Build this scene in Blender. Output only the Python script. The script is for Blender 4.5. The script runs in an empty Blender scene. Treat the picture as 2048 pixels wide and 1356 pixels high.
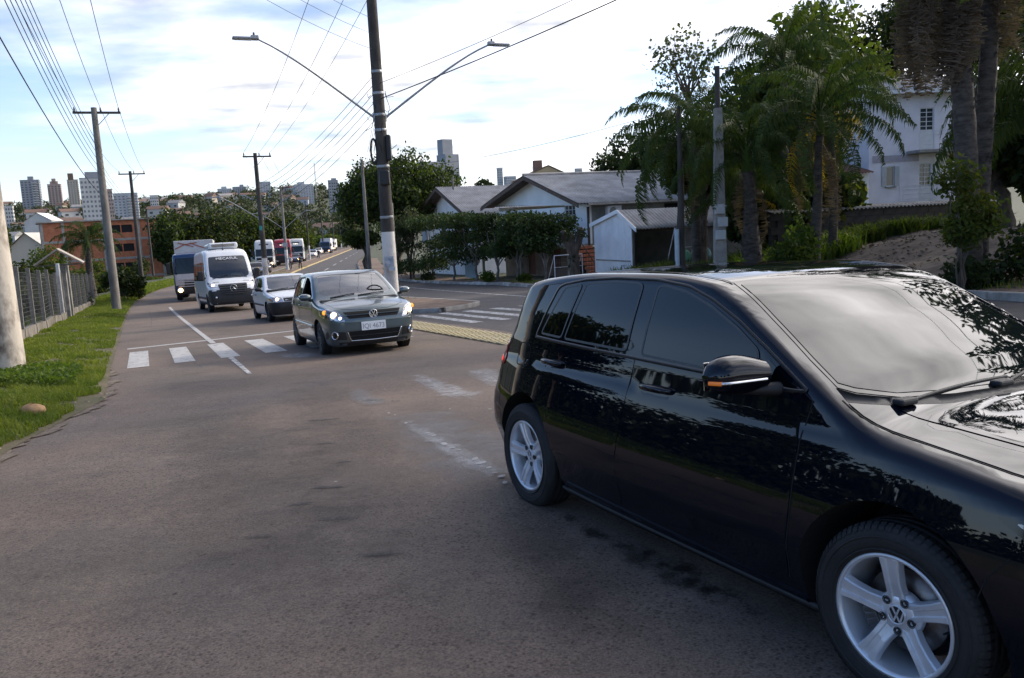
import bpy, bmesh, math, random
import numpy as np
from mathutils import Vector, Matrix, Euler
from mathutils.geometry import delaunay_2d_cdt
rnd = random.Random(7)
nrng = np.random.default_rng(7)
R_ = math.radians
scene = bpy.context.scene
col = scene.collection
# ------------------------------------------------------------------ camera
cam_d = bpy.data.cameras.new('camera')
cam_o = bpy.data.objects.new('camera', cam_d)
col.objects.link(cam_o)
FPX = 1700.0
PITCH, ROLL, EYE = R_(8.0), R_(2.9), 1.67
cam_d.sensor_width = 36.0
cam_d.lens = 36.0 * FPX / 2048.0
cam_d.clip_start = 0.05
cam_d.clip_end = 9000
_f = Vector((0, math.cos(PITCH), -math.sin(PITCH)))
_u0 = Vector((0, math.sin(PITCH), math.cos(PITCH)))
_r0 = Vector((1, 0, 0))
_r = _r0 * math.cos(ROLL) - _u0 * math.sin(ROLL)
_u = _r0 * math.sin(ROLL) + _u0 * math.cos(ROLL)
cam_o.matrix_world = Matrix(((_r.x, _u.x, -_f.x, 0), (_r.y, _u.y, -_f.y, 0), (_r.z, _u.z, -_f.z, EYE), (0, 0, 0, 1)))
scene.camera = cam_o
# ------------------------------------------------------------------ sky and sun
SUN_AZ, SUN_EL = R_(58), R_(27)          # azimuth from +Y towards +X
sun_dir = Vector((math.sin(SUN_AZ) * math.cos(SUN_EL), math.cos(SUN_AZ) * math.cos(SUN_EL), math.sin(SUN_EL)))
world = bpy.data.worlds.new('World')
scene.world = world
world.use_nodes = True
wn, wl = world.node_tree.nodes, world.node_tree.links
wn.clear()
def wnode(t, **k):
 n = wn.new(t)
 for a, b in k.items():
  setattr(n, a, b)
 return n
w_out = wnode('ShaderNodeOutputWorld')
w_bg = wnode('ShaderNodeBackground')
w_bg.inputs['Strength'].default_value = 0.15
w_sky = wnode('ShaderNodeTexSky', sky_type='NISHITA', sun_disc=False)
w_sky.sun_elevation = SUN_EL
w_sky.sun_rotation = SUN_AZ
w_sky.altitude = 600
w_sky.air_density = 1.0
w_sky.dust_density = 0.4
w_sky.ozone_density = 3.0
w_tc = wnode('ShaderNodeTexCoord')
w_sep = wnode('ShaderNodeSeparateXYZ')
wl.new(w_tc.outputs['Generated'], w_sep.inputs[0])
def wmath(op, a, b=None, clamp=False):
 n = wnode('ShaderNodeMath', operation=op, use_clamp=clamp)
 for i, v in enumerate((a, b)):
  if v is None:
   continue
  if isinstance(v, (int, float)):
   n.inputs[i].default_value = v
  else:
   wl.new(v, n.inputs[i])
 return n.outputs[0]
_den = wmath('ADD', wmath('MAXIMUM', w_sep.outputs['Z'], 0.0), 0.10)
w_cmb = wnode('ShaderNodeCombineXYZ')
wl.new(wmath('DIVIDE', w_sep.outputs['X'], _den), w_cmb.inputs[0])
wl.new(wmath('DIVIDE', w_sep.outputs['Y'], _den), w_cmb.inputs[1])
w_n1 = wnode('ShaderNodeTexNoise')
w_n1.inputs['Scale'].default_value = 0.62
w_n1.inputs['Detail'].default_value = 9
w_n1.inputs['Roughness'].default_value = 0.58
w_n1.inputs['Distortion'].default_value = 0.25
w_map = wnode('ShaderNodeMapping')
w_map.inputs['Location'].default_value = (3.1, 1.35, 0)
w_map.inputs['Scale'].default_value = (0.8, 1.0, 1)
wl.new(w_cmb.outputs[0], w_map.inputs[0])
wl.new(w_map.outputs[0], w_n1.inputs['Vector'])
w_dot = wnode('ShaderNodeVectorMath', operation='DOT_PRODUCT')
wl.new(w_tc.outputs['Generated'], w_dot.inputs[0])
w_dot.inputs[1].default_value = sun_dir
_d01 = wmath('MAXIMUM', w_dot.outputs['Value'], 0.0)
_near = wmath('POWER', _d01, 2.2)
_away = wmath('MULTIPLY', wmath('SUBTRACT', w_dot.outputs['Value'], 0.30), 0.34)
_bias = wmath('ADD', wmath('MULTIPLY', _near, 0.26), wmath('MINIMUM', _away, 0.0))
_dens = wmath('ADD', w_n1.outputs['Fac'], _bias)
w_ramp = wnode('ShaderNodeValToRGB')
w_ramp.color_ramp.elements[0].position = 0.36
w_ramp.color_ramp.elements[1].position = 0.78
w_ramp.color_ramp.interpolation = 'EASE'
wl.new(_dens, w_ramp.inputs[0])
_bright = wmath('ADD', wmath('MULTIPLY', wmath('POWER', _d01, 5.0), 16.0), 6.0)
w_n2 = wnode('ShaderNodeTexNoise')
w_n2.inputs['Scale'].default_value = 2.8
w_n2.inputs['Detail'].default_value = 6
wl.new(w_map.outputs[0], w_n2.inputs['Vector'])
_shade = wmath('ADD', wmath('MULTIPLY', w_n2.outputs['Fac'], 3.0), -0.5)
_bright = wmath('MULTIPLY', _bright, _shade)
w_cc = wnode('ShaderNodeCombineXYZ')
wl.new(wmath('MULTIPLY', _bright, 1.0), w_cc.inputs[0])
wl.new(wmath('MULTIPLY', _bright, 0.955), w_cc.inputs[1])
wl.new(wmath('MULTIPLY', _bright, 0.95), w_cc.inputs[2])
w_mix = wnode('ShaderNodeMix', data_type='RGBA')
wl.new(w_ramp.outputs['Color'], w_mix.inputs['Factor'])
_hz = wmath('POWER', wmath('SUBTRACT', 1.0, wmath('MAXIMUM', w_sep.outputs['Z'], 0.0), True), 9.0)
w_hz = wnode('ShaderNodeMix', data_type='RGBA')
wl.new(wmath('MULTIPLY', _hz, 0.72), w_hz.inputs['Factor'])
w_tint = wnode('ShaderNodeMix', data_type='RGBA', blend_type='MULTIPLY')
w_tint.inputs['Factor'].default_value = 1.0
w_tint.inputs['B'].default_value = (0.93, 0.97, 1.07, 1)
wl.new(w_sky.outputs[0], w_tint.inputs['A'])
wl.new(w_tint.outputs['Result'], w_hz.inputs['A'])
w_hc = wnode('ShaderNodeCombineXYZ')
_hb = wmath('ADD', wmath('MULTIPLY', _near, 6.0), 4.9)
wl.new(_hb, w_hc.inputs[0])
wl.new(wmath('MULTIPLY', _hb, 0.985), w_hc.inputs[1])
wl.new(wmath('MULTIPLY', _hb, 1.0), w_hc.inputs[2])
wl.new(w_hc.outputs[0], w_hz.inputs['B'])
wl.new(w_hz.outputs['Result'], w_mix.inputs['A'])
wl.new(w_cc.outputs[0], w_mix.inputs['B'])
wl.new(w_mix.outputs['Result'], w_bg.inputs['Color'])
wl.new(w_bg.outputs[0], w_out.inputs[0])
sun_l = bpy.data.lights.new('sun', 'SUN')
sun_l.energy = 2.0
sun_l.angle = R_(4)
sun_l.color = (1.0, 0.90, 0.76)
sun_o = bpy.data.objects.new('sun', sun_l)
sun_o.rotation_euler = (-sun_dir).to_track_quat('-Z', 'Y').to_euler()
sun_o.location = (30, 20, 60)
col.objects.link(sun_o)
scene.view_settings.view_transform = 'Standard'
scene.view_settings.look = 'None'
scene.view_settings.gamma = 1.0
scene.view_settings.use_curve_mapping = False
scene.view_settings.exposure = 0.62
scene.cycles.max_bounces = 6
scene.cycles.transparent_max_bounces = 16
scene.cycles.use_denoising = True
# ------------------------------------------------------------------ materials
MATS = {}
def mat(name, color=(.5, .5, .5), rough=.6, metal=0., spec=.5, emit=None, estr=0., var=0., vscale=4., bump=0., bscale=40.,
  coat=0., color2=None, trans=0., stretch=(1, 1, 1), detail=6, alpha=None, coords='Object', ramp=(.35, .65), leaf=0.):
 """Procedural principled material: two colours mixed by noise, fine bump, optional coat."""
 if name in MATS:
  return MATS[name]
 m = bpy.data.materials.new(name)
 m.use_nodes = True
 nt = m.node_tree
 b = nt.nodes['Principled BSDF']
 b.inputs['Base Color'].default_value = (*color, 1)
 b.inputs['Roughness'].default_value = rough
 b.inputs['Metallic'].default_value = metal
 b.inputs['Specular IOR Level'].default_value = spec
 if coat:
  b.inputs['Coat Weight'].default_value = coat
  b.inputs['Coat Roughness'].default_value = 0.02
 if trans:
  b.inputs['Transmission Weight'].default_value = trans
 if emit is not None:
  b.inputs['Emission Color'].default_value = (*emit, 1)
  b.inputs['Emission Strength'].default_value = estr
 tc = None
 if var or color2 is not None or bump:
  tc = nt.nodes.new('ShaderNodeTexCoord')
  mp = nt.nodes.new('ShaderNodeMapping')
  mp.inputs['Scale'].default_value = stretch
  nt.links.new(tc.outputs[coords], mp.inputs[0])
 if var or color2 is not None:
  n = nt.nodes.new('ShaderNodeTexNoise')
  n.inputs['Scale'].default_value = vscale
  n.inputs['Detail'].default_value = detail
  n.inputs['Roughness'].default_value = .62
  nt.links.new(mp.outputs[0], n.inputs['Vector'])
  r = nt.nodes.new('ShaderNodeValToRGB')
  if color2 is None:
   c1 = tuple(max(0, c * (1 - var)) for c in color)
   c2 = tuple(min(1, c * (1 + var)) for c in color)
  else:
   c1, c2 = color, color2
  r.color_ramp.elements[0].color = (*c1, 1)
  r.color_ramp.elements[1].color = (*c2, 1)
  r.color_ramp.elements[0].position = ramp[0]
  r.color_ramp.elements[1].position = ramp[1]
  nt.links.new(n.outputs['Fac'], r.inputs[0])
  nt.links.new(r.outputs[0], b.inputs['Base Color'])
 if bump:
  n2 = nt.nodes.new('ShaderNodeTexNoise')
  n2.inputs['Scale'].default_value = bscale
  n2.inputs['Detail'].default_value = 5
  nt.links.new(mp.outputs[0], n2.inputs['Vector'])
  bp = nt.nodes.new('ShaderNodeBump')
  bp.inputs['Strength'].default_value = bump
  bp.inputs['Distance'].default_value = .02
  nt.links.new(n2.outputs['Fac'], bp.inputs['Height'])
  nt.links.new(bp.outputs[0], b.inputs['Normal'])
 if leaf:
  out = nt.nodes['Material Output']
  t = nt.nodes.new('ShaderNodeBsdfTranslucent')
  mx = nt.nodes.new('ShaderNodeMixShader')
  mx.inputs[0].default_value = leaf
  src = b.inputs['Base Color'].links
  hs = nt.nodes.new('ShaderNodeMix')
  hs.data_type = 'RGBA'
  hs.blend_type = 'MULTIPLY'
  hs.inputs['Factor'].default_value = 1
  hs.inputs['B'].default_value = (1.6, 1.7, .7, 1)
  if src:
   nt.links.new(src[0].from_socket, hs.inputs['A'])
  else:
   hs.inputs['A'].default_value = (*color, 1)
  nt.links.new(hs.outputs['Result'], t.inputs['Color'])
  nt.links.new(b.outputs[0], mx.inputs[1])
  nt.links.new(t.outputs[0], mx.inputs[2])
  nt.links.new(mx.outputs[0], out.inputs[0])
 MATS[name] = m
 return m
def glass_mat(name, tint=(.3, .34, .33), see=.5, rough=.0):
 """Thin sheet of tinted glass: fresnel reflection over a tinted see-through."""
 if name in MATS:
  return MATS[name]
 m = bpy.data.materials.new(name)
 m.use_nodes = True
 nt = m.node_tree
 nt.nodes.remove(nt.nodes['Principled BSDF'])
 out = nt.nodes['Material Output']
 tr = nt.nodes.new('ShaderNodeBsdfTransparent')
 tr.inputs[0].default_value = tuple(c * see for c in tint) + (1,)
 gl = nt.nodes.new('ShaderNodeBsdfGlossy')
 gl.inputs['Roughness'].default_value = rough
 fr = nt.nodes.new('ShaderNodeFresnel')
 fr.inputs[0].default_value = 1.52
 mu = nt.nodes.new('ShaderNodeMath')
 mu.operation = 'MULTIPLY'
 mu.use_clamp = True
 mu.inputs[1].default_value = 3.4
 nt.links.new(fr.outputs[0], mu.inputs[0])
 mx = nt.nodes.new('ShaderNodeMixShader')
 nt.links.new(mu.outputs[0], mx.inputs[0])
 nt.links.new(tr.outputs[0], mx.inputs[1])
 nt.links.new(gl.outputs[0], mx.inputs[2])
 nt.links.new(mx.outputs[0], out.inputs[0])
 MATS[name] = m
 return m
# ------------------------------------------------------------------ objects
def tag(o, label=None, cat=None, group=None, kind=None):
 if label:
  o['label'] = label
 if cat:
  o['category'] = cat
 if group:
  o['group'] = group
 if kind:
  o['kind'] = kind
 return o
def thing(name, label, cat, loc=(0, 0, 0), rz=0, group=None):
 o = bpy.data.objects.new(name, None)
 o.empty_display_size = .2
 o.location = loc
 o.rotation_euler = (0, 0, rz)
 col.objects.link(o)
 return tag(o, label, cat, group)
def copy_tree(o, parent=None):
 c = o.copy()
 col.objects.link(c)
 c.parent = parent
 for ch in list(o.children):
  copy_tree(ch, c)
 return c
def link(name, me, parent=None):
 o = bpy.data.objects.new(name, me)
 col.objects.link(o)
 o.parent = parent
 return o
def fast_mesh(name, verts, faces, mats, parent=None, smooth=False, midx=None):
 """verts (N,3) array, faces (M,k) array with one k."""
 me = bpy.data.meshes.new(name)
 verts = np.asarray(verts, dtype=np.float32)
 faces = np.asarray(faces, dtype=np.int32)
 k = faces.shape[1]
 me.vertices.add(len(verts))
 me.vertices.foreach_set('co', verts.ravel())
 me.loops.add(faces.size)
 me.loops.foreach_set('vertex_index', faces.ravel())
 me.polygons.add(len(faces))
 me.polygons.foreach_set('loop_start', np.arange(0, faces.size, k, dtype=np.int32))
 me.polygons.foreach_set('loop_total', np.full(len(faces), k, dtype=np.int32))
 if smooth:
  me.polygons.foreach_set('use_smooth', np.ones(len(faces), dtype=bool))
 if not isinstance(mats, (list, tuple)):
  mats = [mats]
 for m in mats:
  me.materials.append(m)
 if midx is not None:
  me.polygons.foreach_set('material_index', np.asarray(midx, dtype=np.int32))
 me.update(calc_edges=True)
 return link(name, me, parent)
class MB:
 """Collects simple solids, then links them as one mesh object."""
 def __init__(s):
  s.v, s.f, s.m, s.sm = [], [], [], []
  s.mats = []
 def mi(s, m):
  if m is None:
   m = s.mats[0] if s.mats else None
  if m not in s.mats:
   s.mats.append(m)
  return s.mats.index(m)
 def add(s, vs, fs, m=None, smooth=False):
  b = len(s.v)
  i = s.mi(m) if m is not None else 0
  s.v += [tuple(v) for v in vs]
  for f in fs:
   s.f.append([b + k for k in f])
   s.m.append(i)
   s.sm.append(smooth)
  return s
 def box(s, c, size, m=None, rz=0., M=None, bev=0.):
  hx, hy, hz = size[0] / 2, size[1] / 2, size[2] / 2
  if bev:
   bm = bmesh.new()
   bmesh.ops.create_cube(bm, size=1)
   for v in bm.verts:
    v.co = Vector((v.co.x * size[0], v.co.y * size[1], v.co.z * size[2]))
   bmesh.ops.bevel(bm, geom=bm.edges[:], offset=bev, segments=2, profile=.5, affect='EDGES')
   vs = [v.co.copy() for v in bm.verts]
   fs = [[v.index for v in f.verts] for f in bm.faces]
   bm.free()
  else:
   vs = [Vector((x * hx, y * hy, z * hz)) for x, y, z in
      ((-1, -1, -1), (1, -1, -1), (1, 1, -1), (-1, 1, -1), (-1, -1, 1), (1, -1, 1), (1, 1, 1), (-1, 1, 1))]
   fs = [(0, 3, 2, 1), (4, 5, 6, 7), (0, 1, 5, 4), (1, 2, 6, 5), (2, 3, 7, 6), (3, 0, 4, 7)]
  if rz:
   Rm = Matrix.Rotation(rz, 3, 'Z')
   vs = [Rm @ v for v in vs]
  if M is not None:
   vs = [M @ v for v in vs]
  c = Vector(c)
  return s.add([v + c for v in vs], fs, m)
 def tube(s, pts, rad, m=None, n=8, cap=True, smooth=True):
  pts = [Vector(p) for p in pts]
  if isinstance(rad, (int, float)):
   rad = [rad] * len(pts)
  vs, fs = [], []
  ref = None
  for i, p in enumerate(pts):
   d = (pts[min(i + 1, len(pts) - 1)] - pts[max(i - 1, 0)])
   d = d.normalized() if d.length > 1e-9 else Vector((0, 0, 1))
   if ref is None:
    ref = Vector((1, 0, 0)) if abs(d.x) < .8 else Vector((0, 1, 0))
   a = (ref - d * ref.dot(d))
   a = a.normalized() if a.length > 1e-6 else d.orthogonal().normalized()
   ref = a
   b = d.cross(a)
   for k in range(n):
    an = 2 * math.pi * k / n
    vs.append(p + (a * math.cos(an) + b * math.sin(an)) * rad[i])
  for i in range(len(pts) - 1):
   for k in range(n):
    fs.append((i * n + k, i * n + (k + 1) % n, (i + 1) * n + (k + 1) % n, (i + 1) * n + k))
  s.add(vs, fs, m, smooth)
  if cap:
   s.add(vs[:n], [tuple(range(n))[::-1]], m)
   s.add(vs[-n:], [tuple(range(n))], m)
  return s
 def cyl(s, p0, p1, r0, r1=None, m=None, n=16, smooth=True):
  return s.tube([p0, p1], [r0, r0 if r1 is None else r1], m, n, True, smooth)
 def lathe(s, prof, m=None, n=24, axis='Z', c=(0, 0, 0), smooth=True, close=False):
  """prof: list of (r, h)."""
  vs, fs = [], []
  for r, h in prof:
   for k in range(n):
    a = 2 * math.pi * k / n
    x, y = r * math.cos(a), r * math.sin(a)
    v = (x, y, h) if axis == 'Z' else ((x, h, y) if axis == 'Y' else (h, x, y))
    vs.append((v[0] + c[0], v[1] + c[1], v[2] + c[2]))
  L = len(prof)
  for i in range(L - 1 + (1 if close else 0)):
   j = (i + 1) % L
   for k in range(n):
    q = (i * n + k, i * n + (k + 1) % n, j * n + (k + 1) % n, j * n + k)
    fs.append(q if axis != 'Y' else q[::-1])
  return s.add(vs, fs, m, smooth)
 def prism(s, poly, h0, h1, m=None, axis='Z'):
  """poly: list of 2D points extruded along axis."""
  n = len(poly)
  def P(p, h):
   return {'Z': (p[0], p[1], h), 'Y': (p[0], h, p[1]), 'X': (h, p[0], p[1])}[axis]
  vs = [P(p, h0) for p in poly] + [P(p, h1) for p in poly]
  fs = [tuple(range(n))[::-1], tuple(range(n, 2 * n))]
  fs += [(i, (i + 1) % n, n + (i + 1) % n, n + i) for i in range(n)]
  return s.add(vs, fs, m)
 def quad(s, a, b, c, d, m=None):
  return s.add([a, b, c, d], [(0, 1, 2, 3)], m)
 def ball(s, c, r, m=None, n=10, squash=(1, 1, 1)):
  vs, fs = [], []
  rows = n // 2 + 1
  for i in range(rows + 1):
   th = math.pi * i / rows
   for k in range(n):
    ph = 2 * math.pi * k / n
    vs.append((c[0] + r * squash[0] * math.sin(th) * math.cos(ph), c[1] + r * squash[1] * math.sin(th) * math.sin(ph),
         c[2] + r * squash[2] * math.cos(th)))
  for i in range(rows):
   for k in range(n):
    fs.append((i * n + k, (i + 1) * n + k, (i + 1) * n + (k + 1) % n, i * n + (k + 1) % n))
  return s.add(vs, fs, m, True)
 def xform(s, M):
  s.v = [tuple(M @ Vector(v)) for v in s.v]
  return s
 def mesh(s, name, m=None, fixn=True):
  me = bpy.data.meshes.new(name)
  me.from_pydata(s.v, [], s.f)
  mats = s.mats if s.mats else [m]
  for q in mats:
   me.materials.append(q if q is not None else m)
  me.polygons.foreach_set('material_index', s.m)
  me.polygons.foreach_set('use_smooth', s.sm)
  me.update()
  if fixn:
   bm = bmesh.new()
   bm.from_mesh(me)
   bmesh.ops.recalc_face_normals(bm, faces=bm.faces)
   bm.to_mesh(me)
   bm.free()
  return me
 def build(s, name, m=None, parent=None, fixn=True):
  if not s.mats:
   s.mats = [m]
  return link(name, s.mesh(name, m, fixn), parent)
# ------------------------------------------------------------------ camera helper: a pixel of the photo at a known distance
def ray(u, v):
 return _f + _r * ((u - 1024) / FPX) - _u * ((v - 678) / FPX)
def at(u, v, Y):
 """The point seen at photo pixel (u, v) whose distance along +Y is Y metres."""
 d = ray(u, v)
 return Vector((0, 0, EYE)) + d * (Y / d.y)
# ------------------------------------------------------------------ the lie of the land
D2, N2 = np.array([-.40, .9165]), np.array([.9165, .40])
def sp(x, w):
 x = np.asarray(x, float) / w
 return w * np.where(x > 30, x, np.log1p(np.exp(np.minimum(x, 30))))
def sstep(a, b, x):
 t = np.clip((np.asarray(x, float) - a) / (b - a), 0, 1)
 return t * t * (3 - 2 * t)
def bend(s):
 return .28 * sp(np.asarray(s, float) - 72, 8.)
KERB_S = np.array([-80, 0, 10, 13, 34, 42, 70, 120, 400, 4000.])
KERB_T = np.array([12., 13.6, 14.7, 15.6, 16.3, 17.3, 17.3, 15.5, 14., 14.])
def kerb_t(s):
 return np.interp(s, KERB_S, KERB_T)
def st(x, y):
 """road coordinates: s along the avenue, t across it (following the bend)"""
 s = D2[0] * x + D2[1] * y
 return s, N2[0] * x + N2[1] * y - bend(s)
def xy(s, t):
 tt = t + bend(s)
 return D2[0] * s + N2[0] * tt, D2[1] * s + N2[1] * tt
def base_z(s):
 return -.0465 * sp(s - 4, 1.5) + .0345 * sp(s - 56, 6.) + .012 * sp(s - 330, 40.)
def wob(x, y, k=1., p=0.):
 return np.sin(x * .9 * k + 1.3 * np.sin(y * .53 * k + p) + p) * np.cos(y * .77 * k + 1.1 * np.sin(x * .41 * k) - p)
def left_edge(s):
 return np.interp(s, [-60, 2, 4, 9, 12, 16, 4000], [-3.0, -2.35, -2.0, -1.28, -.56, -.60, -.60])
def ground_z(x, y):
 x = np.asarray(x, float)
 y = np.asarray(y, float)
 s, t = st(x, y)
 z = base_z(s)
 k = kerb_t(s)
 near = 1 - sstep(250, 420, s)
 te = t - left_edge(s) - .6
 z = z + .10 * sstep(-.6, -1.6, te) * near + .05 * wob(x, y, 1.1) * sstep(-.9, -1.8, te) * near
 z = z - 7.0 * sstep(-4.2, -46, t) * (1 - sstep(500, 900, s))
 bank = (1 - sstep(24, 36, s)) * sstep(-60, -20, s)
 z = z + near * sstep(k + .3, k + .8, t) * .10
 z = z + bank * (1.15 * sstep(k + .8, k + 9.5, t) + .10 * wob(x, y, 1.4, 2.) * sstep(k + .8, k + 3, t))
 z = z + near * (1 - bank) * 1.2 * sstep(k + 14, k + 40, t)
 hill = 60 - 16 * sstep(-350, 80, x)
 z = z + hill * sstep(330, 1300, y) + 5 * wob(x * .012, y * .012) * sstep(400, 800, y)
 return z
def gz(x, y):
 return float(ground_z(x, y))
def P3(s, t, dz=0.):
 x, y = xy(s, t)
 return Vector((float(x), float(y), gz(x, y) + dz))
ROAD_ANG = math.atan2(D2[1], D2[0])      # direction of D, away from the camera
def ribbon_sheet(name, srange, tl, tr, dz, m, nt=2, kind='structure', parent=None, edge=None, flat=True):
 """A sheet that follows the road between offsets tl(s) and tr(s)."""
 ss = np.asarray(srange, float)
 f = (lambda v: (lambda s: np.full_like(s, v)) if not callable(v) else v)
 L, Rr = f(tl)(ss) + 0 * ss, f(tr)(ss) + 0 * ss
 if edge is not None:
  L = L + edge(ss)
 vs, fs = [], []
 for i, s in enumerate(ss):
  for j in range(nt):
   t = L[i] + (Rr[i] - L[i]) * j / (nt - 1)
   x, y = xy(s, t)
   z = float(base_z(s)) if flat else gz(x, y)
   vs.append((float(x), float(y), z + dz))
 for i in range(len(ss) - 1):
  for j in range(nt - 1):
   fs.append((i * nt + j, i * nt + j + 1, (i + 1) * nt + j + 1, (i + 1) * nt + j))
 o = fast_mesh(name, vs, fs, m, parent)
 if kind and parent is None:
  o['kind'] = kind
 return o
def slab_ribbon(name, srange, tl, tr, z0, z1, m, parent=None, kind='structure', flat=True):
 """A raised strip (kerb, plinth) with real sides following the road."""
 ss = np.asarray(srange, float)
 f = (lambda v: (lambda s: np.full_like(s, v)) if not callable(v) else v)
 L, Rr = f(tl)(ss) + 0 * ss, f(tr)(ss) + 0 * ss
 vs, fs = [], []
 for i, s in enumerate(ss):
  for t, dz in ((L[i], z0), (L[i], z1), (Rr[i], z1), (Rr[i], z0)):
   x, y = xy(s, t)
   z = float(base_z(s)) if flat else gz(x, y)
   vs.append((float(x), float(y), z + dz))
 for i in range(len(ss) - 1):
  a, b = i * 4, i * 4 + 4
  for k in range(3):
   fs.append((a + k, a + k + 1, b + k + 1, b + k))
 fs.append((0, 1, 2, 3))
 e = (len(ss) - 1) * 4
 fs.append((e + 3, e + 2, e + 1, e))
 o = fast_mesh(name, vs, fs, m, parent)
 if kind and parent is None:
  o['kind'] = kind
 return o
# ------------------------------------------------------------------ ground, carriageways, verge, median
def asphalt_mat(name, c_lo, c_hi, dust=None):
 m = bpy.data.materials.new(name)
 m.use_nodes = True
 nt = m.node_tree
 N, L = nt.nodes, nt.links
 b = N['Principled BSDF']
 b.inputs['Roughness'].default_value = .82
 b.inputs['Specular IOR Level'].default_value = .35
 tc = N.new('ShaderNodeTexCoord')
 def noise(scale, det=6, rough=.6, vec=None, dist=0.):
  n = N.new('ShaderNodeTexNoise')
  n.inputs['Scale'].default_value = scale
  n.inputs['Detail'].default_value = det
  n.inputs['Roughness'].default_value = rough
  n.inputs['Distortion'].default_value = dist
  L.new(vec or tc.outputs['Object'], n.inputs['Vector'])
  return n.outputs['Fac']
 def ramp(f, p0, p1, c0, c1):
  r = N.new('ShaderNodeValToRGB')
  r.color_ramp.elements[0].position, r.color_ramp.elements[1].position = p0, p1
  r.color_ramp.elements[0].color, r.color_ramp.elements[1].color = (*c0, 1), (*c1, 1)
  L.new(f, r.inputs[0])
  return r.outputs[0]
 def mix(f, a, c, mode='MIX'):
  x = N.new('ShaderNodeMix')
  x.data_type = 'RGBA'
  x.blend_type = mode
  for k, v in (('Factor', f), ('A', a), ('B', c)):
   if isinstance(v, (int, float)):
    x.inputs[k].default_value = v
   elif isinstance(v, tuple):
    x.inputs[k].default_value = (*v, 1)
   else:
    L.new(v, x.inputs[k])
  return x.outputs['Result']
 big = ramp(noise(.35, 5, .6, dist=.6), .34, .66, c_lo, c_hi)
 mp = N.new('ShaderNodeMapping')
 mp.inputs['Rotation'].default_value = (0, 0, -ROAD_ANG)
 mp.inputs['Scale'].default_value = (.12, 1.5, 1)
 L.new(tc.outputs['Object'], mp.inputs[0])
 tracks = ramp(noise(1.0, 5, .62, mp.outputs[0]), .33, .68, (.74, .74, .74), (1.16, 1.15, 1.14))
 c = mix(.75, big, tracks, 'MULTIPLY')
 patch = ramp(noise(1.6, 8, .7, dist=1.), .5, .7, (1, 1, 1), (.72, .71, .70))
 c = mix(.8, c, patch, 'MULTIPLY')
 if dust:
  d = ramp(noise(.22, 6, .6, dist=.8), .40, .72, (0, 0, 0), (1, 1, 1))
  c = mix(d, c, dust)
 grain = ramp(noise(85, 4, .75), .32, .70, (.45, .45, .45), (1.62, 1.6, 1.57))
 c = mix(.95, c, grain, 'MULTIPLY')
 mott = ramp(noise(14, 6, .7), .30, .72, (.80, .79, .79), (1.20, 1.20, 1.19))
 c = mix(.9, c, mott, 'MULTIPLY')
 spk = N.new('ShaderNodeTexVoronoi')
 spk.inputs['Scale'].default_value = 34
 L.new(tc.outputs['Object'], spk.inputs['Vector'])
 thin = ramp(noise(.38, 6, .65), .40, .58, (.12, .12, .12), (1, 1, 1))
 spk2 = N.new('ShaderNodeTexVoronoi')
 spk2.inputs['Scale'].default_value = 17
 L.new(tc.outputs['Object'], spk2.inputs['Vector'])
 sc_ = ramp(noise(7, 5, .7), .50, .62, (0, 0, 0), (1, 1, 1))
 big_p = ramp(spk2.outputs['Distance'], .10, .30, (.34, .32, .31), (1, 1, 1))
 c = mix(sc_, c, mix(1., c, big_p, 'MULTIPLY'))
 sp_ = ramp(spk.outputs['Distance'], .14, .36, (.36, .34, .33), (1.06, 1.05, 1.05))
 c = mix(thin, c, mix(1., c, sp_, 'MULTIPLY'))
 L.new(c, b.inputs['Base Color'])
 bp = N.new('ShaderNodeBump')
 bp.inputs['Strength'].default_value = .55
 bp.inputs['Distance'].default_value = .006
 L.new(noise(150, 4, .7), bp.inputs['Height'])
 bp2 = N.new('ShaderNodeBump')
 bp2.inputs['Strength'].default_value = .35
 bp2.inputs['Distance'].default_value = .03
 L.new(noise(3.2, 6, .65), bp2.inputs['Height'])
 L.new(bp.outputs[0], bp2.inputs['Normal'])
 L.new(bp2.outputs[0], b.inputs['Normal'])
 MATS[name] = m
 return m
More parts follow.
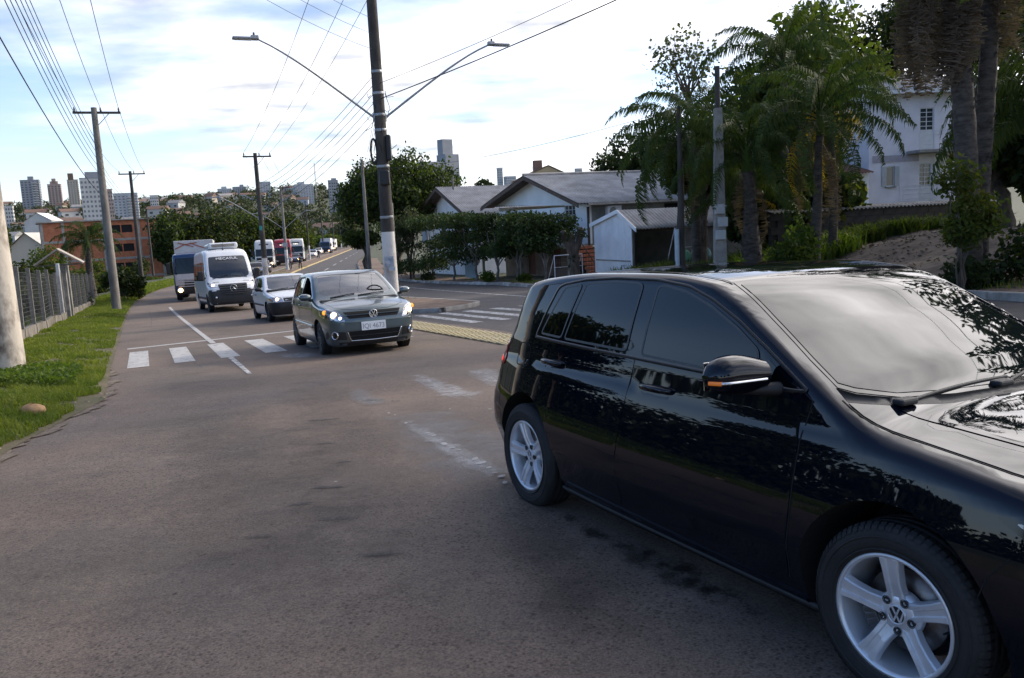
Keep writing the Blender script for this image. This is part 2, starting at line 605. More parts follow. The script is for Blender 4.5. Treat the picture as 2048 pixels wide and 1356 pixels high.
def worn_paint(name, color, cover=.5, soft=.10, scale=7., rough=.7, fade=0., dens_=1.):
 """Road paint with worn holes: where the noise is low the sheet is clear."""
 m = bpy.data.materials.new(name)
 m.use_nodes = True
 nt = m.node_tree
 N, L = nt.nodes, nt.links
 b = N['Principled BSDF']
 b.inputs['Roughness'].default_value = rough
 tc = N.new('ShaderNodeTexCoord')
 n = N.new('ShaderNodeTexNoise')
 n.inputs['Scale'].default_value = scale
 n.inputs['Detail'].default_value = 10
 n.inputs['Roughness'].default_value = .75
 L.new(tc.outputs['Object'], n.inputs['Vector'])
 r = N.new('ShaderNodeValToRGB')
 r.color_ramp.elements[0].position = cover - soft
 r.color_ramp.elements[1].position = cover + soft
 L.new(n.outputs['Fac'], r.inputs[0])
 n2 = N.new('ShaderNodeTexNoise')
 n2.inputs['Scale'].default_value = 3
 n2.inputs['Detail'].default_value = 6
 L.new(tc.outputs['Object'], n2.inputs['Vector'])
 r2 = N.new('ShaderNodeValToRGB')
 r2.color_ramp.elements[0].position, r2.color_ramp.elements[1].position = .3, .7
 r2.color_ramp.elements[0].color = (*[c * .72 for c in color], 1)
 r2.color_ramp.elements[1].color = (*color, 1)
 L.new(n2.outputs['Fac'], r2.inputs[0])
 L.new(r2.outputs[0], b.inputs['Base Color'])
 if fade:
  at_ = N.new('ShaderNodeAttribute')
  at_.attribute_name = 'fade'
  sb = N.new('ShaderNodeMath')
  sb.operation = 'MULTIPLY_ADD'
  L.new(at_.outputs['Fac'], sb.inputs[0])
  sb.inputs[1].default_value = fade
  sb.inputs[2].default_value = -fade
  ad = N.new('ShaderNodeMath')
  ad.operation = 'ADD'
  L.new(n.outputs['Fac'], ad.inputs[0])
  L.new(sb.outputs[0], ad.inputs[1])
  L.new(ad.outputs[0], r.inputs[0])
  gm = N.new('ShaderNodeMath')
  gm.operation = 'MULTIPLY'
  L.new(r.outputs[0], gm.inputs[0])
  gm.inputs[1].default_value = dens_
  L.new(gm.outputs[0], b.inputs['Alpha'])
 else:
  L.new(r.outputs[0], b.inputs['Alpha'])
 MATS[name] = m
 return m
M_ASPH = asphalt_mat('asphalt', (.102, .083, .068), (.146, .119, .099), dust=(.190, .138, .104))
M_ASPH2 = asphalt_mat('asphalt_far', (.060, .056, .055), (.082, .075, .073))
M_SOIL = mat('soil', (.10, .058, .036), .95, color2=(.21, .145, .10), vscale=1.7, bump=.7, bscale=9, detail=9)
M_GROUND = mat('ground_cover', (.028, .042, .014), .95, color2=(.070, .070, .032), vscale=.5, bump=.6, bscale=6, detail=9)
M_GRASSBASE = mat('grass_base', (.060, .062, .020), .95, color2=(.135, .105, .060), vscale=1.4, bump=.8, bscale=22, detail=9)
M_CONC = mat('concrete', (.26, .245, .22), .85, var=.30, vscale=3.5, bump=.4, bscale=30)
M_CONC_D = mat('concrete_dirty', (.22, .20, .17), .9, color2=(.40, .37, .33), vscale=2.2, bump=.5, bscale=18, detail=9)
M_KERBW = mat('kerb_whitewash', (.30, .28, .25), .85, color2=(.62, .60, .57), vscale=2.4, bump=.4, bscale=20, detail=8)
M_KERBY = mat('kerb_yellow', (.24, .18, .08), .85, color2=(.40, .31, .15), vscale=2.2, bump=.4, bscale=20)
M_PAVER = mat('paver', (.16, .145, .13), .9, color2=(.27, .25, .23), vscale=2.5, bump=.4, bscale=30)
M_LINE = worn_paint('road_paint', (.47, .455, .43), cover=.38, soft=.07, scale=9)
M_LINE_W = worn_paint('road_paint_worn', (.55, .54, .52), cover=.45, soft=.10, scale=8)
M_POWDER = worn_paint('white_residue', (.50, .50, .50), cover=.45, soft=.12, scale=8, fade=.36, dens_=.55)
M_POWDER2 = worn_paint('pale_residue', (.27, .265, .26), cover=.40, soft=.22, scale=3.2, fade=.36, dens_=.55)
M_DRIP = worn_paint('dark_drips', (.022, .019, .018), cover=.50, soft=.07, scale=6., rough=.4, fade=.3, dens_=.6)
_ss = np.concatenate([np.arange(-60, -10, 5), np.arange(-10, 70, 1.), np.arange(70, 140, 3.), np.arange(140, 330, 8.),
       np.arange(330, 900, 24.), np.arange(900, 1700, 50.), np.array([1800, 2100, 2600, 3400, 4600, 6500.])])
_tt = np.concatenate([-np.array([5000, 3200, 2100, 1500, 1100, 850, 680, 540, 430, 340, 270, 210, 165, 130, 104, 84, 68, 56, 46, 38, 31, 25, 20, 16, 13, 10.5, 8.5, 7.]),
       np.arange(-6, -.2, .35), np.arange(0, 13, 1.6), np.arange(13, 20, .35), np.arange(20, 40, 1.), np.arange(41, 80, 4.),
       np.array([84, 95, 110, 130, 155, 190, 230, 280, 340, 420, 520, 640, 800, 1000, 1300, 1700, 2300, 3200, 5000.])])
S_, T_ = np.meshgrid(_ss, _tt, indexing='ij')
X_, Y_ = xy(S_, T_)
Z_ = ground_z(X_, Y_)
onroad = (T_ > left_edge(S_) - .05) & (T_ < kerb_t(S_) + .02) & (S_ < 420)
Z_ = Z_ - np.where(onroad, .07, .004)
nS, nT = S_.shape
V_ = np.stack([X_, Y_, Z_], -1).reshape(-1, 3)
ii = np.arange(nS - 1)[:, None] * nT + np.arange(nT - 1)[None, :]
F_ = np.stack([ii, ii + 1, ii + nT + 1, ii + nT], -1).reshape(-1, 4)
ground = fast_mesh('ground', V_, F_, M_GROUND, smooth=True)
ground['kind'] = 'structure'
S_NEAR = np.concatenate([np.arange(-60, -4, 4.), np.arange(-4, 70, .5), np.arange(70, 420, 3.)])
def edge_wob(a, f=1.):
 return lambda s: a * (np.sin(s * 1.7 * f) + .6 * np.sin(s * 4.3 * f + 1) + .5 * np.sin(s * 9.1 * f + 2) + .3 * np.sin(s * 17 * f))
road = ribbon_sheet('road', S_NEAR, lambda s: left_edge(s) - .04, 6.6, .0, M_ASPH, nt=3, edge=edge_wob(.06))
road2 = ribbon_sheet('road', S_NEAR, 6.6, lambda s: kerb_t(s) - .0, .0, M_ASPH2, nt=3)
side_street = fast_mesh('side_street', [(*map(float, xy(-14, -2.2)), .006), (*map(float, xy(-14, 13)), .006), (*map(float, xy(-4, 13)), .006), (*map(float, xy(-4, -2.2)), .006)], [(0, 1, 2, 3)], M_ASPH2)
side_street['kind'] = 'structure'
def mark(name, pts, m, dz=.006, parent=None, sub=1.0):
 """painted marking: quad strip along (s, t) corner list, densified along s"""
 (s0, t0), (s1, t1), (s2, t2), (s3, t3) = pts
 L = max(abs(s1 - s0), abs(s2 - s3), .1)
 n = max(1, int(L / sub))
 vs, fs = [], []
 for i in range(n + 1):
  k = i / n
  for (s, t) in ((s0 + (s1 - s0) * k, t0 + (t1 - t0) * k), (s3 + (s2 - s3) * k, t3 + (t2 - t3) * k)):
   x, y = xy(s, t)
   vs.append((float(x), float(y), float(base_z(s)) + dz))
 for i in range(n):
  fs.append((2 * i, 2 * i + 1, 2 * i + 3, 2 * i + 2))
 o = fast_mesh(name, vs, fs, m, parent)
 if parent is None:
  o['kind'] = 'structure'
 return o
for i, (ta, tb) in enumerate(((-.31, .05), (.47, .82), (1.26, 1.60), (2.06, 2.46), (2.94, 3.30), (3.80, 4.16), (4.66, 5.0))):
 sk = .06 * i
 mark('crossing_stripe', ((16.05 + sk, ta), (19.7 + sk, ta + .02), (19.7 + sk, tb + .02), (16.05 + sk, tb)), M_LINE, parent=road)
for ta, tb in ((7.0, 7.30), (7.72, 8.02), (8.45, 8.80), (9.3, 9.65), (10.2, 10.55), (11.1, 11.45), (12.0, 12.35), (12.9, 13.25)):
 mark('crossing_stripe', ((18.3, ta), (22.9, ta), (22.9, tb), (18.3, tb)), M_LINE_W, dz=.006, parent=road2)
mark('stop_line', ((20.62, -.35), (21.75, 5.4), (21.98, 5.4), (20.92, -.35)), M_LINE, parent=road)
mark('centre_line', ((20.0, 1.36), (47.9, 1.28), (47.9, 1.40), (20.0, 1.48)), M_LINE, dz=.010, parent=road)
mark('centre_line', ((13.0, 1.37), (16.1, 1.37), (16.1, 1.47), (13.0, 1.43)), M_LINE_W, dz=.010, parent=road)
mark('edge_line', ((5, 10.6), (60, 15.6), (60, 15.72), (5, 10.72)), M_LINE_W, parent=road2)
for k in range(9):
 s0 = 62 + k * 16
 mark('lane_line', ((s0, 12.6), (s0 + 7, 12.6), (s0 + 7, 12.78), (s0, 12.78)), M_LINE_W, parent=road2)
def stain(name, pix, width, m, dz=.008, parent=None):
 """soft-edged stain along a polyline of ground points (s, t, half width)"""
 Q = []
 for (p, q) in zip(pix[:-1], pix[1:]):
  for k in range(6):
   Q.append([a + (b - a) * k / 6 for a, b in zip(p, q)])
 Q.append(list(pix[-1]))
 Q = np.array(Q)
 d = np.gradient(Q[:, :2], axis=0)
 d /= np.linalg.norm(d, axis=1, keepdims=True)
 vs, fs, fd = [], [], []
 C = 7
 for i, p in enumerate(Q):
  e = min(1, 4 * i / len(Q), 4 * (len(Q) - 1 - i) / len(Q))
  for j in range(C):
   k = -1 + 2 * j / (C - 1)
   w = p[2] * 1.5 * k
   s, t = p[0] - d[i, 1] * w, p[1] + d[i, 0] * w
   x, y = xy(s, t)
   vs.append((float(x), float(y), float(base_z(s)) + dz))
   fd.append((1 - k * k) * e)
 for i in range(len(Q) - 1):
  for j in range(C - 1):
   fs.append((i * C + j, i * C + j + 1, (i + 1) * C + j + 1, (i + 1) * C + j))
 o = fast_mesh(name, vs, fs, m, parent)
 at_ = o.data.attributes.new('fade', 'FLOAT', 'POINT')
 at_.data.foreach_set('value', np.array(fd, dtype=np.float32))
 return o
def stp(u, v, Y=None):
 """road coordinates of the ground point under a photo pixel"""
 d = ray(u, v)
 lo, hi = .5, 400.
 for _ in range(60):
  mid = (lo + hi) / 2
  s = D2[0] * d.x * mid + D2[1] * d.y * mid
  if EYE + d.z * mid > float(base_z(s)):
   lo = mid
  else:
   hi = mid
 s, t = st(d.x * lo, d.y * lo)
 return float(s), float(t)
def pixline(pts):
 out = []
 for p in pts:
  s, t = stp(p[0], p[1])
  out.append((s, t, p[2]))
 return out
stain('white_residue', pixline([(812, 742, .10), (850, 760, .16), (895, 780, .2), (930, 792, .22), (965, 806, .12)]), .2, M_POWDER, parent=road)
stain('white_residue', pixline([(940, 735, .16), (965, 745, .2), (990, 760, .22), (1010, 780, .2)]), .2, M_POWDER, parent=road)
stain('white_residue', pixline([(708, 775, .08), (722, 795, .10), (742, 805, .12), (762, 812, .08)]), .1, M_POWDER2, parent=road)
stain('white_residue', pixline([(775, 825, .08), (830, 855, .08), (880, 885, .09), (930, 915, .10), (985, 945, .12), (1040, 985, .1)]), .1, M_POWDER, parent=road)
stain('pale_residue', pixline([(815, 815, .25), (870, 850, .30), (930, 890, .36), (980, 930, .36), (1030, 985, .28)]), .3, M_POWDER2, dz=.006, parent=road)
_pd = MB().lathe([(0, 0), (.03, 0)], M_POWDER, 9).mesh('paint_spot')
_pm2 = mat('paint_spot', (.36, .355, .345), .8, var=.2, vscale=20)
_pd.materials.clear()
_pd.materials.append(_pm2)
for (u, v, r) in ((778, 828, .8), (790, 832, .6), (812, 848, .9), (855, 868, 1.1), (868, 873, .9), (888, 890, 1.6), (905, 898, .9), (918, 902, .8), (950, 920, 1.4), (962, 928, 1.8), (978, 938, 1.), (990, 948, .9), (1003, 955, 1.3), (1010, 968, 1.1), (672, 966, .5), (900, 820, .6), (980, 820, .8), (770, 780, .5)):
 s_, t_ = stp(u, v)
 x_, y_ = xy(s_, t_)
 o = link('paint_spot', _pd, road)
 o.location = (float(x_), float(y_), float(base_z(s_)) + .012)
 o.rotation_euler = (math.atan(-.0465 * .92) if s_ > 6 else 0, 0, u)
 o.scale = (r * .9, r * .55, 1)
for pts_ in ([(366, 712), (385, 725), (402, 733), (418, 748)], [(228, 640), (232, 665), (226, 690)], [(700, 810), (740, 806), (790, 812)], [(300, 668), (304, 640), (298, 612)]):
 stain('crack', pixline([(a, b, .022) for a, b in pts_]), .02, M_DRIP, parent=road)
stain('white_residue', pixline([(560, 706, .2), (600, 712, .3), (640, 716, .2)]), .2, M_POWDER, parent=road)
stain('dark_drips', pixline([(1040, 985, .04), (1150, 1040, .06), (1260, 1110, .09), (1360, 1160, .12), (1480, 1215, .10), (1600, 1290, .08)]), .1, M_DRIP, parent=road)
stain('dark_drips', pixline([(1220, 1060, .05), (1330, 1120, .08), (1450, 1190, .08), (1560, 1260, .05)]), .1, M_DRIP, dz=.010, parent=road)
M_TYREMARK = worn_paint('tyre_streak', (.035, .031, .029), cover=.45, soft=.2, scale=2.2, fade=.4, dens_=.28)
M_SCRAPE = worn_paint('scrape', (.030, .027, .025), cover=.44, soft=.12, scale=7., fade=.35, dens_=.7)
for pl in ([(1130, 1040, .25), (1180, 1180, .22), (1230, 1356, .2)], [(1010, 960, .1), (1090, 1120, .2), (1160, 1300, .2)], [(430, 790, .5), (520, 960, .55), (560, 1356, .5)], [(600, 740, .4), (690, 900, .4), (820, 1200, .4)]):
 stain('tyre_streak', pixline(pl), .2, M_TYREMARK, dz=.005, parent=road)
for x0, x1, y_ in ((600, 700, 840), (620, 690, 888), (660, 720, 925), (600, 730, 975), (560, 640, 1010), (610, 740, 1040), (460, 560, 1075), (700, 830, 1110)):
 stain('scrape', pixline([(x0, y_ + 3, .02), ((x0 + x1) / 2, y_, .035), (x1, y_ - 3, .02)]), .02, M_SCRAPE, dz=.007, parent=road)
stain('dark_drips', pixline([(690, 806, .05), (760, 800, .07), (830, 808, .05)]), .06, M_DRIP, parent=road)
def med_l(s):
 return 6.5 + 1.5 * np.clip(1 - (s - 23.4) / 2.2, 0, 1) ** 2 + .0 * s
def med_r(s):
 return np.interp(s, [0, 60, 90, 400], [10.0, 10.0, 9.4, 9.0]) - 1.9 * np.clip(1 - (s - 23.4) / 2.2, 0, 1) ** 2
S_MED = np.concatenate([np.arange(23.4, 27, .2), np.arange(27, 70, 1.), np.arange(70, 330, 3.)])
median = ribbon_sheet('median_strip', S_MED, lambda s: med_l(s) + .14, lambda s: med_r(s) - .14, .125, M_SOIL, nt=6)
kerb_l = slab_ribbon('median_kerb', S_MED, lambda s: med_l(s), lambda s: med_l(s) + .15, -.02, .13, M_CONC_D)
kerb_r = slab_ribbon('median_kerb', S_MED[S_MED < 46], lambda s: med_r(s) - .15, lambda s: med_r(s), -.02, .13, M_CONC_D)
kerb_ry = slab_ribbon('median_kerb', S_MED[S_MED >= 45.9], lambda s: med_r(s) - .18, lambda s: med_r(s), -.02, .15, M_KERBY)
tact = thing('tactile_strip', 'yellowish strip of tactile paving tiles at the pedestrian crossing', 'tactile paving', tuple(P3(13, 6.0)))
M_TACT = mat('tactile_tile', (.40, .32, .16), .9, color2=(.56, .47, .29), vscale=3, bump=.3, bscale=40)
_tb = MB()
_a = .37
_tb.box((0, 0, .012), (_a, _a, .024), M_TACT, bev=.004)
for i in range(4):
 for j in range(4):
  _tb.lathe([(.030, .0), (.026, .009), (.012, .012), (.0, .012)], M_TACT, 6, 'Z', ((i - 1.5) * .088, (j - 1.5) * .088, .024))
_tm = _tb.mesh('tile')
_i0 = tact.location.copy()
_rt = Matrix.Rotation(ROAD_ANG, 4, 'Z')
for i in range(21):
 for j in range(2):
  p = P3(13.2 + i * .385, 5.72 + j * .385)
  p.z = float(base_z(13.2 + i * .385))
  o = link('tile', _tm, tact)
  o.location = p - _i0 + Vector((0, 0, .004))
  o.rotation_euler = (rnd.uniform(-.008, .008), rnd.uniform(-.008, .008), ROAD_ANG + rnd.uniform(-.015, .015))
rk = bpy.data.objects.new('right_kerb', None)
col.objects.link(rk)
rk['kind'] = 'structure'
_kb = MB().box((0, 0, 0), (1.0, .16, .26), M_KERBW, bev=.02).mesh('kerb_stone')
_kb2 = MB().box((0, 0, 0), (1.0, .16, .26), M_CONC_D, bev=.02).mesh('kerb_stone')
s = -8.
while s < 110:
 if not (23 < s < 24.5):
  p = P3(s + .5, float(kerb_t(s + .5)) + .08)
  p2 = P3(s + 1.0, float(kerb_t(s + 1.0)) + .08)
  p0 = P3(s, float(kerb_t(s)) + .08)
  o = link('kerb_stone', _kb if rnd.random() < .45 else _kb2, rk)
  o.location = Vector((p.x, p.y, float(base_z(s + .5)) + .02 + rnd.uniform(-.03, .02)))
  o.rotation_euler = (rnd.uniform(-.04, .04), rnd.uniform(-.02, .02) + .0465, math.atan2((p2 - p0).y, (p2 - p0).x))
 s += 1.02
side_soil = ribbon_sheet('footway', np.concatenate([np.arange(-20, 60, .5), np.arange(60, 130, 3)]), lambda s: kerb_t(s) + .14, lambda s: kerb_t(s) + 3.0, .02, M_SOIL, nt=10, flat=False)
bank_soil = ribbon_sheet('bank', np.arange(-16, 34, .5), lambda s: kerb_t(s) + 2.9, lambda s: kerb_t(s) + 11.5, .025,
       mat('bank_soil', (.042, .031, .024), .95, color2=(.125, .096, .077), vscale=2.6, bump=1.0, bscale=7, detail=10), nt=18, flat=False)
garden = ribbon_sheet('garden_ground', np.arange(33, 60, 1.), lambda s: kerb_t(s) + 2.9, lambda s: kerb_t(s) + 16, .02, M_GROUND, nt=10, flat=False)
verge = ribbon_sheet('verge', np.concatenate([np.arange(-20, 70, .4), np.arange(70, 150, 3)]),
      lambda s: -3.3, lambda s: left_edge(s) + .03, .015, M_GRASSBASE, nt=9, flat=False)
verge_edge = ribbon_sheet('verge_edge', np.arange(2, 16, .12),
        lambda s: left_edge(s) - .42 + edge_wob(.10, 1.9)(s),
        lambda s: left_edge(s) + .10 + edge_wob(.07, 2.7)(s), .010,
        mat('verge_dirt', (.075, .058, .042), .95, color2=(.20, .155, .115), vscale=6, bump=1., bscale=30, detail=10), nt=6, flat=False)
# ------------------------------------------------------------------ vehicle bodies: one smooth implicit surface per car
class Curve1:
 """monotone cubic through points, vectorised"""
 def __init__(s, pts):
  s.x = np.array([p[0] for p in pts], float)
  s.y = np.array([p[1] for p in pts], float)
  h = np.diff(s.x)
  d = np.diff(s.y) / h
  m = np.zeros(len(s.x))
  m[0], m[-1] = d[0], d[-1]
  for i in range(1, len(d)):
   if d[i - 1] * d[i] > 0:
    w1, w2 = 2 * h[i] + h[i - 1], h[i] + 2 * h[i - 1]
    m[i] = (w1 + w2) / (w1 / d[i - 1] + w2 / d[i])
  s.m, s.h = m, h
 def __call__(s, q):
  q = np.clip(np.asarray(q, float), s.x[0], s.x[-1])
  i = np.clip(np.searchsorted(s.x, q) - 1, 0, len(s.h) - 1)
  t = (q - s.x[i]) / s.h[i]
  t2, t3 = t * t, t * t * t
  return (s.y[i] * (2 * t3 - 3 * t2 + 1) + s.m[i] * s.h[i] * (t3 - 2 * t2 + t) + s.y[i + 1] * (3 * t2 - 2 * t3) + s.m[i + 1] * s.h[i] * (t3 - t2))
def smax(a, b, r):
 h = np.clip(.5 + .5 * (a - b) / r, 0, 1)
 return b + (a - b) * h + r * h * (1 - h)
class Body:
 """car coordinates: x back from the nose, y to the car's right, z up"""
 def __init__(s, top, crown, half, plan, rear, front, cf=.10, cr=.06, zmin=.17, rt=.09, re=.22, extra=None):
  s.top, s.crown, s.half, s.plan = Curve1(top), Curve1(crown), Curve1(half), Curve1(plan)
  s.rear, s.front = Curve1(rear), Curve1(front)
  s.cf, s.cr, s.zmin, s.rt, s.re, s.extra = cf, cr, zmin, rt, re, extra
  s.dtop = lambda x: (s.top(x + .01) - s.top(x - .01)) / .02
 def F(s, x, y, z):
  ay = np.abs(y)
  dt = s.dtop(x)
  ft = (z - s.top(x) + s.crown(x) * ay ** 2) / np.sqrt(1 + dt * dt)
  fs = (ay - s.half(z) + s.plan(x)) / 1.03
  fr = x - s.rear(z) + s.cr * ay ** 2
  ff = s.front(z) + s.cf * ay ** 2 - x
  f = smax(ft, fs, s.rt(x) if callable(s.rt) else s.rt)
  f = smax(f, fr, s.re)
  f = smax(f, ff, s.re)
  f = smax(f, s.zmin - z, .05)
  if s.extra:
   f = s.extra(f, x, y, z)
  return f
 def grad(s, p, e=.004):
  x, y, z = p[:, 0], p[:, 1], p[:, 2]
  g = np.stack([s.F(x + e, y, z) - s.F(x - e, y, z), s.F(x, y + e, z) - s.F(x, y - e, z), s.F(x, y, z + e) - s.F(x, y, z - e)], -1)
  return g / (np.linalg.norm(g, axis=1, keepdims=True) + 1e-12)
 def solve(s, a, b, proj, sign=1):
  """surface point for 2D coordinates of a projection"""
  a, b = np.asarray(a, float), np.asarray(b, float)
  if proj == 'side':      # (x, z) -> y
   f = lambda k: s.F(a, k, b)
   lo, hi = np.zeros_like(a), np.full_like(a, 1.6)
  elif proj == 'top':     # (x, y) -> z
   f = lambda k: s.F(a, b, k)
   lo, hi = np.full_like(a, s.zmin + .2), np.full_like(a, 5.0)
  elif proj == 'front':   # (y, z) -> x  (x grows backwards)
   f = lambda k: s.F(1.35 - k, a, b)
   lo, hi = np.zeros_like(a), np.full_like(a, 2.2)
  else:                   # rear (y, z)
   x0 = float(s.rear.y.max()) - 1.3
   f = lambda k: s.F(x0 + k, a, b)
   lo, hi = np.zeros_like(a), np.full_like(a, 2.0)
  for _ in range(44):
   mid = (lo + hi) / 2
   ins = f(mid) < 0
   lo = np.where(ins, mid, lo)
   hi = np.where(ins, hi, mid)
  if proj == 'side':
   return np.stack([a, lo * sign, b], -1)
  if proj == 'top':
   return np.stack([a, b, lo], -1)
  if proj == 'front':
   return np.stack([1.35 - lo, a, b], -1)
  return np.stack([x0 + lo, a, b], -1)
def dens(poly, step):
 out = []
 n = len(poly)
 for i in range(n):
  a, b = np.array(poly[i][:2], float), np.array(poly[(i + 1) % n][:2], float)
  k = max(1, int(np.linalg.norm(b - a) / step))
  for j in range(k):
   out.append(a + (b - a) * j / k)
 return np.array(out)
def rounded(poly, r=.03, n=3):
 """round the corners of a 2D polygon"""
 out = []
 L = len(poly)
 for i in range(L):
  p0, p, p1 = (np.array(poly[(i + k) % L][:2], float) for k in (-1, 0, 1))
  rr = poly[i][2] if len(poly[i]) > 2 else r
  a, b = p0 - p, p1 - p
  la, lb = np.linalg.norm(a), np.linalg.norm(b)
  k = min(rr, la * .45, lb * .45)
  if k < 1e-4:
   out.append(tuple(p))
   continue
  A, B = p + a / la * k, p + b / lb * k
  for j in range(n + 1):
   t = j / n
   out.append(tuple((1 - t) ** 2 * A + 2 * t * (1 - t) * p + t * t * B))
 return out
def inside(poly, pts):
 x, y = pts[:, 0], pts[:, 1]
 c = np.zeros(len(pts), bool)
 n = len(poly)
 j = n - 1
 for i in range(n):
  xi, yi = poly[i]
  xj, yj = poly[j]
  if yi != yj:
   c ^= ((yi > y) != (yj > y)) & (x < (xj - xi) * (y - yi) / (yj - yi) + xi)
  j = i
 return c
def arc(cx, cz, r, a0, a1, n=14):
 return [(cx + r * math.cos(R_(a0 + (a1 - a0) * i / n)), cz + r * math.sin(R_(a0 + (a1 - a0) * i / n))) for i in range(n + 1)]
def set_normals(me, nrm_loop):
 me.normals_split_custom_set([tuple(v) for v in nrm_loop])
def panel(body, poly, proj, off, name, m, parent, step=.05, fold=.012, sign=1, mapf=None):
 """A sheet of the body surface inside a 2D outline, proud by off, its rim folded in. Smooth true normals."""
 B = dens(poly, step)
 nb = len(B)
 lo, hi = B.min(0), B.max(0)
 gx, gy = np.arange(lo[0], hi[0], step), np.arange(lo[1], hi[1], step)
 G = np.stack(np.meshgrid(gx, gy, indexing='ij'), -1).reshape(-1, 2) + step * .37
 if len(G):
  G = G[inside(B, G)]
 if len(G):
  d = np.min(np.linalg.norm(G[:, None, :] - B[None], axis=2), axis=1)
  G = G[d > step * .45]
 pts = np.concatenate([B, G]) if len(G) else B
 res = delaunay_2d_cdt([Vector(p) for p in pts], [], [list(range(nb))], 1, 1e-6)
 v2, _, tri = res[0], res[1], res[2]
 orig = res[3]
 v2 = np.array([tuple(v) for v in v2])
 V = body.solve(v2[:, 0], v2[:, 1], proj, sign)
 Nn = body.grad(V)
 top = V + Nn * off
 where = {}
 for k, o in enumerate(orig):
  for q in o:
   if q < nb:
    where[q] = k
 ring = [where[i] for i in range(nb) if i in where]
 low = V[ring] + Nn[ring] * (off - fold)
 vs = np.concatenate([top, low])
 faces = []
 nl = []
 for t in tri:
  a, b, c = (vs[k] for k in t)
  fn = np.cross(b - a, c - a)
  t = list(t)
  if np.dot(fn, Nn[t[0]]) < 0:
   t = t[::-1]
  faces.append(t)
  nl += [Nn[k] for k in t]
 if fold:
  n0 = len(top)
  L = len(ring)
  cen = top.mean(0)
  for i in range(L):
   a, b = ring[i], ring[(i + 1) % L]
   q = [a, b, n0 + (i + 1) % L, n0 + i]
   fn = np.cross(vs[q[1]] - vs[q[0]], vs[q[3]] - vs[q[0]])
   ln = np.linalg.norm(fn)
   if ln < 1e-12:
    continue
   fn = fn / ln
   if np.dot(fn, (vs[a] + vs[b]) / 2 - cen) < 0:
    q = q[::-1]
    fn = -fn
   faces.append(q)
   nl += [fn] * 4
 me = bpy.data.meshes.new(name)
 me.from_pydata([tuple(v) for v in vs], [], faces)
 me.materials.append(m)
 me.polygons.foreach_set('use_smooth', [True] * len(me.polygons))
 me.update()
 if len(nl) == len(me.loops):
  set_normals(me, nl)
 return link(name, me, parent)
def strip(body, line, proj, width, off, name, m, parent, sign=1, step=.03, closed=False, mb=None, thick=0.):
 """A thin band along a 2D line on the body surface (seams, mouldings, seals)."""
 P = [np.array(p[:2], float) for p in line]
 if closed:
  P = P + [P[0]]
 Q = []
 for a, b in zip(P[:-1], P[1:]):
  k = max(1, int(np.linalg.norm(b - a) / step))
  Q += [a + (b - a) * j / k for j in range(k)]
 Q.append(P[-1])
 Q = np.array(Q)
 T = np.gradient(Q, axis=0)
 T /= (np.linalg.norm(T, axis=1, keepdims=True) + 1e-9)
 Nn = np.stack([-T[:, 1], T[:, 0]], -1)
 rows = []
 for k in (-.5, .5):
  q = Q + Nn * width * k
  V = body.solve(q[:, 0], q[:, 1], proj, sign)
  G = body.grad(V)
  rows.append((V, G))
 n = len(Q)
 vs = np.concatenate([rows[0][0] + rows[0][1] * off, rows[1][0] + rows[1][1] * off])
 faces = [(i, i + 1, n + i + 1, n + i) for i in range(n - 1)]
 if thick:
  vs = np.concatenate([vs, rows[0][0] + rows[0][1] * (off - thick), rows[1][0] + rows[1][1] * (off - thick)])
  faces += [(2 * n + i, 2 * n + i + 1, i + 1, i) for i in range(n - 1)]
  faces += [(n + i, n + i + 1, 3 * n + i + 1, 3 * n + i) for i in range(n - 1)]
  faces += [(0, n, 3 * n, 2 * n), (n - 1, 2 * n - 1, 4 * n - 1, 3 * n - 1)]
 a, b, c = vs[faces[0][0]], vs[faces[0][1]], vs[faces[0][3]]
 if np.dot(np.cross(b - a, c - a), rows[0][1][0]) < 0:
  faces = [f[::-1] for f in faces]
 if mb is not None:
  mb.add(vs, faces, m, True)
  return None
 me = bpy.data.meshes.new(name)
 me.from_pydata([tuple(v) for v in vs], [], faces)
 me.materials.append(m)
 me.polygons.foreach_set('use_smooth', [True] * len(me.polygons))
 me.update()
 return link(name, me, parent)
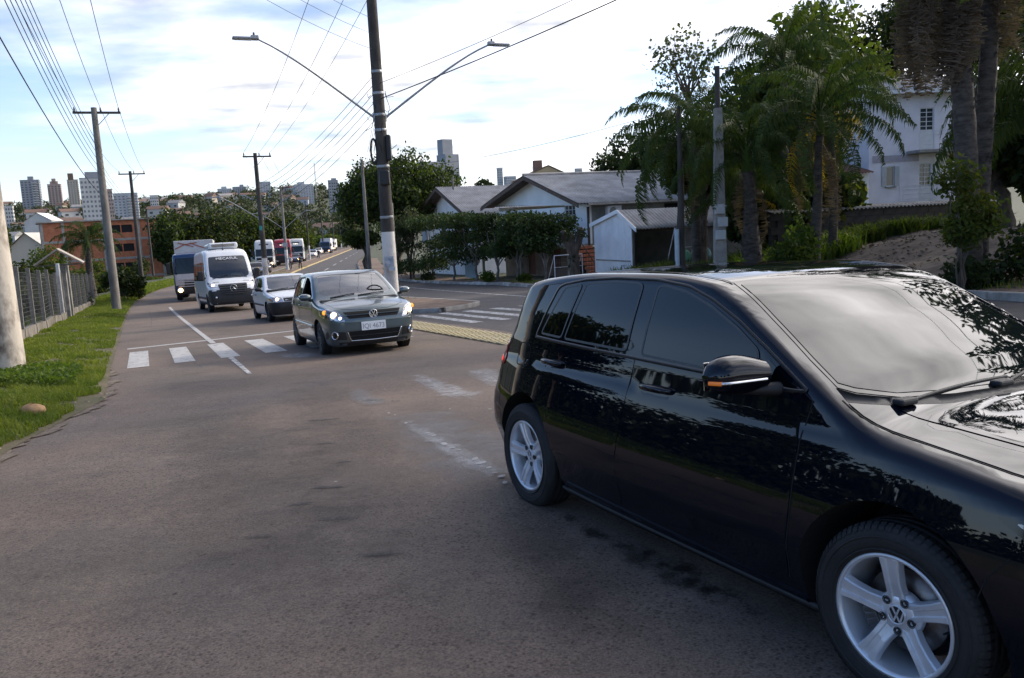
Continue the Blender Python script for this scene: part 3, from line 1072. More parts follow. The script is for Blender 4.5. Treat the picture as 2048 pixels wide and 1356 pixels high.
def shell_mesh(F, bounds, axis, step=.05, name='shell'):
 """closed surface F = 0 from a subdivided box projected towards an axis segment (x0, x1, zc)"""
 (x0, x1), (y0, y1), (z0, z1) = bounds
 pts, faces, index = [], [], {}
 nx, ny, nz = (max(2, int((b - a) / step)) for a, b in bounds)
 def vid(i, j, k):
  key = (i, j, k)
  if key not in index:
   index[key] = len(pts)
   pts.append((x0 + (x1 - x0) * i / nx, y0 + (y1 - y0) * j / ny, z0 + (z1 - z0) * k / nz))
  return index[key]
 for i in range(nx):
  for j in range(ny):
   faces.append((vid(i, j, 0), vid(i, j + 1, 0), vid(i + 1, j + 1, 0), vid(i + 1, j, 0)))
   faces.append((vid(i, j, nz), vid(i + 1, j, nz), vid(i + 1, j + 1, nz), vid(i, j + 1, nz)))
 for i in range(nx):
  for k in range(nz):
   faces.append((vid(i, 0, k), vid(i + 1, 0, k), vid(i + 1, 0, k + 1), vid(i, 0, k + 1)))
   faces.append((vid(i, ny, k), vid(i, ny, k + 1), vid(i + 1, ny, k + 1), vid(i + 1, ny, k)))
 for j in range(ny):
  for k in range(nz):
   faces.append((vid(0, j, k), vid(0, j, k + 1), vid(0, j + 1, k + 1), vid(0, j + 1, k)))
   faces.append((vid(nx, j, k), vid(nx, j + 1, k), vid(nx, j + 1, k + 1), vid(nx, j, k + 1)))
 p = np.array(pts)
 o = np.stack([np.clip(p[:, 0], axis[0], axis[1]), np.zeros(len(p)), np.full(len(p), axis[2])], -1)
 d = (p - o) * 1.15
 lo, hi = np.zeros(len(p)), np.ones(len(p)) * 1.0
 for _ in range(40):
  mid = (lo + hi) / 2
  q = o + d * mid[:, None]
  ins = F(q[:, 0], q[:, 1], q[:, 2]) < 0
  lo = np.where(ins, mid, lo)
  hi = np.where(ins, hi, mid)
 V = o + d * lo[:, None]
 me = bpy.data.meshes.new(name)
 me.from_pydata([tuple(v) for v in V], [], faces)
 me.update()
 return me
def cut(me, cutters):
 """boolean difference of a mesh with a list of cutter meshes; returns the new mesh"""
 o = bpy.data.objects.new('tmp', me)
 col.objects.link(o)
 tmp = []
 for c in cutters:
  k = bpy.data.objects.new('tmp_cut', c)
  col.objects.link(k)
  tmp.append(k)
  md = o.modifiers.new('b', 'BOOLEAN')
  md.operation = 'DIFFERENCE'
  md.solver = 'EXACT'
  md.material_mode = 'TRANSFER'
  md.object = k
 dg = bpy.context.evaluated_depsgraph_get()
 dg.update()
 out = bpy.data.meshes.new_from_object(o.evaluated_get(dg), preserve_all_data_layers=True, depsgraph=dg)
 for k in tmp + [o]:
  d = k.data
  bpy.data.objects.remove(k)
  bpy.data.meshes.remove(d)
 return out
def surf_normals(me, body, tol=.006):
 """smooth, exact normals where the mesh lies on the body surface; flat elsewhere"""
 nv = len(me.vertices)
 co = np.empty(nv * 3)
 me.vertices.foreach_get('co', co)
 co = co.reshape(-1, 3)
 f = np.abs(body.F(co[:, 0], co[:, 1], co[:, 2]))
 g = body.grad(co)
 out = []
 me.polygons.foreach_set('use_smooth', [True] * len(me.polygons))
 for p in me.polygons:
  fn = np.array(p.normal)
  on = all(f[v] < tol for v in p.vertices) and np.mean([np.dot(g[v], fn) for v in p.vertices]) > .6
  for v in p.vertices:
   out.append(g[v] if on else fn)
 me.update()
 set_normals(me, out)
def prism_mesh(poly, h0, h1, axis, m=None):
 mb = MB()
 mb.prism(poly, h0, h1, m, axis)
 me = mb.mesh('cutter', m)
 return me
def cyl_mesh(c, r, y0, y1, m=None, n=40):
 mb = MB()
 mb.prism([(c[0] + r * math.cos(2 * math.pi * i / n), c[1] + r * math.sin(2 * math.pi * i / n)) for i in range(n)], y0, y1, m, 'Y')
 return mb.mesh('cutter', m)
def car_root(name, label, cat, pos, yaw, pitch=0., roll=0., group=None):
 """Empty under the nose; car x (backwards), y (right), z (up)"""
 o = thing(name, label, cat, pos, 0, group)
 F = Vector((math.cos(yaw), math.sin(yaw), pitch)).normalized()
 Rt = Vector((math.sin(yaw), -math.cos(yaw), roll))
 Rt = (Rt - F * Rt.dot(F)).normalized()
 U = Rt.cross(F)
 B = -F
 M = Matrix(((B.x, Rt.x, U.x), (B.y, Rt.y, U.y), (B.z, Rt.z, U.z)))
 o['m_det'] = M.determinant()
 del o['m_det']
 o.rotation_euler = M.to_euler()
 return o
M_TYRE = mat('tyre_rubber', (.018, .017, .017), .72, var=.35, vscale=6, bump=.15, bscale=60)
M_BLACKP = mat('black_plastic', (.016, .016, .017), .55, var=.2, vscale=9)
M_GLOSSB = mat('gloss_black', (.008, .008, .009), .10)
M_DARK = mat('dark_cavity', (.006, .006, .006), .9)
M_CHROME = mat('chrome', (.72, .72, .73), .12, metal=1.)
M_ALLOY = mat('alloy', (.74, .75, .78), .36, metal=.55, var=.06, vscale=12)
M_ALLOY_D = mat('alloy_dark', (.11, .11, .115), .45, metal=.7, var=.2, vscale=10)
M_STEEL = mat('brake_steel', (.30, .28, .27), .4, metal=.9, color2=(.16, .12, .10), vscale=14)
M_SEAM = mat('panel_seam', (.004, .004, .004), .9)
M_LAMPON = mat('lamp_lit', (1., .93, .8), .2, emit=(1.0, .66, .32), estr=2.2)
M_LAMPW = mat('lamp_lit_white', (1., .97, .92), .2, emit=(1.0, .84, .62), estr=2.2)
M_LENS = glass_mat('lamp_lens', (.95, .96, 1.), .92)
M_REFL = mat('lamp_reflector', (.75, .75, .75), .18, metal=1., bump=.4, bscale=25)
M_AMBER = mat('amber_lens', (.85, .27, .03), .15, emit=(1., .38, .04), estr=.9)
M_REDL = mat('red_lens', (.30, .012, .012), .12)
M_PLATEW = mat('plate_white', (.86, .86, .84), .35)
M_PLATEB = mat('plate_blue', (.03, .09, .45), .4)
M_INK = mat('plate_ink', (.06, .06, .07), .5)
M_SEAT = mat('seat_cloth', (.03, .03, .033), .9, var=.3, vscale=12)
M_SKIN = mat('skin', (.42, .25, .18), .55, var=.1, vscale=8)
def text_obj(name, s, size, loc, M, m, parent, depth=.002, squash=1., align='CENTER'):
 """letters as flat raised mesh; M 3x3 with columns (right, up, out)"""
 cu = bpy.data.curves.new(name, 'FONT')
 cu.body = s
 cu.size = size
 cu.align_x = align
 cu.align_y = 'CENTER'
 cu.extrude = depth
 cu.resolution_u = 3
 o = bpy.data.objects.new(name, cu)
 col.objects.link(o)
 dg = bpy.context.evaluated_depsgraph_get()
 me = bpy.data.meshes.new_from_object(o.evaluated_get(dg), depsgraph=dg)
 bpy.data.objects.remove(o)
 me.name = name
 me.materials.clear()
 me.materials.append(m)
 r = link(name, me, parent)
 mw = Matrix(M).to_4x4() @ Matrix.Diagonal((squash, 1, 1, 1))
 mw.translation = Vector(loc)
 r.matrix_local = mw
 return r
FRONT_M = ((0, 0, -1), (-1, 0, 0), (0, 1, 0))
def tyre_mb(R, r_in, w, tread=True, n=48):
 mb = MB()
 h = w / 2
 prof = [(r_in - .004, -h * .80), (r_in + .010, -h * .93), (r_in + (R - r_in) * .5, -h * 1.0), (R - .022, -h * .93), (R - .006, -h * .80), (R, -h * .6),
   (R, -h * .42), (R - .008, -h * .40), (R - .008, -h * .34), (R, -h * .32), (R, -h * .06), (R - .008, -h * .04), (R - .008, h * .04), (R, h * .06),
   (R, h * .32), (R - .008, h * .34), (R - .008, h * .40), (R, h * .42), (R, h * .6), (R - .006, h * .80), (R - .022, h * .93),
   (r_in + (R - r_in) * .5, h), (r_in + .010, h * .93), (r_in - .004, h * .80)]
 mb.lathe(prof, M_TYRE, n, 'Y', smooth=True)
 return mb
def add_wheel(parent, c, side, R=.316, r_rim=.208, w=.205, steer=0., style='alloy', spin=0.):
 """wheel > tyre, rim ...; side +1 right (+y outwards)."""
 wobj = bpy.data.objects.new('wheel', None)
 col.objects.link(wobj)
 wobj.parent = parent
 wobj.location = c
 wobj.rotation_euler = (0, spin, steer + (0 if side > 0 else math.pi))
 if style == 'golf':
  tyre_golf(R, r_rim, w).build('tyre', M_TYRE, wobj)
  golf_rim(r_rim, w, wobj)
 else:
  tyre_mb(R, r_rim, w, n=32).build('tyre', M_TYRE, wobj)
  mb = MB()
  o = w / 2
  if style == 'hubcap':        # dark cover with many slim spokes
   mb.lathe([(r_rim, o * .80), (r_rim - .012, o * .90), (r_rim - .03, o * .82), (.05, o * .62), (0., o * .62)], M_ALLOY_D, 32, 'Y')
   for k in range(10):
    a = 2 * math.pi * k / 10
    p0 = Vector((.055 * math.cos(a), o * .72, .055 * math.sin(a)))
    p1 = Vector(((r_rim - .02) * math.cos(a), o * .92, (r_rim - .02) * math.sin(a)))
    mb.tube([p0, p1], [.012, .018], M_ALLOY_D, 6)
   mb.lathe([(.0, o * .86), (.045, o * .84), (.055, o * .66)], M_ALLOY_D, 16, 'Y')
  elif style == 'steel':
   mb.lathe([(r_rim, o * .8), (r_rim - .015, o * .86), (r_rim - .03, o * .6), (.11, o * .5), (.09, o * .72), (0, o * .74)], M_BLACKP, 24, 'Y')
  else:
   mb.lathe([(r_rim, o * .8), (r_rim - .015, o * .88), (r_rim - .04, o * .5), (.10, o * .45), (.08, o * .75), (0, o * .78)], M_ALLOY, 24, 'Y')
  mb.build('rim', M_ALLOY_D, wobj)
 return wobj
def tyre_golf(R, r_in, w):
 mb = tyre_mb(R, r_in, w, n=96)
 n = 72
 h = w / 2
 for sg in (-1, 1):
  for k in range(n):
   a0, a1 = 2 * math.pi * (k + .10) / n, 2 * math.pi * (k + .84) / n
   vs = []
   for a in (a0, a1):
    for (r, yy) in ((R + .004, h * .50), (R + .003, h * .70), (R - .008, h * .86), (R - .020, h * .95)):
     vs.append((r * math.cos(a), sg * yy, r * math.sin(a)))
   fs = [(i, i + 1, 4 + i + 1, 4 + i) for i in range(3)]
   mb.add(vs, fs, M_TYRE)
 for r in (r_in + .022, r_in + (R - r_in) * .60):
  mb.lathe([(r - .004, h * .955), (r - .002, h * 1.015), (r + .002, h * 1.015), (r + .004, h * .955)], M_TYRE, 64, 'Y')
 return mb
def vw_logo(parent, c, r, M, m_ring, m_back, depth=.006):
 """round emblem: ring with a V above a W; M columns (right, up, out)"""
 Mx = Matrix(M)
 mb = MB()
 mb.lathe([(r, 0), (r, depth), (r * .88, depth * 1.3), (r * .84, depth * .5)], m_ring, 32, 'Z')
 mb.lathe([(r * .88, depth * .4), (0, depth * .4)], m_back, 32, 'Z')
 def bar(a, b, w=.16):
  a, b = Vector((a[0] * r, a[1] * r, depth * .4)), Vector((b[0] * r, b[1] * r, depth * .4))
  d = (b - a).normalized()
  nrm = Vector((-d.y, d.x, 0)) * w * r * .5
  up = Vector((0, 0, depth * .8))
  vs = [a - nrm, a + nrm, b + nrm, b - nrm]
  mb.add(vs + [v + up for v in vs], [(4, 5, 6, 7), (0, 1, 5, 4), (1, 2, 6, 5), (2, 3, 7, 6), (3, 0, 4, 7)], m_ring)
 bar((-.40, .78), (-.06, .06))
 bar((.40, .78), (.06, .06))
 bar((-.80, .36), (-.36, -.72))
 bar((.80, .36), (.36, -.72))
 bar((-.36, -.72), (.0, .0))
 bar((.36, -.72), (.0, .0))
 o = mb.build('emblem', m_ring, parent)
 mw = Mx.to_4x4()
 mw.translation = Vector(c)
 o.matrix_local = mw
 return o
def golf_rim(rr, w, wobj):
 o = w / 2
 mb = MB()
 mb.lathe([(rr + .006, o * .70), (rr + .008, o * .92), (rr - .004, o * .94), (rr - .010, o * .80), (rr - .016, o * .1), (rr - .03, -o * .8), (rr - .02, -o * .9)], M_ALLOY, 64, 'Y')
 mb.lathe([(.0, o * .62), (.036, o * .62), (.050, o * .60), (.078, o * .52), (.080, o * .2)], M_ALLOY, 40, 'Y')
 mb.build('rim', M_ALLOY, wobj)
 for k in range(5):
  a = math.radians(90 + 72 * k)
  er = Vector((math.cos(a), 0, math.sin(a)))
  et = Vector((-math.sin(a), 0, math.cos(a)))
  ey = Vector((0, 1, 0))
  sp_mb = MB()
  secs = []
  for (r, hw, y) in ((.040, .036, o * .60), (.075, .030, o * .68), (.11, .0285, o * .78), (.16, .031, o * .86), (.198, .037, o * .90), (rr - .006, .044, o * .86)):
   prof = [(-hw * 1.16, -.030), (-hw, -.006), (-hw * .86, .0), (-hw * .40, -.001), (-hw * .30, -.008), (hw * .30, -.008), (hw * .40, -.001), (hw * .86, .0), (hw, -.006), (hw * 1.16, -.030)]
   secs.append([er * r + et * t + ey * (y + d) for t, d in prof])
  vs = [v for sct in secs for v in sct]
  n = 10
  fs = [(i * n + j, i * n + j + 1, (i + 1) * n + j + 1, (i + 1) * n + j) for i in range(len(secs) - 1) for j in range(n - 1)]
  sp_mb.add(vs, fs, M_ALLOY)
  so = sp_mb.build('spoke', M_ALLOY, wobj, fixn=False)
  me = so.data
  bm = bmesh.new()
  bm.from_mesh(me)
  bmesh.ops.recalc_face_normals(bm, faces=bm.faces)
  if sum(f.normal.y for f in bm.faces) < 0:
   bmesh.ops.reverse_faces(bm, faces=bm.faces)
  bm.to_mesh(me)
  bm.free()
 bolts = MB()
 for k in range(5):
  a = math.radians(90 + 36 + 72 * k)
  c = (.056 * math.cos(a), 0, .056 * math.sin(a))
  bolts.lathe([(.0115, o * .44), (.0115, o * .655), (.0085, o * .675), (.007, o * .60), (0, o * .60)], M_BLACKP, 10, 'Y', c)
  bolts.lathe([(.0155, o * .66), (.0145, o * .672), (.0125, o * .60)], M_ALLOY_D, 12, 'Y', c)
 bo_ = bolts.build('wheel_bolts', M_BLACKP, wobj)
 bo_['kind'] = 'stuff'
 vw_logo(wobj, (0, o * .625, 0), .034, ((-1, 0, 0), (0, 0, 1), (0, 1, 0)), M_ALLOY, M_BLACKP, .004)
 br = MB()
 br.lathe([(.060, o * .05), (.144, o * .05), (.144, -o * .18), (.060, -o * .18)], M_STEEL, 48, 'Y')
 br.lathe([(rr - .04, -o * .5), (0, -o * .5)], M_DARK, 32, 'Y')
 br.build('brake_disc', M_STEEL, wobj)
 ca = MB()
 aa = math.radians(-20)
 for i in range(6):
  a = aa + math.radians(-26 + 9 * i)
  ca.box((.128 * math.cos(a), o * .12, .128 * math.sin(a)), (.055, .05, .026), M_ALLOY_D, M=Matrix.Rotation(-a, 3, 'Y'), bev=.006)
 ca.build('brake_caliper', mat('caliper', (.32, .31, .29), .5, metal=.6), wobj)
 va = MB().tube([(-.17, o * .40, -.02), (-.165, o * .66, -.02)], [.004, .004], M_BLACKP, 6)
 va.build('tyre_valve', M_BLACKP, wobj)
# ------------------------------------------------------------------ the black hatchback in the foreground
M_BLACKCAR = mat('black_paint', (.0018, .0032, .0080), .5, spec=0., coat=1.)
M_TINT = mat('dark_tinted_glass', (.0020, .0030, .0040), .02, spec=.5)
M_WSHIELD = mat('windscreen_glass', (.006, .009, .009), .02, spec=.32)
def mirror_poly(half):
 """outline given for y >= 0 (from centre front to centre rear) completed to both sides"""
 return half + [(x, -y) for x, y in half[::-1] if abs(y) > 1e-6]
def build_golf():
 HX, HY, yaw = 2.00, 3.09, R_(-63.3)
 nose = (HX + .865 * math.cos(yaw), HY + .865 * math.sin(yaw), -.032)
 root = car_root('car', 'glossy black five-door hatchback with silver wheels turning in the foreground', 'car', nose, yaw, .018, .014)
 B = Body(
  top=[(-.1, .66), (.0, .715), (.08, .765), (.2, .815), (.5, .885), (.85, .935), (1.00, .955), (1.06, .973), (1.3, 1.10), (1.6, 1.262), (1.85, 1.380), (2.0, 1.424), (2.35, 1.450), (2.9, 1.444), (3.5, 1.404), (3.85, 1.350), (4.0, 1.315), (4.4, 1.26)],
  crown=[(0, .09), (.9, .065), (1.1, .055), (1.5, .055), (2.0, .042), (3.0, .035), (4.2, .045)],
  half=[(.15, .80), (.25, .845), (.35, .872), (.45, .902), (.54, .905), (.64, .894), (.75, .872), (.85, .848), (.875, .840), (.90, .829), (.95, .818), (1.0, .808), (1.04, .797), (1.2, .755), (1.36, .702), (1.42, .682), (1.48, .660)],
  plan=[(-.1, .20), (0, .16), (.2, .085), (.45, .038), (.9, .008), (1.5, 0), (2.5, 0), (3.0, .006), (3.5, .028), (3.9, .072), (4.2, .14), (4.3, .18)],
  rear=[(.15, 4.17), (.3, 4.23), (.5, 4.255), (.62, 4.25), (.70, 4.205), (.8, 4.175), (.95, 4.10), (1.0, 4.06), (1.2, 3.955), (1.33, 3.90), (1.5, 3.88)],
  front=[(.15, .10), (.3, .02), (.45, 0), (.6, .008), (.7, .03), (.8, .06), (1.5, .06)],
  cf=.13, cr=.09, zmin=.165, rt=lambda x: .062 - .022 * sstep(.9, 1.4, x), re=.20)
 zm = lambda z: 1.03 + (z - .98) * (.99 if z > .98 else .55)
 zp = lambda pts: [(p[0], zm(p[1])) if p[1] > .93 else p for p in pts]
 me = shell_mesh(B.F, ((-.05, 4.30), (-.95, .95), (.10, 1.50)), (.95, 3.3, .60), .045)
 me.materials.append(M_BLACKCAR)
 cut_m = []
 for ax in (.865, 3.502):
  for sg in (-1, 1):
   cut_m.append(cyl_mesh((ax, .315), .392, .52 * sg, 1.2 * sg, M_DARK, 56))
 me = cut(me, cut_m)
 surf_normals(me, B)
 link('body', me, root)
 for sg in (1, -1):
  P = lambda poly, off, name, m, step=.05, fold=.010, par=root: panel(B, zp(poly) if name in ('door', 'window', 'window_trim') else poly, 'side', off, name, m, par, step, fold, sg)
  top = [(1.365, 1.015), (1.525, 1.105), (1.72, 1.205), (1.91, 1.283), (2.1, 1.338), (2.35, 1.362), (2.7, 1.364), (3.0, 1.348), (3.24, 1.316), (3.30, 1.295)]
  belt = [(3.47, .998), (3.2, .993), (2.4, .980), (1.8, .965), (1.35, .948)]
  trim = P(rounded([(1.275, .962)] + top + belt, .03), .0022, 'window_trim', M_BLACKCAR, fold=.006)
  P(rounded([(1.355, .980), (1.510, 1.068), (1.520, 1.055), (1.50, .972), (1.37, .962)], .02), .0045, 'window', M_TINT, .04, .004, trim)
  P(rounded([(1.55, .980), (1.57, 1.092), (1.72, 1.175), (1.91, 1.255), (2.1, 1.312), (2.28, 1.337), (2.325, 1.327), (2.35, 1.0)], .025), .0045, 'window', M_TINT, .05, .004, trim)
  P(rounded([(2.48, 1.008), (2.455, 1.332), (2.50, 1.341), (2.7, 1.344), (2.985, 1.327), (3.105, 1.015)], .022), .0045, 'window', M_TINT, .05, .004, trim)
  P(rounded([(3.145, 1.017), (3.035, 1.320), (3.215, 1.298), (3.40, 1.022)], .022), .0045, 'window', M_TINT, .04, .004, trim)
  strip(B, zp(rounded([(1.275, .962)] + top + belt, .03)), 'side', .013, .0062, 'window_frame', mat('frame_rubber', (.018, .019, .021), .28), trim, sg, closed=True, thick=.004)
  strip(B, zp([(3.47, .994), (3.2, .988), (2.4, .975), (1.8, .960), (1.35, .943)]), 'side', .014, .006, 'belt_seal', M_BLACKP, trim, sg, thick=.006)
  for wp in ([(1.55, .980), (1.57, 1.092), (1.72, 1.175), (1.91, 1.255), (2.1, 1.312), (2.28, 1.337), (2.325, 1.327), (2.35, 1.0)], [(2.48, 1.008), (2.455, 1.332), (2.50, 1.341), (2.7, 1.344), (2.985, 1.327), (3.105, 1.015)], [(3.145, 1.017), (3.035, 1.320), (3.215, 1.298), (3.40, 1.022)]):
   strip(B, zp(rounded(wp, .025)), 'side', .012, .0058, 'window_seal', mat('seal_grey', (.045, .047, .05), .4), trim, sg, closed=True)
  fdoor = P(rounded([(1.305, .938), (1.8, .951), (2.385, .966), (2.41, .80), (2.44, .55), (2.455, .30), (2.42, .262), (1.40, .240), (1.335, .29), (1.290, .55), (1.285, .82)], .02), .0025, 'door', M_BLACKCAR, .06)
  rd = [(2.397, .966), (3.2, .979), (3.462, .986), (3.455, .86), (3.44, .76)] + [p for p in arc(3.502, .315, .442, 98, 176, 10)] + [(3.02, .275), (2.49, .264), (2.467, .30), (2.452, .55), (2.422, .80)]
  rdoor = P(rounded(rd, .015), .0025, 'door', M_BLACKCAR, .06)
  for dr, c in ((fdoor, (2.285, .900)), (rdoor, (3.29, .915))):
   P(rounded([(c[0] - .20, c[1] - .030), (c[0] - .20, c[1] + .012), (c[0] - .02, c[1] + .020), (c[0] + .03, c[1] + .0), (c[0] - .0, c[1] - .038)], .02), .0032, 'handle_recess', M_GLOSSB, .02, .004, dr)
   hb = MB()
   pts = []
   for i in range(9):
    k = i / 8
    x = c[0] + .02 - .235 * k
    z = c[1] + .010 + .004 * math.sin(k * math.pi)
    s = B.solve([x], [z], 'side', sg)[0]
    pts.append((s[0], s[1] + sg * (.012 + .026 * math.sin(math.pi * min(1, max(0, k))) ** .5), s[2]))
   hb.tube(pts, [.010, .014, .016, .0165, .0165, .0165, .016, .013, .009], M_BLACKCAR, 10)
   hb.build('door_handle', M_BLACKCAR, dr)
  P(rounded([(1.25, .185), (1.26, .232), (3.06, .258), (3.10, .19)], .02), .006, 'sill_trim', M_BLACKCAR, .06, .012)
  strip(B, [(1.20, .192), (2.0, .188), (3.12, .195)], 'side', .035, .012, 'sill_edge', M_BLACKP, root, sg, thick=.02)
  if sg > 0:
   P(rounded([(3.525, .870), (3.525, .985), (3.675, .985), (3.69, .870)], .045), .0018, 'fuel_flap', M_BLACKCAR, .03)
   strip(B, rounded([(3.515, .860), (3.515, .995), (3.683, .995), (3.70, .860)], .045), 'side', .006, .0012, 'flap_seam', M_SEAM, root, sg, closed=True)
  tl = P(rounded([(3.90, .830), (3.885, .88), (3.915, .965), (4.00, .975), (4.065, .94), (4.115, .835)], .025), .006, 'tail_lamp', M_REDL, .03)
  P(rounded([(3.93, .850), (3.93, .875), (4.07, .877), (4.09, .852)], .01), .008, 'reflector', mat('red_lit', (.6, .03, .02), .2, emit=(1, .05, .03), estr=.5), .03, .004, tl)
  hl = P(rounded([(.52, .755), (.42, .775), (.22, .765), (.10, .725), (.09, .65), (.20, .635), (.36, .675)], .02), .004, 'headlamp', M_GLOSSB, .03)
  P(rounded([(.46, .750), (.26, .750), (.13, .71), (.14, .665), (.32, .685)], .02), .007, 'lens', mat('headlamp_glass', (.20, .22, .24), .03, spec=1., coat=1), .03, .004, hl)
  strip(B, [(1.25, .99), (1.277, .86), (1.283, .55), (1.328, .29)], 'side', .006, .001, 'panel_seam', M_SEAM, root, sg)
  strip(B, [(.46, .645), (.52, .57), (.545, .50)], 'side', .005, .001, 'panel_seam', M_SEAM, root, sg)
  strip(B, [(3.965, .80), (3.93, .72), (3.90, .60), (3.872, .44)], 'side', .005, .001, 'panel_seam', M_SEAM, root, sg)
  mm = MB()
  c0 = B.solve([1.43], [1.03], 'side', sg)[0]
  n = 14
  secs = []
  for i in range(n):
   k = i / (n - 1)
   ysz = .055 + .245 * k                      # out from the glass
   wz = (.058 + .021 * math.sin(math.pi * min(k * 1.05, 1))) * (1 - .0 * k)
   end = math.sqrt(max(0, 1 - max(0, (k - .70) / .30) ** 2))
   sec = []
   for j in range(18):
    a = 2 * math.pi * j / 18
    cx, cz = math.cos(a), math.sin(a)
    fx = .085 if cx < 0 else .035          # rounded towards the front, flat at the glass
    sec.append((1.500 + .02 * k + fx * (abs(cx) ** .8) * (1 if cx > 0 else -1) * (.35 + .65 * end), c0[1] + sg * ysz, 1.072 + wz * (abs(cz) ** .85) * (1 if cz > 0 else -1) * (.12 + .88 * end) + .006 * k))
   secs.append(sec)
  vs = [v for q in secs for v in q]
  fs = [(i * 18 + j, i * 18 + (j + 1) % 18, (i + 1) * 18 + (j + 1) % 18, (i + 1) * 18 + j) for i in range(n - 1) for j in range(18)]
  mm.add(vs, fs, M_BLACKCAR, True)
  mm.add(secs[0], [tuple(range(18))], M_BLACKCAR)
  mm.add(secs[-1], [tuple(range(18))], M_BLACKCAR)
  mir = mm.build('wing_mirror', M_BLACKCAR, root)
  ar = MB().tube([(1.41, c0[1] - sg * .04, 1.010), (1.46, c0[1] + sg * .06, 1.010), (1.50, c0[1] + sg * .14, 1.016)], [.030, .026, .020], M_BLACKP, 10)
  ar.build('mirror_arm', M_BLACKP, mir)
  ind = MB()
  pts = []
  for i in range(12):
   k = i / 11
   j = .10 + .9 * k
   e = math.sqrt(max(.0, 1 - max(0, (j - .70) / .30) ** 2))
   pts.append((1.500 + .02 * j - .085 * (.35 + .65 * e) - .001, c0[1] + sg * (.055 + .245 * j), 1.058))
  ind.tube(pts, .0075, M_CHROME, 8)
  ind.build('indicator', mat('clear_lamp', (.7, .72, .74), .12, metal=.6), mir)
  ind2 = MB().tube([Vector(pts[-2]) + Vector((-.0015, -sg * .01, 0)), Vector(pts[-2]) + Vector((-.002, 0, 0)), Vector(pts[-1]) + Vector((-.001, sg * .004, 0))], .008, mat('amber_small', (.45, .13, .03), .15, emit=(1., .30, .04), estr=.12), 8)
  ind2.build('amber_indicator', mat('amber_small', (.45, .13, .03), .15, emit=(1., .30, .04), estr=.12), mir)
  gl = MB().box((1.552, c0[1] + sg * .18, 1.072), (.004, .19, .11), M_CHROME, bev=.0015)
  gl.build('mirror_glass', M_CHROME, mir)
 ws = mirror_poly([(1.055, 0), (1.07, .25), (1.115, .5), (1.185, .66), (1.225, .712), (1.38, .690), (1.63, .640), (1.935, .578), (1.945, .545), (1.905, .3), (1.89, 0)])
 panel(B, ws, 'top', .0025, 'windscreen_surround', M_GLOSSB, root, .06, .008)
 ws2 = mirror_poly([(1.078, 0), (1.093, .25), (1.138, .5), (1.205, .645), (1.243, .692), (1.38, .670), (1.63, .620), (1.905, .562), (1.915, .53), (1.878, .3), (1.862, 0)])
 panel(B, ws2, 'top', .005, 'windscreen', M_WSHIELD, root, .06, .004)
 hood = mirror_poly([(.115, 0), (.13, .3), (.19, .52), (.33, .655), (.55, .705), (.85, .728), (1.08, .742), (1.150, .738), (1.085, .58), (1.015, .32), (.998, 0)])
 hd = panel(B, hood, 'top', .0025, 'bonnet', M_BLACKCAR, root, .05, .010)
 for sg in (1, -1):
  strip(B, [(.20, sg * .535), (.34, sg * .667), (.55, sg * .714), (.85, sg * .737), (1.08, sg * .751), (1.17, sg * .748)], 'top', .007, .0012, 'panel_seam', M_SEAM, root)
  strip(B, [(.30, sg * .44), (.6, sg * .49), (.9, sg * .540), (1.06, sg * .570)], 'top', .030, .0055, 'bonnet_crease', M_BLACKCAR, hd)
  strip(B, [(1.93, sg * .588), (2.3, sg * .600), (3.1, sg * .575), (3.80, sg * .53)], 'top', .012, .003, 'roof_strip', M_BLACKP, root)
 cowl = mirror_poly([(1.003, 0), (1.02, .32), (1.09, .58), (1.155, .735), (1.225, .720), (1.18, .665), (1.11, .50), (1.068, .25), (1.052, 0)])
 panel(B, cowl, 'top', .001, 'cowl', M_BLACKP, root, .05, .006)
 for k, (a, b, c) in enumerate((((1.080, .50), (1.105, .20), (1.10, -.10)), ((1.065, -.04), (1.135, -.34), (1.205, -.60)))):
  wmb = MB()
  pts = []
  for i in range(13):
   t = i / 12
   q = (1 - t) ** 2 * np.array(a) + 2 * t * (1 - t) * np.array(b) + t * t * np.array(c)
   z = B.solve([q[0]], [q[1]], 'top')[0][2]
   pts.append((q[0], q[1], z + .007))
  wmb.tube(pts, [.007] * 13, M_BLACKP, 6)
  wmb.tube([(p[0] + .012, p[1], p[2] - .004) for p in pts], [.006] * 13, M_BLACKP, 5)
  p0 = pts[0]
  wmb.box((p0[0] - .005, p0[1] + .03, p0[2] + .005), (.05, .09, .026), M_BLACKP, bev=.009)
  wmb.build('wiper', M_BLACKP, root)
 rg = [(-.56, 1.03), (-.50, 1.27), (.50, 1.27), (.56, 1.03)]
 panel(B, rounded(rg, .06), 'rear', .004, 'rear_window', M_TINT, root, .06, .006)
 spo = MB()
 spo.prism([(-.52, 0), (-.50, .03), (.50, .03), (.52, 0)], -.0, .0, M_BLACKCAR)
 grl = [(-.50, .60), (-.50, .68), (.50, .68), (.50, .60)]
 panel(B, rounded(grl, .02), 'front', .004, 'grille', M_BLACKP, root, .05, .006)
 panel(B, rounded([(-.45, .26), (-.50, .42), (.50, .42), (.45, .26)], .03), 'front', .004, 'air_intake', M_BLACKP, root, .05, .006)
 st_ = R_(6)
 add_wheel(root, (.865, .775, .315), 1, .316, .209, .205, st_, 'golf', R_(5))
 add_wheel(root, (3.502, .765, .315), 1, .316, .209, .205, 0, 'golf', R_(14))
 add_wheel(root, (.865, -.775, .315), -1, .316, .209, .205, st_, 'alloy')
 add_wheel(root, (3.502, -.765, .315), -1, .316, .209, .205, 0, 'alloy')
 return root
golf = build_golf()
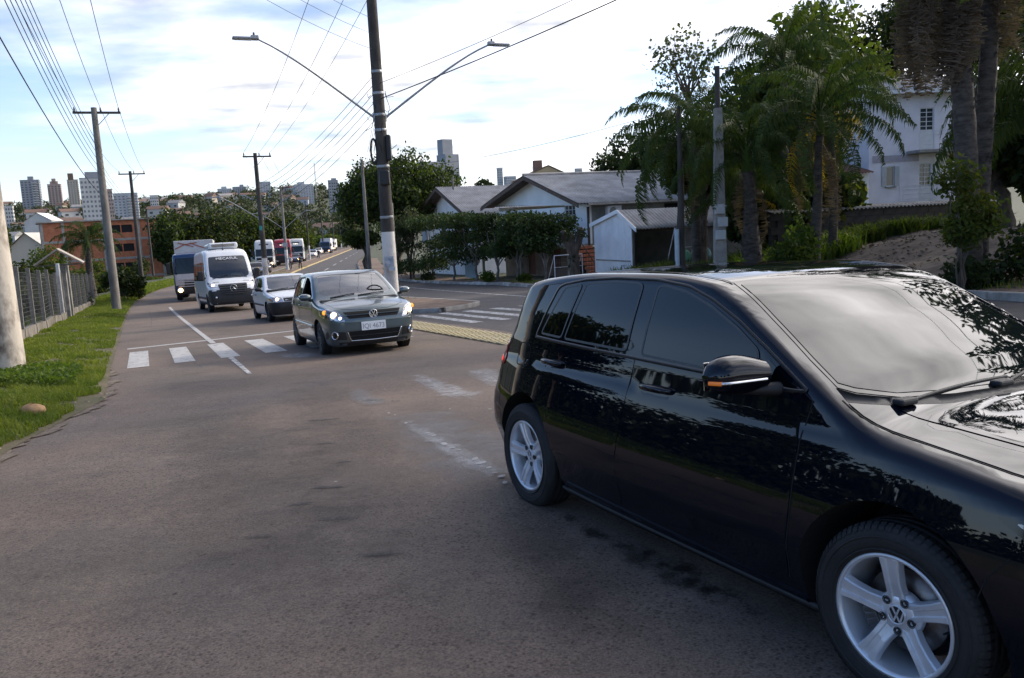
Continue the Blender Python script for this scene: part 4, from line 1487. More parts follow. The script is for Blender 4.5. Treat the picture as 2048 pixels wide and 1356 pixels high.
# ------------------------------------------------------------------ oncoming cars
M_GLASS_CAR = glass_mat('car_glass', (.55, .62, .60), .62)
M_GLASS_DK = glass_mat('car_glass_dark', (.30, .34, .34), .45)
def person_mesh(name, joints, edges, radii, m, parent=None, sub=1):
 """one continuous figure grown along a skeleton"""
 me = bpy.data.meshes.new(name)
 me.from_pydata([tuple(j) for j in joints], edges, [])
 o = bpy.data.objects.new(name, me)
 col.objects.link(o)
 md = o.modifiers.new('skin', 'SKIN')
 for i, r in enumerate(radii):
  rr = r if isinstance(r, (tuple, list)) else (r, r)
  me.skin_vertices[0].data[i].radius = rr
 me.skin_vertices[0].data[0].use_root = True
 s = o.modifiers.new('sub', 'SUBSURF')
 s.levels = sub
 s.render_levels = sub
 dg = bpy.context.evaluated_depsgraph_get()
 out = bpy.data.meshes.new_from_object(o.evaluated_get(dg), depsgraph=dg)
 bpy.data.objects.remove(o)
 out.polygons.foreach_set('use_smooth', [True] * len(out.polygons))
 mats = m if isinstance(m, (list, tuple)) else [m]
 out.materials.clear()
 for q in mats:
  out.materials.append(q)
 return link(name, out, parent)
def head_parts(parent, c, fwd, r=.105, hair=None, hair_long=False):
 """nose, ears, eyes, mouth and hair for a head centred at c that looks along fwd"""
 c, fwd = Vector(c), Vector(fwd).normalized()
 sd = fwd.cross(Vector((0, 0, 1))).normalized()
 up = Vector((0, 0, 1))
 if hair is not None:
  hb = MB()
  hb.ball(c + up * .022 - fwd * .018, r * 1.06, hair, 12, (1, 1, 1.08))
  if hair_long:
   hb.ball(c - fwd * .055 - up * .10, r * .95, hair, 10, (1, 1, 1.6))
  hb.build('hair', hair, parent)
 fb = MB()
 fb.ball(c + fwd * .012 - up * .012, r * 1.0, M_SKIN, 12, (.84, .84, 1.12))
 fb.ball(c + fwd * r * .93 - up * .01, .016, M_SKIN, 6)
 for k in (-1, 1):
  fb.ball(c + sd * k * r * .86 - up * .01, .022, M_SKIN, 6, (1, 1, 1.5))
 fb.build('face', M_SKIN, parent)
 eb = MB()
 for k in (-1, 1):
  eb.ball(c + fwd * r * .80 + sd * k * .034 + up * .012, .011, M_DARK, 6)
 eb.tube([c + fwd * r * .84 - up * .055 - sd * .022, c + fwd * r * .88 - up * .056, c + fwd * r * .84 - up * .055 + sd * .022], .005, mat('lips', (.32, .12, .10), .5), 5)
 eb.build('eyes_and_mouth', M_DARK, parent)
def seated_driver(name, label, root, seat, shirt, arm_out=False):
 """upper body behind the wheel; car coordinates; looks forwards (-x)"""
 x, y, z = seat
 t = thing(name, label, 'person')
 t.matrix_world = root.matrix_basis @ Matrix.Translation((x, y, z))
 J = [(0, 0, .10), (.03, 0, .30), (.04, 0, .48), (.035, 0, .57), (.02, 0, .66),
   (.03, -.19, .50), (-.10, -.24, .30), (-.34, -.16, .36), (.03, .19, .50), (-.06, .26, .30), (-.36, .17, .36), (-.30, -.10, .05), (-.30, .10, .05)]
 E_ = [(0, 1), (1, 2), (2, 3), (3, 4), (2, 5), (5, 6), (6, 7), (2, 8), (8, 9), (9, 10), (0, 11), (0, 12)]
 Rr = [.15, (.15, .12), (.14, .10), .06, .07, .075, .055, .035, .075, .055, .035, .085, .085]
 person_mesh('body', J, E_, Rr, shirt, t)
 head_parts(t, (.005, 0, .70), (-1, 0, 0), .100, mat('dark_hair', (.015, .011, .009), .6))
 return t
def build_car(sp):
 """small hatchback from a dictionary of measures"""
 yaw = R_(sp['yaw'])
 fx, fy, fz = sp['axle']
 a0, a1 = sp['axles']
 pit = sp.get('pitch', .04)
 nose = (fx + a0 * math.cos(yaw), fy + a0 * math.sin(yaw), fz + a0 * pit)
 root = car_root('car', sp['label'], 'car', nose, yaw, pit, sp.get('roll', 0.))
 B = Body(**sp['body'])
 paint, trimm = sp['paint'], sp.get('trim', M_BLACKP)
 L = float(B.rear.y.max())
 W = float(B.half.y.max())
 me = shell_mesh(B.F, ((-.05, L + .05), (-W - .05, W + .05), (.08, float(B.top.y.max()) + .06)), (.9, L - .9, .60), .055)
 me.materials.append(paint)
 cuts = []
 for ax in (a0, a1):
  for sg in (-1, 1):
   cuts.append(cyl_mesh((ax, sp['R']), sp['R'] + .045, (W - .30) * sg, 1.3 * sg, M_DARK, 36))
 def Fin(x, y, z):
  return np.maximum.reduce([B.F(x, y, z) + .045, sp['cab'][0] - x + 0 * y, x - sp['cab'][1], .42 - z])
 cc = (sp['cab'][0] + .55, sp['cab'][1] - .55)
 inner = shell_mesh(Fin, ((sp['cab'][0] - .05, sp['cab'][1] + .05), (-W, W), (.40, 1.5)), (cc[0], cc[1], .75), .11)
 inner.materials.append(M_SEAT)
 cuts.append(inner)
 for poly in sp['side_glass']:
  cuts.append(prism_mesh(rounded(poly, .03, 2), -1.2, 1.2, 'Y', M_BLACKP))
 ws = sp['wind_top']
 cuts.append(prism_mesh([(x, y) for x, y in mirror_poly(ws)], .80, 1.6, 'Z', M_BLACKP))
 me = cut(me, cuts)
 surf_normals(me, B)
 link('body', me, root)
 panel(B, mirror_poly([(x - .012 if i < 5 else x, y) for i, (x, y) in enumerate(ws)]), 'top', -.004, 'windscreen', M_GLASS_CAR, root, .09, 0)
 for sg in (1, -1):
  for i, poly in enumerate(sp['side_glass']):
   if sg > 0 and i in sp.get('open', ()):
    continue
   panel(B, rounded(poly, .03, 2), 'side', -.006, 'window', M_GLASS_DK, root, .10, 0, sg)
   strip(B, rounded(poly, .03, 2), 'side', .022, .003, 'window_seal', M_BLACKP, root, sg, closed=True)
 for sg in (1, -1):
  for poly, hx in sp['doors']:
   d = panel(B, rounded(poly, .02), 'side', .002, 'door', paint, root, .10, .008, sg)
   strip(B, rounded(poly, .02), 'side', .009, .0008, 'door_seam', M_SEAM, d, sg, closed=True)
   hb = MB()
   pts = []
   for k in range(6):
    s = B.solve([hx - .15 * k / 5], [sp['handle_z']], 'side', sg)[0]
    pts.append((s[0], s[1] + sg * (.012 + .02 * math.sin(math.pi * k / 5)), s[2]))
   hb.tube(pts, .013, sp.get('handle_m', paint), 6)
   hb.build('door_handle', paint, d)
  if sp.get('moulding'):
   strip(B, sp['moulding'], 'side', .055, .010, 'side_moulding', sp.get('mould_m', paint), root, sg, thick=.01)
  mx, mz = sp['mirror']
  c = B.solve([mx], [mz - .04], 'side', sg)[0]
  mm = MB()
  secs = []
  for i in range(9):
   k = i / 8
   end = math.sqrt(max(0, 1 - max(0, (k - .6) / .4) ** 2)) * (.6 + .4 * min(1, k * 4))
   secs.append([(mx - .01 + (.075 if math.cos(a) < 0 else .03) * math.cos(a) * (.25 + .75 * end), c[1] + sg * (.035 + .20 * k), mz + .062 * math.sin(a) * (.15 + .85 * end)) for a in [2 * math.pi * j / 12 for j in range(12)]])
  mm.add([v for q in secs for v in q], [(i * 12 + j, i * 12 + (j + 1) % 12, (i + 1) * 12 + (j + 1) % 12, (i + 1) * 12 + j) for i in range(8) for j in range(12)], sp.get('mirror_m', paint), True)
  mm.add(secs[0], [tuple(range(12))], sp.get('mirror_m', paint))
  mm.add(secs[-1], [tuple(range(12))], sp.get('mirror_m', paint))
  mm.tube([(mx - .03, c[1] - sg * .03, mz - .06), (mx - .01, c[1] + sg * .07, mz - .045)], [.03, .022], M_BLACKP, 8)
  mm.build('wing_mirror', paint, root)
 hood = mirror_poly(sp['hood'])
 panel(B, hood, 'top', .002, 'bonnet', paint, root, .08, .008)
 strip(B, hood, 'top', .010, .0005, 'bonnet_seam', M_SEAM, root, closed=True)
 wm = MB()
 for a, b in sp['wipers']:
  pts = []
  for k in range(8):
   q = np.array(a) + (np.array(b) - np.array(a)) * k / 7
   z = B.solve([q[0]], [q[1]], 'top')[0][2]
   pts.append((q[0], q[1], z + .012))
  wm.tube(pts, .010, M_BLACKP, 6)
 wm.build('wipers', M_BLACKP, root)
 for sg in (1, -1):
  hl = panel(B, [(y * sg, z) for y, z in rounded(sp['headlamp'], .02)][::sg], 'front', .002, 'headlamp', M_REFL, root, .05, .01)
  for (y, z, r, m_) in sp['lamps']:
   p = B.solve([y * sg], [z], 'front')[0]
   lb = MB().ball((p[0] - .004, p[1], p[2]), r, m_, 12, (.35, 1, 1))
   lb.build('bulb', m_, hl)
  panel(B, [(y * sg, z) for y, z in rounded(sp['headlamp'], .02)][::sg], 'front', .016, 'lamp_glass', M_LENS, hl, .05, .0)
  panel(B, rounded(sp['tail'], .02), 'side', .004, 'tail_lamp', M_REDL, root, .06, .008, sg)
  if 'fog' in sp:
   y, z, r = sp['fog']
   p = B.solve([y * sg], [z], 'front')[0]
   p2 = B.solve([(y + .05) * sg], [z], 'front')[0]
   d = Vector((p2 - p)).normalized()
   nrm = Vector((-abs(d.y), d.x * sg * (1 if d.y * sg > 0 else -1), 0)).normalized()
   Mx = nrm.to_track_quat('Z', 'Y').to_matrix()
   fb = MB()
   fb.lathe([(r * 1.12, -.01), (r * 1.12, .012), (r, .016), (r * .86, .008), (r * .86, -.012)], M_CHROME, 24)
   fb.lathe([(r * .86, .0), (0, .004)], M_GLOSSB, 24)
   fb.v = [tuple(Mx @ Vector(v) + Vector(p)) for v in fb.v]
   fb.build('fog_lamp', M_CHROME, root)
 for nm, poly, off, m_ in sp['front']:
  panel(B, rounded(poly, .015), 'front', off, nm, m_, root, .06, .012)
 for nm, line, w_, m_ in sp.get('front_strips', ()):
  strip(B, line, 'front', w_, .012, nm, m_, root, thick=.012)
 if 'plate' in sp:
  y, z, w_, h_, txt, style = sp['plate']
  p = B.solve([y], [z], 'front')[0]
  pm = MB().box((p[0] - .022, y, z), (.008, w_, h_), M_PLATEW, bev=.003)
  pl = pm.build('number_plate', M_PLATEW, root)
  if style == 'blue':
   MB().box((p[0] - .0275, y, z + h_ * .36), (.003, w_ * .98, h_ * .26), M_PLATEB).build('plate_band', M_PLATEB, pl)
   text_obj('plate_letters', txt, h_ * .74, (p[0] - .0275, y, z - h_ * .13), FRONT_M, M_INK, pl, .001, .86)
  else:
   text_obj('plate_letters', txt, h_ * .80, (p[0] - .0275, y, z - h_ * .05), FRONT_M, sp.get('ink', M_INK), pl, .001, .92)
 if sp.get('cabin', True):
  ci = MB()
  x0 = sp['cab'][0]
  ci.box((x0 + .28, 0, .86), (.50, 2 * W - .22, .20), M_BLACKP, bev=.05)
  ci.build('dashboard', M_BLACKP, root)
  for sg in (-1, 1):
   for sx in ((1.75 + sp.get('seat_dx', 0.)), ):
    sb = MB()
    sb.box((sx, .36 * sg, .46), (.50, .48, .18), M_SEAT, bev=.05)
    sb.box((sx + .30, .36 * sg, .76), (.14, .46, .62), M_SEAT, M=Matrix.Rotation(.22, 3, 'Y'), bev=.05)
    sb.box((sx + .40, .36 * sg, 1.15), (.09, .25, .17), M_SEAT, bev=.03)
    sb.build('front_seat', M_SEAT, root)
  sb = MB().box((3.0, 0, .70), (.16, 2 * W - .34, .62), M_SEAT, bev=.05)
  sb.build('rear_seat', M_SEAT, root)
  sw = MB()
  for k in range(16):
   a, b = 2 * math.pi * k / 16, 2 * math.pi * (k + 1) / 16
   sw.tube([(1.18 + .04 * math.sin(a), -.36 + .18 * math.cos(a), .98 + .17 * math.sin(a)), (1.18 + .04 * math.sin(b), -.36 + .18 * math.cos(b), .98 + .17 * math.sin(b))], .014, M_BLACKP, 5, cap=False)
  sw.build('steering_wheel', M_BLACKP, root)
  x_, z_ = sp['cab_mirror']
  MB().box((x_, 0, z_), (.03, .22, .06), M_GLOSSB, bev=.012).build('cabin_mirror', M_GLOSSB, root)
 for ax in (a0, a1):
  for sg in (1, -1):
   add_wheel(root, (ax, (W - .125) * sg, sp['R']), sg, sp['R'], sp['R'] * .62, .18, sp.get('steer', 0.) if ax == a0 else 0., sp['wheel'])
 return root, B
M_PAINT_GOL = mat('grey_green_paint', (.095, .125, .135), .30, metal=.6, spec=.5, coat=1., var=.08, vscale=3)
M_PAINT_W = mat('white_paint', (.72, .73, .74), .35, spec=.5, coat=.5, var=.05, vscale=2)
hatch_body = dict(
 top=[(-.1, .745), (0, .775), (.1, .81), (.3, .858), (.6, .915), (.90, .955), (1.00, .985), (1.3, 1.155), (1.6, 1.315), (1.8, 1.40), (2.05, 1.448), (2.4, 1.462), (3.0, 1.44), (3.5, 1.385), (3.7, 1.34), (4.1, 1.26)],
 crown=[(0, .10), (.9, .07), (1.2, .09), (1.6, .09), (2.0, .06), (3, .05), (4, .06)],
 half=[(.15, .74), (.25, .79), (.4, .815), (.6, .83), (.82, .83), (.90, .818), (.96, .80), (1.0, .782), (1.2, .715), (1.36, .655), (1.44, .622)],
 plan=[(-.1, .21), (0, .17), (.2, .09), (.45, .04), (.9, .01), (1.4, 0), (2.6, 0), (3.2, .02), (3.6, .07), (3.95, .14)],
 rear=[(.15, 3.85), (.5, 3.93), (.7, 3.90), (.95, 3.83), (1.0, 3.80), (1.2, 3.70), (1.36, 3.60)],
 front=[(.15, .10), (.3, .03), (.45, 0), (.6, 0.0), (.7, .02), (.8, .06)], cf=.11, cr=.08, zmin=.17,
 rt=lambda x: .07 - .02 * sstep(1.2, 2.0, x), re=.18)
side_glass5 = [[(1.28, .985), (1.30, 1.04), (1.70, 1.265), (1.95, 1.345), (2.24, 1.365), (2.30, .99)], [(2.40, .99), (2.36, 1.365), (2.80, 1.355), (3.12, 1.30), (3.42, 1.005)]]
gol_dark, B_gol = build_car(dict(
 label='dark grey-green four-door hatchback with lit headlamps on the zebra crossing', axle=(-2.63, 15.06, -.525), yaw=-66.4, pitch=.045, axles=(.80, 3.265), R=.30,
 body=hatch_body, paint=M_PAINT_GOL, cab=(.86, 3.62),
 side_glass=side_glass5, open=(0,),
 wind_top=[(1.045, 0), (1.055, .3), (1.10, .52), (1.16, .62), (1.20, .645), (1.5, .600), (1.80, .545), (1.80, .50), (1.775, .3), (1.765, 0)],
 hood=[(.10, 0), (.125, .28), (.19, .46), (.33, .60), (.6, .655), (.95, .685), (1.05, .682), (1.03, .56), (.975, .3), (.96, 0)],
 doors=[([(1.12, .93), (2.34, .965), (2.36, .6), (2.36, .28), (1.24, .25), (1.16, .5), (1.12, .8)], 2.27), ([(2.37, .965), (3.28, .985), (3.22, .74), (2.96, .62), (2.84, .40), (2.80, .28), (2.38, .28), (2.38, .6)], 3.12)],
 handle_z=.86, handle_m=M_PAINT_GOL, moulding=[(1.16, .50), (2.9, .53)], mirror=(1.20, 1.02),
 wipers=[((1.02, .50), (1.075, .05)), ((1.005, .0), (1.10, -.50))],
 headlamp=[(.49, .605), (.53, .70), (.60, .775), (.70, .812), (.80, .82), (.80, .69), (.72, .635)],
 lamps=[(.655, .715, .058, M_LAMPON), (.565, .66, .028, M_LAMPW), (.765, .765, .042, M_AMBER)],
 tail=[(3.66, .80), (3.66, .95), (3.80, .95), (3.85, .80)], fog=(.66, .375, .062),
 front=[('grille', [(-.50, .755), (.50, .755), (.42, .645), (-.42, .645)], .004, M_DARK), ('grille_bar', [(-.47, .708), (.47, .708), (.465, .694), (-.465, .694)], .012, M_PAINT_GOL),
     ('air_intake', [(-.47, .43), (.47, .43), (.40, .275), (-.40, .275)], .003, M_DARK), ('fog_surround', [(.50, .43), (.76, .44), (.76, .31), (.47, .29)], .003, M_BLACKP), ('fog_surround', [(-.76, .44), (-.50, .43), (-.47, .29), (-.76, .31)], .003, M_BLACKP),
     ('lower_lip', [(-.60, .25), (.60, .25), (.58, .19), (-.58, .19)], .006, M_BLACKP)],
 front_strips=[('chrome_trim', [(-.47, .44), (-.405, .272), (0, .262), (.405, .272), (.47, .44)], .014, M_CHROME), ('bumper_crease', [(-.70, .585), (0, .575), (.70, .585)], .008, M_PAINT_GOL), ('intake_slat', [(-.42, .35), (.42, .35)], .012, M_BLACKP)],
 plate=(0.02, .505, .42, .145, 'IQI 4673', 'plain'), ink=mat('pale_ink', (.35, .32, .30), .5), cab_mirror=(1.62, 1.25), wheel='hubcap', steer=R_(-3)))
pp = B_gol.solve([0.], [.70], 'front')[0]
vw_logo(gol_dark, (pp[0] - .022, 0, .70), .074, FRONT_M, M_CHROME, M_GLOSSB, .008)
drv = seated_driver('person', 'driver in a dark shirt at the open side window of the dark hatchback', gol_dark, (1.86, -.36, .40), mat('dark_shirt', (.03, .03, .04), .9, var=.2))
psg = seated_driver('person', 'front passenger with bare arms beside the open window of the dark hatchback', gol_dark, (1.84, .36, .40), mat('brown_shirt', (.16, .09, .06), .9, var=.2))
hatch4 = dict(hatch_body)
hatch4['top'] = [(-.1, .64), (0, .68), (.1, .745), (.3, .80), (.6, .86), (.95, .915), (1.06, .945), (1.35, 1.10), (1.65, 1.275), (1.85, 1.365), (2.05, 1.405), (2.4, 1.418), (3.0, 1.40), (3.5, 1.345), (3.7, 1.30), (4.1, 1.22)]
gol_white, B_g4 = build_car(dict(
 label='small white two-door hatchback with unpainted dark bumper and one lit headlamp showing', axle=(-6.66, 26.1, -1.04), yaw=-64.5, pitch=.046, axles=(.78, 3.25), R=.29,
 body=hatch4, paint=M_PAINT_W, cab=(.90, 3.60),
 side_glass=[[(1.34, .945), (1.36, 1.00), (1.74, 1.22), (1.95, 1.30), (2.46, 1.325), (2.52, .955)], [(2.62, .955), (2.58, 1.32), (2.95, 1.295), (3.22, 1.22), (3.46, .97)]],
 wind_top=[(1.10, 0), (1.11, .3), (1.15, .52), (1.21, .62), (1.25, .64), (1.55, .60), (1.83, .548), (1.83, .50), (1.81, .3), (1.80, 0)],
 hood=[(.09, 0), (.11, .3), (.16, .52), (.30, .61), (.6, .66), (.98, .69), (1.09, .685), (1.08, .56), (1.03, .3), (1.015, 0)],
 doors=[([(1.16, .90), (2.55, .93), (2.58, .6), (2.56, .28), (1.26, .25), (1.18, .5)], 2.46)],
 handle_z=.80, handle_m=M_BLACKP, moulding=[(1.16, .50), (2.92, .52)], mould_m=M_BLACKP, mirror=(1.28, .985), mirror_m=M_BLACKP,
 wipers=[((1.07, .50), (1.12, .05)), ((1.06, .0), (1.15, -.50))],
 headlamp=[(.44, .60), (.46, .71), (.60, .735), (.74, .74), (.80, .72), (.80, .62), (.66, .59)],
 lamps=[(.60, .665, .058, M_LAMPON), (.73, .675, .035, mat('amber_lens_off', (.55, .25, .06), .2))],
 tail=[(3.66, .72), (3.66, .90), (3.78, .90), (3.84, .72)],
 front=[('grille', [(-.42, .70), (.42, .70), (.40, .60), (-.40, .60)], .004, M_BLACKP), ('bumper', [(-.79, .585), (.79, .585), (.80, .40), (.72, .21), (-.72, .21), (-.80, .40)], .012, M_BLACKP)],
 plate=(0, .40, .40, .13, 'IJB 2816', 'plain'), cab_mirror=(1.60, 1.21), wheel='steel'))
for sg in (1, -1):
 panel(B_g4, rounded([(.05, .58), (.50, .57), (.46, .40), (.40, .22), (.10, .22)], .02), 'side', .012, 'bumper', M_BLACKP, gol_white, .08, .012, sg)
# ------------------------------------------------------------------ white passenger van
M_VANGREY = mat('van_bumper', (.030, .031, .033), .6, var=.15)
def star_emblem(parent, c, r, M, m):
 mb = MB()
 for k in range(28):
  a, b = 2 * math.pi * k / 28, 2 * math.pi * (k + 1) / 28
  mb.tube([(r * math.cos(a), r * math.sin(a), .004), (r * math.cos(b), r * math.sin(b), .004)], r * .075, m, 6, cap=False)
 for k in range(3):
  a = math.radians(90 + 120 * k)
  d = Vector((math.cos(a), math.sin(a), 0))
  n = Vector((-d.y, d.x, 0))
  v = [d * r, n * r * .13, -n * r * .13, Vector((0, 0, r * .16))]
  mb.add([x + Vector((0, 0, .004)) for x in v], [(0, 1, 3), (0, 3, 2), (1, 2, 3)], m)
 o = mb.build('emblem', m, parent)
 mw = Matrix(M).to_4x4()
 mw.translation = Vector(c)
 o.matrix_local = mw
def build_van():
 yaw = R_(-65.2)
 root = car_root('van', 'white high-roof passenger van with dark bumper and lettering on its windscreen', 'van', (-11.77 + 1.0 * math.cos(yaw), 36.0 + 1.0 * math.sin(yaw), -1.50), yaw, .046, 0)
 B = Body(top=[(-.1, .92), (0, .98), (.12, 1.06), (.4, 1.17), (.72, 1.27), (.82, 1.32), (1.1, 1.72), (1.4, 2.13), (1.6, 2.36), (1.85, 2.54), (2.3, 2.64), (3.2, 2.68), (6.8, 2.68), (7.1, 2.62)],
    crown=[(0, .12), (.7, .10), (1.0, .10), (1.6, .10), (2.4, .09), (7, .09)],
    half=[(.25, .93), (.45, .97), (.8, .99), (1.25, .99), (1.6, .975), (2.2, .915), (2.5, .88), (2.7, .85)],
    plan=[(-.1, .18), (0, .15), (.2, .08), (.5, .03), (1.0, 0), (6.3, 0), (6.9, .03)],
    rear=[(.2, 6.85), (1, 6.9), (2.7, 6.80)], front=[(.2, .12), (.4, .02), (.6, 0), (.9, .03), (1.0, .06), (1.1, .1)], cf=.09, cr=.03, zmin=.28, rt=.14, re=.16)
 me = shell_mesh(B.F, ((-.05, 6.95), (-1.05, 1.05), (.2, 2.78)), (1.1, 6.0, 1.1), .085)
 me.materials.append(M_PAINT_W)
 cuts = []
 for ax in (1.0, 5.0):
  for sg in (-1, 1):
   cuts.append(cyl_mesh((ax, .36), .42, .66 * sg, 1.4 * sg, M_DARK, 36))
 def Fin(x, y, z):
  return np.maximum.reduce([B.F(x, y, z) + .05, .78 - x + 0 * y, x - 3.3, .75 - z])
 inner = shell_mesh(Fin, ((.7, 3.35), (-1, 1), (.72, 2.7)), (1.5, 2.7, 1.4), .14)
 inner.materials.append(M_SEAT)
 cuts.append(inner)
 ws = [(.87, 0), (.885, .4), (.93, .68), (.985, .79), (1.05, .80), (1.3, .775), (1.56, .735), (1.58, .68), (1.56, .4), (1.55, 0)]
 cuts.append(prism_mesh(mirror_poly(ws), 1.2, 2.62, 'Z', M_BLACKP))
 sg_ = [[(1.02, 1.38), (1.04, 1.52), (1.45, 2.02), (1.95, 2.10), (2.0, 1.36)]]
 for p in sg_:
  cuts.append(prism_mesh(rounded(p, .05, 2), -1.3, 1.3, 'Y', M_BLACKP))
 me = cut(me, cuts)
 surf_normals(me, B)
 link('body', me, root)
 panel(B, mirror_poly(ws), 'top', -.005, 'windscreen', M_GLASS_CAR, root, .12, 0)
 for sg in (1, -1):
  panel(B, rounded(sg_[0], .05, 2), 'side', -.006, 'window', M_GLASS_DK, root, .12, 0, sg)
  for a, b in ((2.15, 3.5), (3.6, 5.0), (5.1, 6.5)):
   panel(B, rounded([(a, 1.32), (a, 2.10), (b, 2.10), (b, 1.32)], .05), 'side', .004, 'window', M_TINT, root, .15, .006, sg)
  strip(B, [(1.0, 1.30), (1.02, .6), (1.45, .45)], 'side', .012, .001, 'door_seam', M_SEAM, root, sg)
  strip(B, [(2.08, 2.2), (2.08, .45)], 'side', .012, .001, 'door_seam', M_SEAM, root, sg)
  strip(B, [(1.5, .58), (4.5, .58)], 'side', .10, .012, 'side_moulding', M_VANGREY, root, sg, thick=.012)
  strip(B, [(1.45, .36), (4.5, .36)], 'side', .14, .012, 'sill', M_VANGREY, root, sg, thick=.012)
  hl = panel(B, [(y * sg, z) for y, z in rounded([(.60, 1.02), (.60, 1.13), (.76, 1.18), (.93, 1.24), (.95, 1.08), (.80, 1.0)], .02)][::sg], 'front', .003, 'headlamp', M_REFL, root, .06, .01)
  p = B.solve([.77 * sg], [1.09], 'front')[0]
  MB().ball((p[0] - .006, p[1], p[2]), .072, M_LAMPON, 12, (.35, 1, 1)).build('bulb', M_LAMPON, hl)
  panel(B, rounded([(.05, .90), (.28, .92), (.52, .80), (.55, .45), (.12, .30), (.05, .45)], .03), 'side', .012, 'bumper', M_VANGREY, root, .08, .012, sg)
  c = B.solve([1.02], [1.45], 'side', sg)[0]
  mm = MB().box((1.02, c[1] + sg * .20, 1.52), (.12, .24, .40), M_BLACKP, bev=.05)
  mm.tube([(1.06, c[1] - sg * .02, 1.42), (1.03, c[1] + sg * .12, 1.42)], .035, M_BLACKP, 8)
  mm.build('wing_mirror', M_BLACKP, root)
  fp = B.solve([.70 * sg], [.60], 'front')[0]
  MB().ball((fp[0] - .004, fp[1], fp[2]), .05, M_REFL, 10, (.3, 1, 1)).build('fog_lamp', M_REFL, root)
 panel(B, rounded([(-.95, .86), (.95, .86), (.97, .55), (.85, .30), (-.85, .30), (-.97, .55)], .03), 'front', .010, 'bumper', M_VANGREY, root, .08, .015)
 panel(B, rounded([(-.58, 1.12), (.58, 1.12), (.52, .78), (.36, .66), (-.36, .66), (-.52, .78)], .05), 'front', .020, 'grille', M_BLACKP, root, .08, .02)
 for z, w in ((1.05, .53), (.97, .51), (.88, .49), (.80, .46), (.72, .38)):
  strip(B, [(-w, z), (w, z)], 'front', .03, .038, 'grille_slat', M_VANGREY, root, thick=.015)
 p = B.solve([0.], [.95], 'front')[0]
 star_emblem(root, (p[0] - .05, 0, .95), .135, FRONT_M, M_CHROME)
 pm = MB().box((p[0] - .035, .02, .48), (.01, .46, .16), M_PLATEW, bev=.003).build('number_plate', M_PLATEW, root)
 MB().box((p[0] - .042, .02, .535), (.004, .455, .046), M_PLATEB).build('plate_band', M_PLATEB, pm)
 text_obj('plate_letters', 'JES4A77', .115, (p[0] - .043, .02, .46), FRONT_M, mat('plate_letter_blue', (.08, .10, .28), .5), pm, .001, .80)
 hood = mirror_poly([(.10, 0), (.13, .45), (.22, .72), (.45, .80), (.74, .83), (.82, .80), (.76, .5), (.73, 0)])
 panel(B, hood, 'top', .003, 'bonnet', M_PAINT_W, root, .10, .01)
 strip(B, hood, 'top', .012, .0005, 'bonnet_seam', M_SEAM, root, closed=True)
 for sg in (1, -1):
  strip(B, [(.66, .48 * sg), (.70, .74 * sg)], 'top', .05, .006, 'bonnet_vent', M_BLACKP, root)
  pts = []
  for k in range(8):
   q = (.90 + .05 * k / 7 * (1 if sg > 0 else .6), (.70 - .62 * k / 7) * sg)
   z = B.solve([q[0]], [q[1]], 'top')[0][2]
   pts.append((q[0], q[1], z + .015))
  MB().tube(pts, .013, M_BLACKP, 6).build('wiper', M_BLACKP, root)
 q = B.solve([1.50], [0.], 'top')[0]
 q2 = B.solve([1.44], [0.], 'top')[0]
 up = (Vector(q) - Vector(q2)).normalized()
 rt_ = Vector((0, -1, 0))
 out = rt_.cross(up)
 M3 = Matrix((rt_, up, out)).transposed()
 text_obj('lettering', 'MECASUL', .185, Vector(q) - up * .09 + out * .035, M3, mat('white_letters', (.8, .8, .8), .5), root, .002, 1.12)
 ac = MB()
 ac.box((3.1, 0, 2.78), (1.7, 1.25, .26), M_PAINT_W, bev=.09)
 ac.box((2.25, 0, 2.79), (.06, .95, .13), M_CONC_D, bev=.02)
 ac.build('air_conditioner', M_PAINT_W, root)
 MB().tube([(2.0, .05, 2.58), (1.88, .05, 2.92)], [.008, .004], M_BLACKP, 5).ball((2.0, .05, 2.60), .035, M_BLACKP, 8).build('aerial', M_BLACKP, root)
 db = MB().box((1.25, 0, 1.22), (.7, 1.7, .22), M_BLACKP, bev=.06)
 db.build('dashboard', M_BLACKP, root)
 for sg in (-1, 1):
  sb = MB()
  sb.box((2.35, .45 * sg, 1.25), (.16, .5, .75), M_SEAT, bev=.05)
  sb.box((2.12, .45 * sg, .92), (.55, .52, .18), M_SEAT, bev=.05)
  sb.box((2.37, .45 * sg, 1.70), (.10, .28, .20), M_SEAT, bev=.03)
  sb.build('front_seat', M_SEAT, root)
 MB().box((1.30, .30, 1.395), (.02, .16, .12), mat('blue_card', (.05, .2, .6), .5), bev=.004).build('dashboard_card', None, root)
 for ax in (1.0, 5.0):
  for sg in (1, -1):
   add_wheel(root, (ax, .86 * sg, .36), sg, .36, .22, .22, 0, 'alloy' if ax > 3 else 'steel')
 seated_driver('person', 'driver in a pale shirt behind the windscreen of the white van', root, (2.02, -.45, 1.02), mat('pale_shirt', (.55, .52, .48), .9, var=.1))
 return root
van = build_van()
